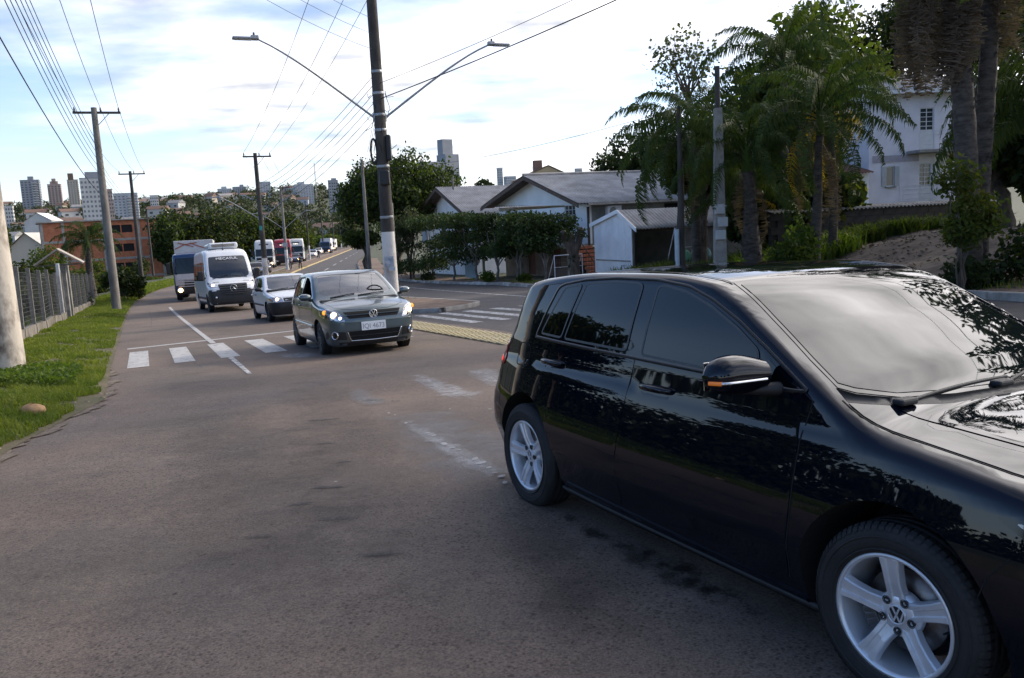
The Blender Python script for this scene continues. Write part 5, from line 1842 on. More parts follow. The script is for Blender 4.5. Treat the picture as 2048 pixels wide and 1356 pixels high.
# ------------------------------------------------------------------ foliage
def leaf_mat(name, c1, c2, leaf=.35, scale=1.2, rough=.55):
 return mat(name, c1, max(rough, .62), color2=c2, vscale=scale, spec=.18, leaf=leaf, detail=4, ramp=(.3, .7))
M_LEAF_DARK = leaf_mat('leaf_dark', (.014, .025, .009), (.036, .052, .016), .25)
M_LEAF_MID = leaf_mat('leaf_mid', (.030, .052, .012), (.075, .098, .020), .45)
M_LEAF_YEL = leaf_mat('leaf_yellowish', (.045, .062, .012), (.115, .115, .024), .4)
M_LEAF_GREY = leaf_mat('leaf_greyish', (.040, .052, .030), (.085, .095, .060), .35)
M_LEAF_HEDGE = leaf_mat('leaf_hedge', (.022, .040, .014), (.055, .082, .028), .3, 2.)
M_LEAF_FRESH = leaf_mat('leaf_fresh', (.045, .085, .014), (.11, .15, .028), .4, 2.5)
M_PALM = leaf_mat('palm_leaf', (.020, .040, .010), (.055, .078, .018), .3, 1.)
M_PALM_Y = leaf_mat('palm_leaf_yellow', (.16, .12, .015), (.36, .25, .03), .45, 1.)
M_PALM_DEAD = leaf_mat('palm_leaf_dead', (.070, .050, .036), (.165, .125, .095), .2, 2., .9)
M_BARK = mat('bark', (.050, .036, .026), .95, color2=(.14, .11, .085), vscale=6, bump=.9, bscale=16, stretch=(1, 1, .35), detail=8)
M_BARK_G = mat('bark_grey', (.10, .088, .076), .95, color2=(.24, .22, .195), vscale=5, bump=.7, bscale=14, stretch=(1, 1, .4), detail=8)
M_PALMTRUNK = mat('palm_trunk', (.036, .029, .024), .95, color2=(.105, .088, .072), vscale=4, bump=1., bscale=10, stretch=(1, 1, 3.), detail=8)
M_GRASS = leaf_mat('grass_blade', (.070, .115, .014), (.19, .21, .040), .4, 1.1, .5)
def leaf_cloud(centres, size, rng, flat=.0, aspect=.55, mesh_quads=True):
 """quads (leaf-sized, pointed by taper) around given points"""
 n = len(centres)
 d = rng.normal(size=(n, 3))
 d[:, 2] = d[:, 2] * (1 - flat)
 d /= np.linalg.norm(d, axis=1, keepdims=True) + 1e-9
 u = rng.normal(size=(n, 3))
 u -= d * np.sum(u * d, axis=1, keepdims=True)
 u /= np.linalg.norm(u, axis=1, keepdims=True) + 1e-9
 s = (size * rng.uniform(.6, 1.35, n))[:, None] if np.isscalar(size) else size[:, None]
 a = centres - d * s * .5
 b = centres + d * s * .5
 m1 = centres + u * s * aspect * .5
 m2 = centres - u * s * aspect * .5
 V = np.stack([a, m1, b, m2], 1).reshape(-1, 3)
 F = np.arange(n * 4, dtype=np.int32).reshape(-1, 4)
 return V, F
def lobes_points(lobes, n, rng, shell=.62):
 """points through ellipsoid lobes (cx, cy, cz, rx, ry, rz), denser near their outside and broken by clumps"""
 L = np.array(lobes, float)
 w = L[:, 3] * L[:, 4] + L[:, 4] * L[:, 5] + L[:, 3] * L[:, 5]
 k = rng.choice(len(L), n, p=w / w.sum())
 d = rng.normal(size=(n, 3))
 d /= np.linalg.norm(d, axis=1, keepdims=True)
 r = (shell + (1 - shell) * rng.random(n)) ** .8 * (1 + .10 * np.clip(rng.normal(size=n), -2, 1.6))
 lump = 1 + .16 * np.sin(d[:, 0] * 7 + k * 2.1) * np.cos(d[:, 1] * 6 + k) + .12 * np.sin(d[:, 2] * 9 + d[:, 0] * 5 + k)
 p = L[k, :3] + d * L[k, 3:] * (r * lump)[:, None]
 return p
def limb(mb, p0, p1, r0, r1, rng, m, sag=.12, n=5):
 p0, p1 = np.array(p0, float), np.array(p1, float)
 pts = []
 L = np.linalg.norm(p1 - p0)
 for i in range(n + 1):
  k = i / n
  q = p0 + (p1 - p0) * k + rng.normal(size=3) * L * .035 * (0 < i < n)
  q[2] += L * sag * math.sin(math.pi * k)
  pts.append(tuple(q))
 mb.tube(pts, [r0 + (r1 - r0) * i / n for i in range(n + 1)], m, 6)
 return pts
def tree(name, label, x, y, h, lobes, n, size, mleaf, mbark=None, trunk_r=.2, fork=.35, seed=1, group=None, cat='tree', z0=None, shell=.62, trunk=True, mix=None, aspect=.55, flat=0., sub=0):
 """lobes are relative to the foot: (dx, dy, z, rx, ry, rz)"""
 rng = np.random.default_rng(seed)
 z0 = gz(x, y) - .05 if z0 is None else z0
 t = thing(name, label, cat, (x, y, z0), 0, group)
 mbark = mbark or M_BARK
 P = lobes_points(lobes, n, rng, shell)
 V, F = leaf_cloud(P, size, rng, flat, aspect)
 mats = [mleaf] + ([mix[0]] if mix else [])
 mi = None
 if mix:
  mi = (rng.random(n) < mix[1]).astype(np.int32)
 c = fast_mesh('crown', V, F, mats, t, midx=mi)
 if trunk:
  mb = MB()
  top = np.mean(np.array(lobes)[:, :3], axis=0)
  fz = h * fork
  lean = rng.normal(size=2) * trunk_r * .6
  fk = (lean[0], lean[1], fz)
  limb(mb, (0, 0, -.2), fk, trunk_r, trunk_r * .75, rng, mbark, 0)
  for q in lobes:
   e = (q[0] * .8, q[1] * .8, q[2] + q[5] * .1)
   pts = limb(mb, fk, e, trunk_r * .55, trunk_r * .12, rng, mbark, .06)
   for _ in range(sub):
    a = rng.normal(size=3)
    a[2] = abs(a[2])
    a /= np.linalg.norm(a)
    limb(mb, pts[3], np.array(e) + a * np.array(q[3:6]) * .8, trunk_r * .2, trunk_r * .04, rng, mbark, .03)
  mb.build('trunk', mbark, t)
 return t
# ---- palms
def frond_mesh(name, L, droop, nl, leaf_len, m, seed, width=.035, hang=.5, rachis=.022, curl=0., rough=.12):
 """pinnate frond along +x from the origin, arching down; leaflets on both sides"""
 rng = np.random.default_rng(seed)
 mb = MB()
 N_ = 12
 pts = []
 a = .9
 p = np.array([0., 0., 0.])
 for i in range(N_ + 1):
  k = i / N_
  ang = a - droop * k ** 1.15
  if i:
   p = p + np.array([math.cos(ang), curl * k * .3, math.sin(ang)]) * L / N_
  pts.append(p.copy())
 mb.tube([tuple(q) for q in pts], [rachis * (1 - .85 * i / N_) for i in range(N_ + 1)], m, 4)
 pts = np.array(pts)
 for i in range(nl):
  k = .14 + .86 * (i + rng.random() * .5) / nl
  f = k * N_
  j = min(int(f), N_ - 1)
  q = pts[j] + (pts[j + 1] - pts[j]) * (f - j)
  tan = pts[j + 1] - pts[j]
  tan /= np.linalg.norm(tan)
  ll = leaf_len * (math.sin(math.pi * (.12 + .83 * k)) ** .6) * rng.uniform(.85, 1.1)
  for sg in (-1, 1):
   sd = np.array([0, sg, 0.]) + tan * rng.uniform(.35, .7)
   sd = sd + rng.normal(size=3) * rough
   sd /= np.linalg.norm(sd)
   d1 = sd * .55 + np.array([0, 0, rng.uniform(-.1, .3)])
   e1 = q + d1 * ll * .45
   e2 = e1 + (sd * (1 - hang) * .5 + np.array([0, 0, -hang - rng.uniform(0, .2)])) * ll * .62
   w = tan * width * .5 * rng.uniform(.6, 1.2)
   mb.add([q - w * .5, q + w * .5, e1 + w, e1 - w], [(0, 1, 2, 3)], m)
   mb.add([e1 - w, e1 + w, e2], [(0, 1, 2)], m)
 return mb.mesh(name, m, fixn=False)
FR = [frond_mesh('frond', 3.2, 2.1, 62, .68, M_PALM, 1, hang=.7, width=.045), frond_mesh('frond', 3.0, 2.5, 60, .72, M_PALM, 2, hang=.8, curl=.4, width=.045), frond_mesh('frond', 2.7, 1.7, 56, .60, M_PALM, 3, hang=.6, curl=-.4, width=.045)]
FR_Y = frond_mesh('frond', 2.6, 2.5, 36, .55, M_PALM_Y, 4, hang=.6)
FR_D = [frond_mesh('dead_frond', 2.8, 1.3, 76, .62, M_PALM_DEAD, 5, hang=.75, width=.03, rough=.9, curl=.3), frond_mesh('dead_frond', 2.4, 1.1, 70, .58, M_PALM_DEAD, 6, hang=.8, width=.028, rough=1., curl=-.4)]
def palm(label, x, y, h, nf=16, scale=1., trunk_r=.16, bulge=0., seed=1, lean=(0, 0), dead=0, yellow=0, group='palm trees in the garden on the right', z0=None, up=.35, name='palm_tree', spread=1.0, tm=None):
 rng = np.random.default_rng(seed)
 z0 = gz(x, y) - .05 if z0 is None else z0
 t = thing(name, label, 'palm tree', (x, y, z0), 0, group)
 mb = MB()
 pts, rad = [], []
 n = 22
 for i in range(n + 1):
  k = i / n
  pts.append((lean[0] * k * k + .02 * math.sin(k * 9 + seed), lean[1] * k * k, h * k - .1))
  r = trunk_r * (1.15 - .35 * k) * (1 + bulge * math.exp(-((k - .28) / .2) ** 2)) * (1 + .07 * (i % 2))
  if k < .06:
   r *= 1.35
  rad.append(r)
 mb.tube(pts, rad, tm or M_PALMTRUNK, 10)
 if trunk_r >= .18:
  for i in range(150):
   f = rng.random() ** .8 * n * .98
   j = int(f)
   c = Vector(pts[j]).lerp(Vector(pts[j + 1]), f - j)
   a = rng.uniform(0, 6.283)
   e = Vector((math.cos(a), math.sin(a), 0))
   s_ = Vector((-e.y, e.x, 0)) * rng.uniform(.03, .06)
   b0 = c + e * rad[j] * .93
   tp = c + e * (rad[j] * 1.0 + rng.uniform(.01, .06)) + Vector((0, 0, rng.uniform(.07, .2)))
   mb.add([b0 - s_, b0 + s_, tp, b0 + Vector((0, 0, .12))], [(0, 1, 2), (1, 3, 2), (3, 0, 2)], tm or M_PALMTRUNK)
 mb.build('trunk', tm or M_PALMTRUNK, t)
 top = Vector(pts[-1])
 sh = MB().tube([top - Vector((0, 0, .1)), top + Vector((0, 0, .45 * scale)), top + Vector((0, 0, .8 * scale))], [trunk_r * .95, trunk_r * .8, trunk_r * .25], M_LEAF_FRESH, 8)
 sh.build('crownshaft', M_LEAF_FRESH, t)
 for i in range(nf):
  a = i * 2.39996 + rng.uniform(-.2, .2)
  k = i / max(1, nf - 1)
  me = FR[int(rng.integers(3))]
  nm = 'frond'
  if i >= nf - yellow:
   me = FR_Y
  o = link(nm, me, t)
  o.location = top + Vector((0, 0, (.5 - .35 * k) * scale))
  o.rotation_euler = Euler((rng.uniform(-.25, .25), up * -1 + k * 1.25 * spread - .25, a), 'XYZ')
  s = scale * rng.uniform(.85, 1.1)
  o.scale = (s, s, s)
 for i in range(dead):
  a = i * 2.39996 + rng.uniform(-.5, .5)
  o = link('dead_frond', FR_D[i % 2], t)
  o.location = top + Vector((0, 0, -.1 - .25 * rng.random()))
  o.rotation_euler = Euler((rng.uniform(-.25, .25), 1.75 + rng.uniform(-.2, .25), a), 'XYZ')
  s = scale * rng.uniform(.8, 1.05)
  o.scale = (s, s, s)
 return t
def shrub(name, label, x, y, lobes, n, size, m, seed=1, group=None, z0=None, cat='shrub', stems=4, shell=.4, mix=None):
 rng = np.random.default_rng(seed)
 z0 = gz(x, y) - .03 if z0 is None else z0
 t = thing(name, label, cat, (x, y, z0), 0, group)
 V, F = leaf_cloud(lobes_points(lobes, n, rng, shell), size, rng, 0, .6)
 mi = (rng.random(n) < mix[1]).astype(np.int32) if mix else None
 fast_mesh('foliage', V, F, [m] + ([mix[0]] if mix else []), t, midx=mi)
 mb = MB()
 for i in range(stems):
  q = lobes[i % len(lobes)]
  limb(mb, (rng.uniform(-.1, .1), rng.uniform(-.1, .1), -.1), (q[0] + rng.uniform(-.3, .3) * q[3], q[1] + rng.uniform(-.3, .3) * q[4], q[2] + q[5] * .3), .03, .008, rng, M_BARK, .02, 4)
 mb.build('stem', M_BARK, t)
 return t
def blades(name, region_pts, h, w, m, seed, lean=.5, bend_=True):
 """grass blades at points (N,3): thin bent triangles"""
 rng = np.random.default_rng(seed)
 P = np.asarray(region_pts)
 n = len(P)
 a = rng.uniform(0, 2 * np.pi, n)
 hh = h * rng.uniform(.45, 1.3, n) if np.isscalar(h) else h * rng.uniform(.45, 1.3, n)
 d = np.stack([np.cos(a), np.sin(a), np.zeros(n)], -1)
 s = np.stack([-np.sin(a), np.cos(a), np.zeros(n)], -1) * (w * rng.uniform(.6, 1.3, n))[:, None]
 up = np.array([0, 0, 1.])
 ln = (lean * rng.uniform(.2, 1.2, n))[:, None]
 mid = P + up * (hh * .6)[:, None] + d * ln * (hh * .30)[:, None]
 tip = P + up * (hh * (1 - .25 * ln[:, 0]))[:, None] + d * ln * (hh * .95)[:, None]
 V = np.stack([P - s, P + s, mid + s * .7, mid - s * .7, tip], 1).reshape(-1, 3)
 b = np.arange(n)[:, None] * 5
 F = np.concatenate([b + np.array([[0, 1, 2]]), b + np.array([[0, 2, 3]]), b + np.array([[3, 2, 4]])])
 return fast_mesh(name, V, F, m)
# ------------------------------------------------------------------ poles, cables, lamps, fence
M_POLE = mat('pole_concrete', (.13, .115, .10), .9, color2=(.27, .25, .22), vscale=2.6, bump=.5, bscale=18, stretch=(1, 1, .3), detail=9)
M_POLE_D = mat('pole_weathered', (.030, .026, .023), .9, color2=(.085, .075, .066), vscale=2.6, bump=.5, bscale=18, stretch=(1, 1, .3), detail=9)
M_WASH = mat('whitewash', (.36, .31, .26), .9, color2=(.68, .65, .61), vscale=1.5, bump=.4, bscale=14, stretch=(1, 1, .6), detail=10, ramp=(.30, .52))
M_METAL = mat('galvanised', (.30, .31, .32), .5, metal=.7, var=.15, vscale=8)
M_CABLE = mat('cable', (.018, .018, .019), .7)
M_INSUL = mat('insulator', (.05, .035, .03), .35)
M_TEAL = mat('teal_tag', (.02, .30, .26), .5)
def ground_pt(px, Y, name=None):
 """ground below the photo column px at distance Y (column taken near the horizon)"""
 p = at(px, 560, Y)
 return float(p.x), float(p.y)
POLE_TOPS = {}
def pole(label, x, y, h, r=.20, band=0., arm=0., arm_h=None, arm_dir=None, m=None, key=None, group='utility poles along the avenue', z0=None, lamps=False, taper=.6, band_m=None):
 z0 = gz(x, y) - .15 if z0 is None else z0
 t = thing('utility_pole', label, 'utility pole', (x, y, z0), 0, group)
 mb = MB()
 m = m or M_POLE
 n = 10
 lo = band if band else 0
 mb.tube([(0, 0, lo + (h - lo) * i / n) for i in range(n + 1)], [r * (1 - (1 - taper) * (lo + (h - lo) * i / n) / h) for i in range(n + 1)], m, 14)
 mb.build('shaft', m, t)
 if band:
  MB().tube([(0, 0, -.1), (0, 0, band * .5), (0, 0, band)], [r * 1.03, r * (1 - (1 - taper) * band * .5 / h) * 1.015, r * (1 - (1 - taper) * band / h) * 1.008], band_m or M_WASH, 16).build('painted_base', M_WASH, t)
 if arm:
  a = arm_dir if arm_dir is not None else math.atan2(N2[1], N2[0])
  d = Vector((math.cos(a), math.sin(a), 0))
  ah = arm_h or h - .25
  ca = MB()
  ca.box((d.x * .12, d.y * .12, ah), (arm, .10, .11), M_POLE_D, rz=a)
  ca.tube([d * (arm * .30) + Vector((0, 0, ah - .05)), Vector((0, 0, ah - .75))], .02, M_METAL, 5)
  ca.build('crossarm', M_POLE_D, t)
  tops = []
  for k in (-.46, .08, .46):
   p = d * (arm * k + .12) + Vector((0, 0, ah + .05))
   ib = MB().lathe([(.02, 0), (.05, .03), (.03, .07), (.055, .10), (.03, .15), (.045, .18), (.0, .24)], M_INSUL, 8, 'Z', p)
   ib.build('insulator', M_INSUL, t)
   tops.append(Vector((x, y, z0)) + p + Vector((0, 0, .22)))
  POLE_TOPS[key] = tops
 return t
def cable(label, a, b, sag, r=.012, n=14, group='overhead cables between the poles', m=None):
 a, b = Vector(a), Vector(b)
 pts = [a.lerp(b, i / n) - Vector((0, 0, 4 * sag * (i / n) * (1 - i / n))) for i in range(n + 1)]
 mid = (a + b) / 2
 o = MB().tube(pts, r, m or M_CABLE, 4, cap=False).build('cable', M_CABLE, fixn=False)
 return tag(o, label, 'cable', group)
def lamp_arm(parent, base, tip, r0=.04, r1=.028, head=True, hdir=None):
 base, tip = Vector(base), Vector(tip)
 pts = []
 d = tip - base
 for i in range(11):
  k = i / 10
  q = base + d * k
  q.z = base.z + d.z * (k * 1.12 - .12 * k ** 4) - (.0 if k < .8 else d.z * .0)
  pts.append(q)
 mb = MB().tube(pts, [r0 + (r1 - r0) * i / 10 for i in range(11)], M_METAL, 8)
 mb.tube([base - Vector((0, 0, .12)), base + Vector((0, 0, .14))], .06, M_METAL, 8)
 ao = mb.build('lamp_arm', M_METAL, parent)
 if head:
  e = pts[-1]
  h = Vector((d.x, d.y, 0)).normalized()
  ang = math.atan2(h.y, h.x)
  lb = MB()
  lb.box(e + h * .38 + Vector((0, 0, .02)), (.80, .26, .075), M_METAL, rz=ang, bev=.025)
  lb.box(e + h * .10 + Vector((0, 0, .075)), (.24, .16, .09), M_METAL, rz=ang, bev=.02)
  lb.cyl(e + h * .12 + Vector((0, 0, .11)), e + h * .12 + Vector((0, 0, .21)), .035, .03, M_POLE_D, 8)
  lb.box(e + h * .46 + Vector((0, 0, -.022)), (.50, .20, .012), mat('lamp_diffuser', (.55, .56, .55), .3), rz=ang)
  lb.build('lamp_head', M_METAL, ao)
NV = Vector((N2[0], N2[1], 0))
cx_, cy_ = (float(v) for v in xy(28.5, 8.0))
cp = pole('dark utility pole with whitewashed base on the median, two long lamp arms above the traffic', cx_, cy_, 12.6, .245, 2.75, 2.5, m=M_POLE_D, key='centre', taper=.62)
cz = cp.location.z
lamp_arm(cp, -NV * .18 + Vector((0, 0, 6.55)), -NV * 3.75 + Vector((0, 0, 8.95)))
lamp_arm(cp, NV * .18 + Vector((0, 0, 6.55)), NV * 4.1 + Vector((0, 0, 9.05)))
hw = MB()
for k in range(18):
 a, b = 2 * math.pi * k / 18, 2 * math.pi * (k + 1) / 18
 f = lambda q: Vector((-.26 + .10 * math.cos(q), -.10, 5.45 + .42 * math.sin(q)))
 hw.tube([f(a), f(b)], .035, M_CABLE, 6, cap=False)
hw.build('cable_coil', M_CABLE, cp)
MB().box((.25, -.10, 5.55), (.16, .22, .85), M_BLACKP, bev=.05).build('cable_closure', M_BLACKP, cp)
MB().box((.06, -.26, 4.55), (.34, .22, .50), M_BLACKP, bev=.06).build('junction_box', M_BLACKP, cp)
for z in (3.2, 4.9, 6.1, 6.6, 7.3, 8.0):
 r = .245 * (1 - .38 * z / 12.6)
 MB().lathe([(r + .006, 0), (r + .012, .02), (r + .012, .07), (r + .006, .09)], M_METAL, 16, 'Z', (0, 0, z)).build('pole_band', M_METAL, cp)
pst = MB().box((.02, -.255, 1.75), (.30, .012, .34), mat('torn_poster', (.16, .22, .30), .8, color2=(.55, .56, .58), vscale=9, detail=8), bev=.002)
pst.box((.10, -.258, 1.50), (.22, .010, .14), mat('torn_poster_b', (.35, .45, .58), .8, color2=(.62, .6, .58), vscale=12), bev=.002)
pst.build('torn_poster', None, cp)
strands = MB()
rr = random.Random(3)
for k in range(16):
 p = Vector((rr.uniform(-.3, .3), rr.uniform(-.3, .1), rr.uniform(5.0, 7.6)))
 q = p + Vector((rr.uniform(-.35, .35), rr.uniform(-.2, .2), rr.uniform(-.9, .2)))
 strands.tube([p, p.lerp(q, .5) + Vector((rr.uniform(-.15, .15), 0, -.12)), q], .010, M_CABLE, 4)
ob = strands.build('loose_cables', M_CABLE, cp)
ob['kind'] = 'stuff'
bx, by = (float(v) for v in xy(15.75, -2.05))
fpl = pole('thick stained whitewashed pole rising from the grass at the left edge', bx, by, 11.5, .27, 3.0, 2.4, key='front', m=M_POLE, band_m=mat('stained_whitewash', (.14, .105, .080), .9, color2=(.54, .48, .40), vscale=2.2, bump=.5, bscale=14, stretch=(1, 1, .6), detail=10, ramp=(.38, .54)))
lamp_arm(fpl, NV * .2 + Vector((0, 0, 7.2)), NV * 3.8 + Vector((0, 0, 9.6)))
lamp_arm(fpl, -NV * .2 + Vector((0, 0, 7.2)), -NV * 3.8 + Vector((0, 0, 9.6)))
ex, ey = (float(v) for v in xy(48.6, -1.2))
pole('tall bare concrete pole with a crossarm beside the grass verge', ex, ey, 10.4, .23, 0, 2.2, key='left1', m=M_POLE)
dx_, dy_ = ground_pt(284, 77)
pole('dark pole with a crossarm in front of the brick building', dx_, dy_, 10.4, .20, 0, 2.2, key='left2', m=M_POLE_D)
d3x, d3y = ground_pt(308, 104)
pole('slim dark leaning pole at the right end of the brick building', d3x, d3y, 8.6, .15, 0, 0, key='left3', m=M_POLE_D)
fx_, fy_ = (float(v) for v in xy(65, 8.0))
p5 = pole('dark pole with crossarm, white base and twin lamp arms behind the white van', fx_, fy_, 10.0, .22, 2.4, 2.0, key='mid1', m=M_POLE_D)
lamp_arm(p5, -NV * .15 + Vector((0, 0, 5.3)), -NV * 2.7 + Vector((0, 0, 6.9)), head=True)
lamp_arm(p5, NV * .15 + Vector((0, 0, 5.3)), NV * 2.7 + Vector((0, 0, 7.1)), head=True)
MB().box((0, -.22, 4.6), (.20, .02, .34), M_TEAL, bev=.004).build('pole_number_tag', M_TEAL, p5)
gx_, gy_ = ground_pt(577, 100)
p6 = pole('grey pole with white base and twin lamp arms beside the red lorry', gx_, gy_, 10.0, .20, 2.6, 1.8, key='mid2', m=M_POLE)
lamp_arm(p6, -NV * .15 + Vector((0, 0, 5.1)), -NV * 2.7 + Vector((0, 0, 6.9)))
lamp_arm(p6, NV * .15 + Vector((0, 0, 5.1)), NV * 2.7 + Vector((0, 0, 7.0)))
MB().box((-.02, -.24, 3.2), (.62, .03, .45), mat('sign_back', (.42, .42, .42), .6), bev=.01).build('road_sign', None, p6)
for px, Y, h, lb in ((623, 152, 10, 'dark pole with white base among the far traffic, beyond the cyclist'), (652, 205, 10, 'dark distant pole with white base beside the far box lorry'), (674, 250, 10, 'small distant pole with white base where the avenue bends'), (688, 290, 10, 'smallest distant white-based pole at the end of the avenue')):
 x, y = ground_pt(px, Y)
 pole(lb, x, y, h, .19, 2.6, 0, m=M_POLE_D)
kx, ky = ground_pt(741, 66)
pole('bare grey pole on the right kerb in front of the domed tree', kx, ky, 9.4, .17, 0, 0, key='right1', m=M_POLE)
lx, ly = ground_pt(794, 58)
pole('thin pale post just right of the pole on the median', lx, ly, 5.6, .09, 0, 0, m=M_CONC, taper=.9)
mx_, my_ = ground_pt(917, 66)
pole('short wooden pole standing behind the clipped hedge', mx_, my_, 7.6, .12, 0, 0, m=M_BARK_G, z0=gz(mx_, my_) - .2)
nx_, ny_ = 5.78, 28.3
np_ = pole('slim dark pole with pale blue lower part by the garage doorway', nx_, ny_, 6.0, .12, 0, 0, key='right2', m=M_POLE_D)
MB().tube([(-.16, -.06, .2), (-.16, -.06, 2.05)], .07, mat('pale_blue_pipe', (.42, .50, .55), .6, var=.1), 10).build('conduit', None, np_)
ox_, oy_ = 6.72, 27.0
op = pole('pale square concrete pole carrying meter boxes beside the palms', ox_, oy_, 6.9, .10, 0, 0, key='right3', m=M_POLE_D, taper=.8)
ob_ = MB()
ob_.prism([(-.19, -.15), (.19, -.15), (.19, .15), (-.19, .15)], 0, .6, M_CONC)
for i in range(12):
 z0, z1 = .6 + i * .42, .6 + (i + 1) * .42
 w0, w1 = .19 - .007 * i, .19 - .007 * (i + 1)
 ob_.add([(-w0, -.14, z0), (w0, -.14, z0), (w0, .14, z0), (-w0, .14, z0), (-w1, -.14, z1), (w1, -.14, z1), (w1, .14, z1), (-w1, .14, z1)], [(0, 1, 5, 4), (1, 2, 6, 5), (2, 3, 7, 6), (3, 0, 4, 7)], M_CONC)
ob_.build('concrete_casing', M_CONC, op)
for z, sx in ((1.75, -.02), (2.15, .05), (2.55, -.04)):
 MB().box((sx, -.20, z), (.30, .14, .30), mat('meter_box', (.40, .41, .41), .6, var=.15), bev=.02).build('meter_box', None, op)
mp_ = at(628, 326, 900)
rm = thing('radio_mast', 'thin radio mast on the skyline above the broad pale block', 'mast', (mp_.x, mp_.y, mp_.z - 40), 0)
mb_ = MB()
for q in range(3):
 mb_.tube([(.8 * math.cos(q * 2.1), .8 * math.sin(q * 2.1), 0), (.3 * math.cos(q * 2.1), .3 * math.sin(q * 2.1), 40)], .18, M_METAL, 4)
mb_.build('mast', M_METAL, rm)
ORD = ('uppermost', 'second highest', 'third highest', 'fourth highest', 'fifth highest', 'lowest of six')
zt = lambda x, y, h: Vector((x, y, gz(x, y) + h))
def span(k0, k1, sag, what):
 for i, (a, b) in enumerate(zip(POLE_TOPS[k0], POLE_TOPS[k1])):
  cable(what + ', ' + ('left wire', 'middle wire', 'right wire')[i], a, b, sag, .011)
span('front', 'left1', .55, 'thin bare wire high between the crossarms of the two nearest left poles')
span('left1', 'left2', .5, 'thin bare wire between crossarms of the left poles before the brick building')
for i in range(6):
 h = 8.2 - i * .28
 cable(ORD[i] + ' dark service cable of the bundle at upper left', zt(bx, by, h + .5) + Vector((.2, 0, 0)), zt(ex, ey, h - .1) + Vector((.18, 0, 0)), .45 + .05 * i, .010)
cable('thick black telephone cable low on the left poles', zt(bx, by, 6.6), zt(ex, ey, 5.8), .5, .015)
for i in range(4):
 cable(ORD[i] + ' dark service cable sagging towards the brick building', zt(ex, ey, 7.6 - .3 * i), zt(dx_, dy_, 7.8 - .3 * i), .5, .009)
cable('cable from the dark pole to the slim leaning pole by the brick building', zt(dx_, dy_, 7.4), zt(d3x, d3y, 7.9), .5, .009)
span('centre', 'mid1', .6, 'thin bare wire from the top of the median pole towards the van')
span('mid1', 'mid2', .4, 'thin bare wire between the crossarms behind the van')
for i in range(6):
 cable(ORD[i] + ' dark service cable from the median pole to the pole behind the van', zt(cx_, cy_, 7.9 - i * .28), zt(fx_, fy_, 7.6 - i * .33), .5 + .05 * i, .013)
for i in range(4):
 cable(ORD[i] + ' service cable between the two distant twin-armed poles', zt(fx_, fy_, 7.4 - .35 * i), zt(gx_, gy_, 7.4 - .35 * i), .4, .012)
for i in range(3):
 cable(ORD[i] + ' cable from the median pole to the bare grey pole', zt(cx_, cy_, 7.4 - .3 * i), zt(kx, ky, 8.9 - .3 * i), .6, .009)
farR = pole('plain concrete pole on the right pavement behind the camera', 14.2, 10.0, 11.0, .2, 0, 2.2, key='nearR', group='utility poles along the avenue')
cable('thick black twisted cable slanting from the median pole up to the right', zt(cx_, cy_, 7.0), zt(14.2, 10.0, 9.2), .35, .018)
cable('thinner cable slanting from the median pole up to the right', zt(cx_, cy_, 7.5), zt(14.2, 10.0, 10.0), .5, .009)
for i in range(3):
 cable(ORD[2 - i] + ' thin wire from the median pole to the front left pole', zt(cx_, cy_, 8.6 + .5 * i), zt(bx, by, 9.2 + .5 * i), .5, .007)
 cable(('left', 'middle', 'right')[i] + ' thin wire from the median pole crossarm towards the camera', POLE_TOPS['centre'][i], Vector((2.5 + 1.0 * i, -9, 11.0)), .7, .009)
cable('cable from the bare grey pole to the slim pole by the garage', zt(kx, ky, 8.6), zt(nx_, ny_, 5.8), .6, .009)
cable('cable from the slim pole to the meter pole', zt(nx_, ny_, 5.7), zt(ox_, oy_, 6.6), .1, .009)
qx, qy = -11.5, -9.0
qp = pole('weathered pole with crossarm on the left pavement behind the camera', qx, qy, 10.5, .22, 2.5, 2.2, key='back', m=M_POLE_D, z0=-.2)
lamp_arm(qp, NV * .15 + Vector((0, 0, 6.2)), NV * 3.6 + Vector((0, 0, 8.3)))
span('front', 'back', .6, 'thin bare wire from the front left pole to the one behind the camera')
for i in range(5):
 cable(ORD[i] + ' service cable from the front left pole to the one behind the camera', zt(bx, by, 8.6 - .3 * i), Vector((qx, qy, 8.2 - .3 * i)), .5, .009)
# ---- garden fence on the left: posts on a low wall, wire mesh panels, gate with little roof
M_FPOST = mat('fence_post', (.13, .12, .105), .9, color2=(.26, .24, .215), vscale=5, bump=.4, bscale=25)
M_FWALL = mat('mossy_wall', (.10, .085, .065), .95, color2=(.24, .215, .18), vscale=2.5, bump=.5, bscale=16, detail=9)
M_WIRE = mat('fence_wire', (.16, .16, .16), .5, metal=.6)
fence = thing('wire_fence', 'wire mesh fence with concrete posts on a low wall beside the grass verge', 'fence', tuple(P3(26, -2.95)))
f0 = fence.location.copy()
FS = [14.5, 17.4, 20.3, 23.2, 26.1, 29.0, 32.0, 35.0, 38.0, 40.6]
FS2 = [44.6, 47.5, 50.4, 53.3, 56.2, 59.1]
_pm = MB().prism([(-.055, -.055), (.055, -.055), (.055, .055), (-.055, .055)], -.2, 2.0, M_FPOST).mesh('post')
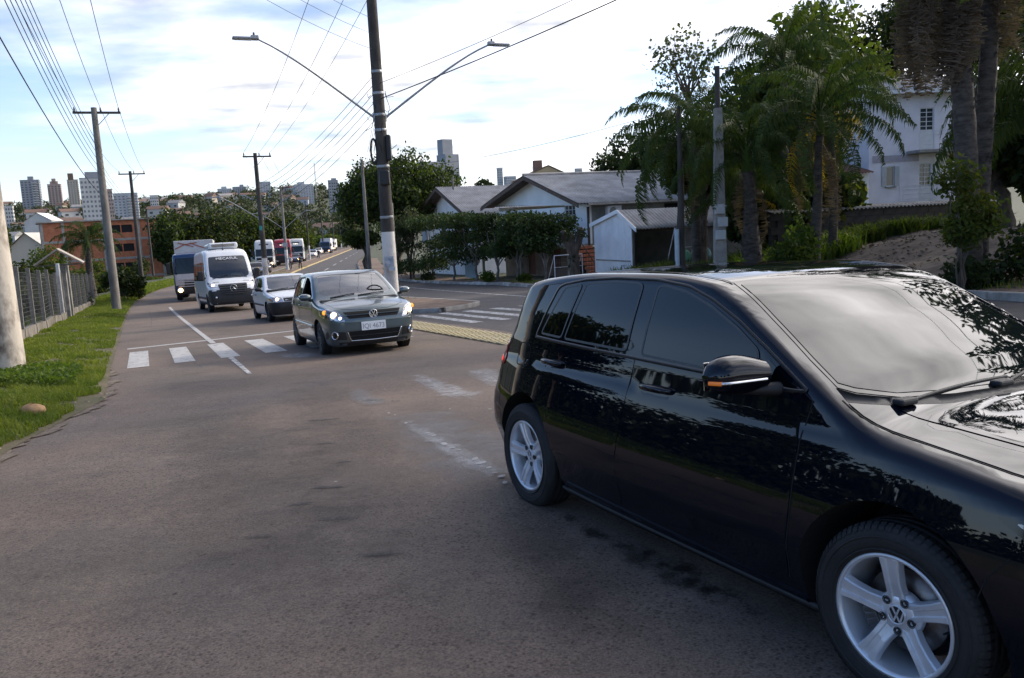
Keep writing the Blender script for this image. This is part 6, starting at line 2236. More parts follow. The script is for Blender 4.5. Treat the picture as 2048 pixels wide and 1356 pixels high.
for fs_ in (FS, FS2):
 for s in fs_:
  o = link('post', _pm, fence)
  o.location = P3(s, -2.95) - f0
  o.rotation_euler = (rnd.uniform(-.02, .02), rnd.uniform(-.02, .02), ROAD_ANG)
 for a, b in zip(fs_[:-1], fs_[1:]):
  wm = MB()
  pa, pb = P3(a, -2.95) - f0, P3(b, -2.95) - f0
  for k in range(13):
   h = .36 + k * .125
   qa, qb = pa + Vector((0, 0, h)), pb + Vector((0, 0, h))
   wm.tube([qa, qb], .0045, M_WIRE, 3, cap=False)
  nv = int((b - a) / .14)
  for k in range(1, nv):
   q = pa.lerp(pb, k / nv)
   wm.tube([q + Vector((0, 0, .33)), q + Vector((0, 0, 1.88))], .003, M_WIRE, 3, cap=False)
  w = wm.build('wire_panel', M_WIRE, fence, fixn=False)
  w['kind'] = 'stuff'
  lw = MB()
  qa, qb = pa + (pb - pa) * .03, pb - (pb - pa) * .03
  d = (pb - pa).normalized()
  n_ = Vector((-d.y, d.x, 0)) * .07
  lw.add([qa - n_, qa + n_, qb + n_, qb - n_] and [qa - n_ - Vector((0, 0, .25)), qa + n_ - Vector((0, 0, .25)), qb + n_ - Vector((0, 0, .25)), qb - n_ - Vector((0, 0, .25)),
    qa - n_ + Vector((0, 0, .32)), qa + n_ + Vector((0, 0, .32)), qb + n_ + Vector((0, 0, .32)), qb - n_ + Vector((0, 0, .32))],
      [(0, 1, 5, 4), (1, 2, 6, 5), (2, 3, 7, 6), (3, 0, 4, 7), (4, 5, 6, 7)], M_FWALL)
  lw.build('low_wall', M_FWALL, fence)
gate = thing('garden_gate', 'garden gate between square columns under a small tilted board roof', 'gate', tuple(P3(42.6, -3.0)), ROAD_ANG)
MB().box((-1.0, 0, 1.15), (.40, .40, 2.5), M_CONC, bev=.02).build('column', M_CONC, gate)
MB().box((1.0, 0, 1.15), (.36, .36, 2.5), M_CONC, bev=.02).build('column', M_CONC, gate)
for k in range(3):
 MB().box((-1.75 - .32 * k, .02, 1.2), (.12, .12, 2.6), mat('white_post', (.55, .55, .54), .7, var=.15), bev=.01).build('white_post', None, gate)
for k in range(9):
 MB().box((-.72 + k * .18, 0, 1.0), (.03, .03, 1.9), M_POLE_D).build('bar', M_POLE_D, gate)
MB().box((0, 0, 1.9), (1.6, .04, .05), M_POLE_D).build('rail', M_POLE_D, gate)
M_BOARD = mat('roof_board', (.30, .25, .20), .85, color2=(.42, .37, .31), vscale=3, bump=.3, bscale=20)
for sg in (1, -1):
 Mx = Matrix.Rotation(R_(32) * -sg * -1, 3, 'X')
 MB().box((-1.2, -.45 * sg, 2.78), (1.5, 1.15, .07), M_BOARD, M=Matrix.Rotation(R_(34) * sg, 3, 'X'), bev=.01).build('roof_board', M_BOARD, gate)
MB().box((-1.2, 0, 2.42), (.06, 1.7, .06), M_POLE).build('tie_beam', M_POLE, gate)
# ------------------------------------------------------------------ houses on the right, brick block on the left, the town
M_WHITEWALL = mat('white_wall', (.80, .80, .79), .85, color2=(.91, .91, .90), vscale=.9, bump=.25, bscale=20, detail=9)
M_OLDWHITE = mat('old_white_wall', (.76, .76, .76), .85, color2=(.90, .90, .90), vscale=1.3, bump=.3, bscale=14, detail=10)
M_BROWNWALL = mat('brown_wall', (.15, .115, .095), .9, color2=(.24, .19, .16), vscale=1.2, bump=.3, bscale=16, detail=9)
M_GREYWALL = mat('grey_green_wall', (.17, .175, .16), .9, color2=(.29, .29, .27), vscale=1.3, bump=.3, bscale=14, detail=9)
M_ASBESTOS = mat('fibre_cement', (.27, .25, .225), .95, color2=(.44, .41, .38), vscale=1.1, bump=.5, bscale=12, detail=10)
M_EAVE = mat('brown_timber', (.085, .052, .036), .8, color2=(.15, .10, .075), vscale=5, bump=.3, bscale=20, stretch=(.3, 1, 1))
M_PANE = mat('window_pane', (.035, .042, .048), .08, spec=.8)
M_FRAMEW = mat('frame_white', (.62, .62, .62), .6, var=.08)
M_SHUTTER_R = mat('shutter_brown', (.12, .045, .03), .7, var=.25, vscale=8)
M_PINK = mat('pale_pink_wall', (.66, .63, .66), .85, color2=(.78, .75, .78), vscale=1.2, bump=.2, bscale=20, detail=8)
M_PINKBAND = mat('grey_band', (.40, .36, .39), .85, var=.1)
M_TILE = mat('clay_tile', (.20, .085, .05), .9, color2=(.30, .15, .10), vscale=3, bump=.5, bscale=14)
M_BRICKRED = mat('hollow_brick_red', (.32, .105, .052), .9, color2=(.46, .175, .09), vscale=1.6, bump=.5, bscale=10, detail=10)
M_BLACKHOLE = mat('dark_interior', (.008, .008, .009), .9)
M_SLABC = mat('raw_concrete', (.24, .22, .20), .9, color2=(.36, .34, .31), vscale=1.5, bump=.4, bscale=12)
def house(name, label, s0, t0, z0, cat='house', group=None):
 """local frame: x along N2 (away from the avenue), y along D2 (away from the camera)"""
 x, y = xy_flat(s0, t0)
 return thing(name, label, cat, (x, y, z0), math.atan2(N2[1], N2[0]), group)
def xy_flat(s, t):
 return float(D2[0] * s + N2[0] * t), float(D2[1] * s + N2[1] * t)
def corrugated(name, parent, p00, p10, p01, p11, m, wave=.18, amp=.03, thick=.02):
 """corrugated sheet between two edges: p00-p10 (eave) and p01-p11 (ridge); waves run from ridge to eave"""
 p00, p10, p01, p11 = (Vector(p) for p in (p00, p10, p01, p11))
 n = max(6, int((p10 - p00).length / wave * 6))
 nr = (p10 - p00).cross(p01 - p00).normalized()
 if nr.z < 0:
  nr = -nr
 rows = 4
 vs, fs = [], []
 for j in range(rows + 1):
  v = j / rows
  a, b = p00.lerp(p01, v), p10.lerp(p11, v)
  L = (p10 - p00).length
  for i in range(n + 1):
   u = i / n
   w = amp * math.sin(2 * math.pi * u * L / wave) + (.012 if j % 2 else 0)
   vs.append(a.lerp(b, u) + nr * w)
 for j in range(rows):
  for i in range(n):
   q = j * (n + 1) + i
   fs.append((q, q + 1, q + n + 2, q + n + 1))
 k = len(vs)
 vs += [v - nr * thick for v in vs[:n + 1]]
 for i in range(n):
  fs.append((k + i, k + i + 1, i + 1, i))
 mb = MB()
 mb.add(vs, fs, m, True)
 return mb.build(name, m, parent, fixn=False)
def wall_open(mb, x0, x1, z0, z1, y, th, holes, m, axis='x'):
 """wall with rectangular openings in a plane, made of butt-jointed boxes. axis 'x': runs along x at depth y; 'y': runs along y at x=y"""
 xs = sorted({x0, x1, *[h[0] for h in holes], *[h[1] for h in holes]})
 for a, b in zip(xs[:-1], xs[1:]):
  hs = sorted([(h[2], h[3]) for h in holes if h[0] <= a + 1e-6 and h[1] >= b - 1e-6])
  z = z0
  for h0, h1 in hs + [(z1, None)]:
   if h0 > z + 1e-4:
    c, sz = ((a + b) / 2, y, (z + h0) / 2), (b - a, th, h0 - z)
    if axis == 'y':
     c, sz = (y, (a + b) / 2, (z + h0) / 2), (th, b - a, h0 - z)
    mb.box(c, sz, m)
   if h1 is not None:
    z = h1
def window(parent, a, b, z0, z1, y, axis, frame=M_FRAMEW, pane=M_PANE, nx=2, nz=2, inset=.06, th=.05, out=1, sill=True):
 """framed window in a hole; axis as wall_open; out = direction of the outside along the wall normal (+1/-1)"""
 mb = MB()
 def bx(u0, u1, w0, w1, d, dep, m):
  c, s = ((u0 + u1) / 2, d, (w0 + w1) / 2), (u1 - u0, dep, w1 - w0)
  if axis == 'y':
   c, s = (d, (u0 + u1) / 2, (w0 + w1) / 2), (dep, u1 - u0, w1 - w0)
  return c, s
 d = y - inset * out
 f = .05
 for u0, u1, w0, w1 in ((a, b, z0, z0 + f), (a, b, z1 - f, z1), (a, a + f, z0 + f, z1 - f), (b - f, b, z0 + f, z1 - f)):
  c, s = bx(u0, u1, w0, w1, d, th, frame)
  mb.box(c, s, frame)
 for i in range(1, nx):
  u = a + (b - a) * i / nx
  c, s = bx(u - .02, u + .02, z0 + f, z1 - f, d, th * .8, frame)
  mb.box(c, s, frame)
 for j in range(1, nz):
  w = z0 + (z1 - z0) * j / nz
  c, s = bx(a + f, b - f, w - .016, w + .016, d, th * .7, frame)
  mb.box(c, s, frame)
 o = mb.build('window', frame, parent)
 c, s = bx(a + f * .5, b - f * .5, z0 + f * .5, z1 - f * .5, d - .012 * out, .008, pane)
 MB().box(c, s, pane).build('pane', pane, o)
 if sill:
  c, s = bx(a - .05, b + .05, z0 - .07, z0 - .004, y + .04 * out, .16, M_CONC)
  MB().box(c, s, M_CONC).build('sill', M_CONC, o)
 return o
def gable_house():
 zg_ = -1.80
 h = house('white_house', 'white gabled house with grey corrugated roof and balcony behind the clipped hedge', 39.5, 22.0, zg_)
 L, W = 12.4, 10.2          # y extent (along the avenue), x extent
 zf = 2.0                   # upper floor level above the ground here
 ze, zr = 4.25, 5.95
 yr = 6.0
 w = MB()
 holes = [(1.5, 2.75, zf + 1.0, zf + 2.1)]
 wall_open(w, 0, L, zf, ze - .25, .075, .15, holes, M_WHITEWALL, 'y')
 w.prism([(0, ze - .25), (L, ze + .15), (yr, zr - .12)], 0, .15, M_WHITEWALL, 'X')
 w.box((.15 + (W - .15) / 2, .075, (zf + ze) / 2 - .1), (W - .15, .15, ze - zf - .0), M_GREYWALL)
 w.box((W / 2 + .08, L - .08, (zf + ze) / 2), (W - .16, .15, ze - zf), M_WHITEWALL)
 w.build('wall', M_WHITEWALL, h)
 lw = MB()
 lholes = [(1.4, 2.4, .0, 1.75), (4.4, 5.5, .55, 1.7), (7.8, 8.8, .0, 1.75)]
 wall_open(lw, 0, L, -.3, zf - .2, .55, .15, lholes, M_BROWNWALL, 'y')
 lw.box((.65 + W / 2, .1, .85), (W, .15, 2.3), M_BROWNWALL)
 lw.build('lower_wall', M_BROWNWALL, h)
 for a, b, z0, z1 in lholes:
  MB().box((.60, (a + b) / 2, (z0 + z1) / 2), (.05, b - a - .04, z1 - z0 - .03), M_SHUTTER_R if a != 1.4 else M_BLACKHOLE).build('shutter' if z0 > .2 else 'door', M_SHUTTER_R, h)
 window(h, 1.5, 2.75, zf + 1.0, zf + 2.1, .0, 'y', out=-1, nx=3, nz=4, inset=.05)
 MB().box((-.62, L / 2, zf - .10), (1.35, L + .2, .18), M_CONC_D, bev=.02).build('balcony_slab', M_CONC_D, h)
 rl = MB()
 for k in range(66):
  y = .3 + k * .18
  rl.box((-1.22, y, zf + .48), (.016, .016, .90), M_POLE_D)
 rl.box((-1.22, L / 2 + .1, zf + .95), (.04, L - .2, .04), M_POLE_D)
 rl.box((-1.22, L / 2 + .1, zf + .10), (.03, L - .2, .03), M_POLE_D)
 rl.build('railing', M_POLE_D, h)
 for y in (.15, L / 2, L - .2):
  MB().box((-1.2, y, zf / 2 - .2), (.16, .16, zf), M_CONC_D).build('balcony_post', M_CONC_D, h)
 MB().box((-.12, -.12, (zf + ze) / 2 - .7), (.10, .10, 3.0), M_POLE_D).build('downpipe', M_POLE_D, h)
 for k in range(9):
  MB().box((-.62, -.25 - .27 * k, zf - .16 - .20 * k), (1.1, .30, .14), M_BRICKRED, bev=.01).build('step', M_BRICKRED, h)
 sr = MB()
 sr.tube([(-1.15, -.1, zf + .9), (-1.15, -2.5, zf - .9)], .025, M_POLE_D, 5)
 for k in range(9):
  sr.tube([(-1.15, -.25 - .27 * k, zf - .1 - .2 * k), (-1.15, -.25 - .27 * k, zf + .78 - .2 * k)], .012, M_POLE_D, 4)
 sr.build('stair_railing', M_POLE_D, h)
 ox = -.95
 corrugated('roof_sheet', h, (ox, -.55, ze - .12), (W + .6, -.55, ze - .12), (ox, yr, zr), (W + .6, yr, zr), M_ASBESTOS)
 corrugated('roof_sheet', h, (ox, L + .5, ze + .10), (W + .6, L + .5, ze + .10), (ox, yr, zr), (W + .6, yr, zr), M_ASBESTOS)
 MB().tube([(ox, yr, zr + .04), (W + .6, yr, zr + .04)], .09, M_ASBESTOS, 8).build('ridge_cap', M_ASBESTOS, h)
 fs = MB()
 for (y0, z0, y1, z1) in ((-.55, ze - .17, yr, zr - .05), (yr, zr - .05, L + .5, ze + .05)):
  a, b = Vector((ox + .02, y0, z0)), Vector((ox + .02, y1, z1))
  fs.add([a, b, b - Vector((0, 0, .20)), a - Vector((0, 0, .20)), a + Vector((.04, 0, 0)), b + Vector((.04, 0, 0)), b + Vector((.04, 0, -.2)), a + Vector((.04, 0, -.2))],
      [(0, 1, 2, 3), (4, 7, 6, 5), (0, 4, 5, 1), (3, 2, 6, 7)], M_EAVE)
  c0, c1 = a + Vector((.04, 0, -.03)), b + Vector((.04, 0, -.03))
  fs.add([c0, c1, c1 + Vector((.93, 0, 0)), c0 + Vector((.93, 0, 0))], [(0, 1, 2, 3)], M_EAVE)
 fs.build('eaves', M_EAVE, h)
 gt = MB().box((W / 2 + .1, -.60, ze - .20), (W + .9, .10, .10), M_CONC_D)
 gt.build('gutter', M_CONC_D, h)
 ac = MB().box((1.35, -.22, ze - .62), (.85, .30, .60), M_FRAMEW, bev=.02)
 ac.lathe([(.22, -.375), (.20, -.385), (.0, -.385)], M_GREYWALL, 16, 'Y', (1.25, 0, ze - .62))
 ac.build('air_conditioner', M_FRAMEW, h)
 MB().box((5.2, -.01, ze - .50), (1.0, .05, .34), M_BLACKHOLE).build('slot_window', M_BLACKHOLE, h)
 return h
gable_house()
def second_house():
 h = house('gabled_house', 'pale gabled house with deep brown eaves beyond the white house', 57.5, 22.6, -2.2)
 L, W, ze, zr, yr = 10.5, 9, 4.7, 6.6, 5.2
 w = MB()
 wall_open(w, 0, L, -.4, ze - .3, .075, .15, [(2.6, 3.8, 2.9, 4.0), (6.2, 7.4, 2.9, 4.0)], M_OLDWHITE, 'y')
 w.prism([(0, ze - .3), (L, ze - .3), (yr, zr - .12)], 0, .15, M_OLDWHITE, 'X')
 w.box((W / 2 + .08, .075, ze / 2 - .2), (W - .16, .15, ze), M_OLDWHITE)
 w.build('wall', M_OLDWHITE, h)
 for a in (2.6, 6.2):
  window(h, a, a + 1.2, 2.9, 4.0, 0, 'y', out=-1)
 corrugated('roof_sheet', h, (-1, -.8, ze - .3), (W, -.8, ze - .3), (-1, yr, zr), (W, yr, zr), M_ASBESTOS)
 corrugated('roof_sheet', h, (-1, L + .8, ze - .3), (W, L + .8, ze - .3), (-1, yr, zr), (W, yr, zr), M_ASBESTOS)
 fs = MB()
 for (y0, z0, y1, z1) in ((-.8, ze - .34, yr, zr - .05), (yr, zr - .05, L + .8, ze - .34)):
  a, b = Vector((-1.02, y0, z0)), Vector((-1.02, y1, z1))
  fs.add([a, b, b - Vector((0, 0, .24)), a - Vector((0, 0, .24))], [(0, 1, 2, 3)], M_EAVE)
  fs.add([a - Vector((0, 0, .04)), b - Vector((0, 0, .04)), b + Vector((1.0, 0, -.04)), a + Vector((1.0, 0, -.04))], [(0, 1, 2, 3)], M_EAVE)
 fs.build('eaves', M_EAVE, h)
second_house()
def garage():
 zg_ = -1.45
 h = house('garage', 'white board garage with gabled front and dark open side under a corrugated lean-to roof', 32.6, 20.3, zg_, 'garage')
 L, W = 3.4, 6.2
 ze, zr, yr = 2.45, 3.28, 1.05
 nb = 12
 for k in range(nb):
  y0, y1 = L * k / nb, L * (k + 1) / nb
  zt0 = lambda y: ze + (zr - ze) * y / yr if y < yr else ze + .30 + (zr - ze - .30) * (L - y) / (L - yr)
  b = MB().prism([(y0 + .004, -.2), (y1 - .004, -.2), (y1 - .004, zt0(y1) - .06), (y0 + .004, zt0(y0) - .06)], -.02 + .004 * (k % 2), .03, M_OLDWHITE, 'X')
  b.build('board', M_OLDWHITE, h)
 MB().box((-.035, L / 2, 1.0), (.03, L - .3, .06), M_CONC_D).build('rail', M_CONC_D, h)
 MB().box((.02, -.03, 1.05), (.10, .06, 2.7), M_BARK_G).build('post', M_BARK_G, h)
 w = MB()
 wall_open(w, 2.75, W, -.3, 2.30, .05, .10, [], M_GREYWALL)
 w.box((W - .05, L / 2 + .1, 1.0), (.1, L - .2, 2.6), M_GREYWALL)
 w.box((W / 2, L - .05, 1.0), (W - .2, .1, 2.8), M_GREYWALL)
 w.build('wall', M_GREYWALL, h)
 MB().box((1.4, .06, 2.38), (2.75, .12, .14), M_EAVE).build('lintel', M_EAVE, h)
 corrugated('roof_sheet', h, (-.12, -.55, ze - .02), (W + .3, -.55, ze - .02), (-.12, yr, zr), (W + .3, yr, zr), M_ASBESTOS)
 corrugated('roof_sheet', h, (-.12, L + .2, ze + .24), (W + .3, L + .2, ze + .24), (-.12, yr, zr), (W + .3, yr, zr), M_ASBESTOS)
 fb = MB()
 for (y0, z0, y1, z1) in ((-.55, ze + .02, yr, zr + .04), (yr, zr + .04, L + .2, ze + .28)):
  a, b = Vector((-.15, y0, z0)), Vector((-.15, y1, z1))
  fb.add([a, b, b - Vector((0, 0, .18)), a - Vector((0, 0, .18)), a + Vector((.03, 0, 0)), b + Vector((.03, 0, 0)), b + Vector((.03, 0, -.18)), a + Vector((.03, 0, -.18))], [(0, 1, 2, 3), (4, 7, 6, 5), (0, 4, 5, 1), (3, 2, 6, 7)], M_WHITEWALL)
 fb.build('barge_board', M_WHITEWALL, h)
 MB().tube([(-.05, .9, 0), (-.05, .9, .8), (-.05, .6, .8)], .02, M_METAL, 5).build('door_pull', M_METAL, h)
garage()
def frame_goal(label, s, t, w, hh):
 x, y = xy_flat(s, t)
 g = thing('metal_frame', label, 'metal frame', (x, y, gz(x, y)), math.atan2(N2[1], N2[0]))
 mb = MB()
 mb.tube([(0, 0, 0), (0, 0, hh), (w, 0, hh), (w, 0, 0)], .03, M_FRAMEW, 6)
 mb.tube([(0, .8, 0), (0, 0, hh)], .02, M_FRAMEW, 5)
 mb.tube([(w, .8, 0), (w, 0, hh)], .02, M_FRAMEW, 5)
 mb.tube([(0, 0, hh * .55), (w, 0, hh * .55)], .015, M_FRAMEW, 5)
 mb.build('frame', M_FRAMEW, g)
 nb = MB()
 for k in range(1, 12):
  nb.tube([(w * k / 12, 0, 0), (w * k / 12, 0, hh)], .006, M_WIRE, 3, cap=False)
 for k in range(1, 7):
  nb.tube([(0, 0, hh * k / 7), (w, 0, hh * k / 7)], .006, M_WIRE, 3, cap=False)
 o = nb.build('wire_infill', M_WIRE, g)
 o['kind'] = 'stuff'
frame_goal('white pipe frame with wire infill in front of the garage doorway', 31.2, 21.6, 1.2, 1.9)
frame_goal('white pipe gate frame on the pavement in front of the brown lower storey', 36.4, 18.3, 1.5, 1.25)
x, y = xy_flat(51.5, 20.2)
bg = thing('blue_gate', 'pale blue sheet gate showing through the clipped hedge', 'gate', (x, y, gz(x, y)), ROAD_ANG)
for k in range(8):
 MB().box((k * .27, 0, .85), (.26, .03, 1.7), mat('pale_blue', (.25, .38, .46), .6, var=.12, vscale=2)).build('panel', None, bg)
MB().box((1.0, .04, 1.72), (2.3, .05, .06), M_POLE_D).build('rail', M_POLE_D, bg)
for lab, s, t, c in (('green plastic sack beside the white pipe frame, left one', 30.9, 21.9, (.10, .30, .18)), ('bluish green plastic sack beside the white pipe frame, right one', 30.6, 22.7, (.12, .30, .30))):
 x, y = xy_flat(s, t)
 b = MB()
 rg_ = random.Random(s)
 b.lathe([(.0, 0), (.24, .02), (.30, .18), (.27, .36), (.14, .50), (.05, .56), (.09, .62), (0, .63)], mat('sack%d' % int(s * 10), c, .4, var=.2, vscale=12, bump=.8, bscale=20), 14)
 b.v = [(v[0] * (1 + rg_.uniform(-.1, .1)), v[1] * (1 + rg_.uniform(-.1, .1)), v[2]) for v in b.v]
 o = b.build('rubbish_sack', None)
 o.location = (x, y, gz(x, y) + .35)
 tag(o, lab, 'sack')
def pink_house():
 fx0 = Vector((19.45, 46.0, 0))
 ang = R_(6)
 h = thing('pink_house', 'pale pink two-storey house with balcony behind the palms', 'house', (fx0.x, fx0.y, 1.45), ang)
 W, Dp = 5.6, 9.0
 z1, z2 = 2.62, 5.9
 holes = [(.72, 1.72, .95, 2.02), (2.85, 3.55, .05, 2.10), (2.85, 3.65, 2.85, 5.0)]
 w = MB()
 wall_open(w, 0, W, -2.2, z2, .075, .15, holes, M_PINK)
 w.box((.075, Dp / 2 + .15, 1.85), (.15, Dp, 8.1), M_PINK)
 w.box((W - .075, Dp / 2 + .15, 1.85), (.15, Dp, 8.1), M_PINK)
 w.build('wall', M_PINK, h)
 for k in range(15):
  z = .1 + k * .385
  parts_ = [(0.0, .70), (1.74, 2.83), (3.67, W)]
  for a, b in parts_:
   MB().box(((a + b) / 2, -.008, z + .185), (b - a, .016, .372), M_PINK).build('cladding_panel', M_PINK, h)
 MB().box((W / 2 - 1.3, -.022, z1 - .22), (2.6, .05, .36), M_PINKBAND).build('string_course', M_PINKBAND, h)
 window(h, .98, 1.46, .95, 2.02, 0, 'x', nx=1, nz=1, out=-1, frame=M_FRAMEW)
 for x in (.85, 1.59):
  sh = MB()
  for k in range(14):
   sh.box((x, -.04, 1.0 + k * .073), (.24, .03, .06), mat('shutter_grey', (.46, .48, .49), .6, var=.08))
  sh.box((x, -.03, 1.48), (.27, .015, 1.07), M_FRAMEW)
  sh.build('shutter', None, h)
 window(h, 2.85, 3.55, .9, 2.10, 0, 'x', nx=2, nz=5, out=-1, sill=False)
 MB().box((3.2, .03, .47), (.68, .05, .82), M_FRAMEW).build('door', M_FRAMEW, h)
 window(h, 2.85, 3.65, 3.8, 5.0, 0, 'x', nx=2, nz=5, out=-1, sill=False)
 MB().box((3.25, .03, 3.32), (.78, .05, .92), M_FRAMEW).build('door', M_FRAMEW, h)
 MB().box((3.85, -.62, z1 + .05), (3.5, 1.2, .16), M_CONC, bev=.02).build('balcony_slab', M_CONC, h)
 for x0, x1, zz, yy in ((2.1, 5.6, z1 + .13, -1.18), (1.75, 5.6, -.02, -.35)):
  rl = MB()
  for z in (.25, .5, .75, .95):
   rl.tube([(x0, yy, zz + z), (x1, yy, zz + z)], .012, M_FRAMEW, 4)
  for k in range(5):
   x = x0 + (x1 - x0) * k / 4
   rl.tube([(x, yy, zz), (x, yy, zz + .95)], .016, M_FRAMEW, 4)
  rl.build('railing', M_FRAMEW, h)
 corrugated('roof_sheet', h, (-.5, -.7, z2 - .02), (W + .5, -.7, z2 - .02), (-.5, Dp / 2, z2 + 1.5), (W + .5, Dp / 2, z2 + 1.5), M_ASBESTOS)
 MB().box((W / 2, -.68, z2 - .12), (W + 1, .06, .18), M_FRAMEW).build('fascia', M_FRAMEW, h)
 h2 = thing('white_annex', 'low white outbuilding with a tiled roof edge left of the pink house', 'outbuilding', (16.6, 45.4, 1.2), ang)
 a = MB()
 wall_open(a, 0, 2.75, -2, 2.0, .075, .15, [(1.0, 1.6, 0, 1.5)], M_WHITEWALL)
 a.box((.075, 2.5, .0), (.15, 4.7, 4.0), M_WHITEWALL)
 a.build('wall', M_WHITEWALL, h2)
 MB().box((1.3, .06, .75), (.58, .05, 1.5), mat('pale_blue', (.25, .38, .46), .6)).build('door', None, h2)
 corrugated('roof_sheet', h2, (-.3, -.4, 1.98), (2.80, -.4, 1.98), (-.3, 4, 2.9), (2.80, 4, 2.9), M_TILE)
pink_house()
wx, wy = xy_flat(24.2, 20.8)
gw = thing('garden_wall', 'dark garden wall with a corrugated cap below the pink house', 'wall', (wx, wy, gz(wx, wy)), math.atan2(N2[1], N2[0]))
M_DARKWALL = mat('dark_block_wall', (.028, .024, .023), .9, color2=(.060, .052, .048), vscale=2, bump=.6, bscale=10, detail=9)
zt_ = 1.47 - gz(wx, wy)
_hb = MB().box((0, 0, 0), (.592, .14, .242), M_DARKWALL, bev=.008).mesh('block')
for r in range(8):
 for k in range(20):
  o = link('block', _hb, gw)
  o.location = (.3 + k * .6 + (.3 if r % 2 else 0), rnd.uniform(-.006, .006), zt_ - .20 - r * .25)
MB().box((6.1, .06, zt_ - 1.1), (12.2, .05, 2.3), M_DARKWALL).build('core', M_DARKWALL, gw)
corrugated('wall_cap', gw, (-.1, -.22, zt_ - .03), (12.4, -.22, zt_ - .03), (-.1, .25, zt_ + .06), (12.4, .25, zt_ + .06), M_ASBESTOS, wave=.2, amp=.035)
# ---- unfinished brick block on the left
def brick_block():
 Y = 125
 p = at(78, 447, Y)
 q = at(322, 440, Y + 8)
 d = Vector((q.x - p.x, q.y - p.y, 0))
 W = d.length
 ang = math.atan2(d.y, d.x)
 H = 14.2
 h = thing('brick_building', 'unfinished block of red hollow brick with concrete bands and dark windows', 'building', (p.x, p.y, p.z - H), ang)
 w = MB()
 fl = 2.85
 holes = []
 for f in range(5):
  z = H - fl * (f + 1) + 1.0
  for u in (.37, .555, .655):
   if f in (0, 1, 2) and not (f == 1 and u == .37):
    holes.append((W * u, W * u + 1.5, z, z + 1.15))
 wall_open(w, 0, W, 0, H, .1, .2, holes, M_BRICKRED)
 w.box((W - .1, 5, H / 2), (.2, 9.6, H), M_BRICKRED)
 w.box((.1, 5, H / 2), (.2, 9.6, H), M_BRICKRED)
 w.box((W / 2, 9.9, H / 2), (W, .2, H), M_BRICKRED)
 w.build('wall', M_BRICKRED, h)
 for f in range(5):
  MB().box((W / 2, 5, H - fl * (f + 1)), (W + .06, 10.06, .34), M_SLABC).build('floor_slab', M_SLABC, h)
 for u in (0.0, .18, .50, .80, 1.0):
  MB().box((min(max(W * u, .2), W - .2), -.03, H / 2), (.38, .10, H), M_SLABC).build('concrete_column', M_SLABC, h)
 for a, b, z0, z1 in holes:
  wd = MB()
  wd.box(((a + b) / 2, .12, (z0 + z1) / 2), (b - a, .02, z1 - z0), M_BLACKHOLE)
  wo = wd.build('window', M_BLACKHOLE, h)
 MB().box((W / 2, 5, H + .10), (W + .8, 10.8, .18), M_SLABC).build('roof_slab', M_SLABC, h)
brick_block()
def shed_far(label, px0, px1, py_eave, py_ridge, Y, mroof, mwall, H=6., dep=16):
 a, b = at(px0, py_eave, Y), at(px1, py_eave, Y)
 W = b.x - a.x
 h = thing('warehouse', label, 'warehouse', (a.x, a.y, a.z - H), R_(14))
 rz = (py_eave - py_ridge) / FPX * Y
 w = MB()
 w.box((W / 2, dep / 2, H / 2), (W, dep, H), mwall)
 w.prism([(0, H), (W, H), (W / 2, H + rz)], 0, dep, mwall, 'Y')
 w.build('wall', mwall, h)
 for sg in (0, 1):
  e = -.4 if sg == 0 else W + .4
  r = MB().add([(e, -.5, H - .05), (W / 2, -.5, H + rz + .08), (W / 2, dep + .5, H + rz + .08), (e, dep + .5, H - .05)], [(0, 1, 2, 3)], mroof)
  r.build('roof', mroof, h)
M_ROOFPALE = mat('pale_sheet_roof', (.42, .40, .36), .7, var=.12, vscale=.3)
M_FARWALL = [mat('far_wall_%s' % n, c, .85, var=.10, vscale=.2) for n, c in (('white', (.50, .49, .47)), ('cream', (.44, .39, .32)), ('pink', (.38, .29, .25)), ('grey', (.27, .28, .30)), ('pale', (.40, .42, .44)), ('ochre', (.46, .34, .20)))]
M_FARROOF = [mat('far_roof_%s' % n, c, .9, var=.2, vscale=.5) for n, c in (('tile', (.19, .115, .085)), ('grey', (.26, .25, .24)), ('brown', (.17, .11, .085)))]
M_FARWIN = mat('far_window', (.07, .08, .095), .25)
M_FARWIN2 = mat('far_window_grey', (.16, .17, .19), .35)
shed_far('pale sheet-roofed warehouse below the town, its gable facing the bushes', 20, 80, 496, 468, 165, M_ROOFPALE, M_FARWALL[1])
shed_far('white gabled warehouse on the far slope at the left', 48, 98, 443, 427, 430, mat('white_roof', (.66, .65, .63), .7), M_FARWALL[0], H=9, dep=22)
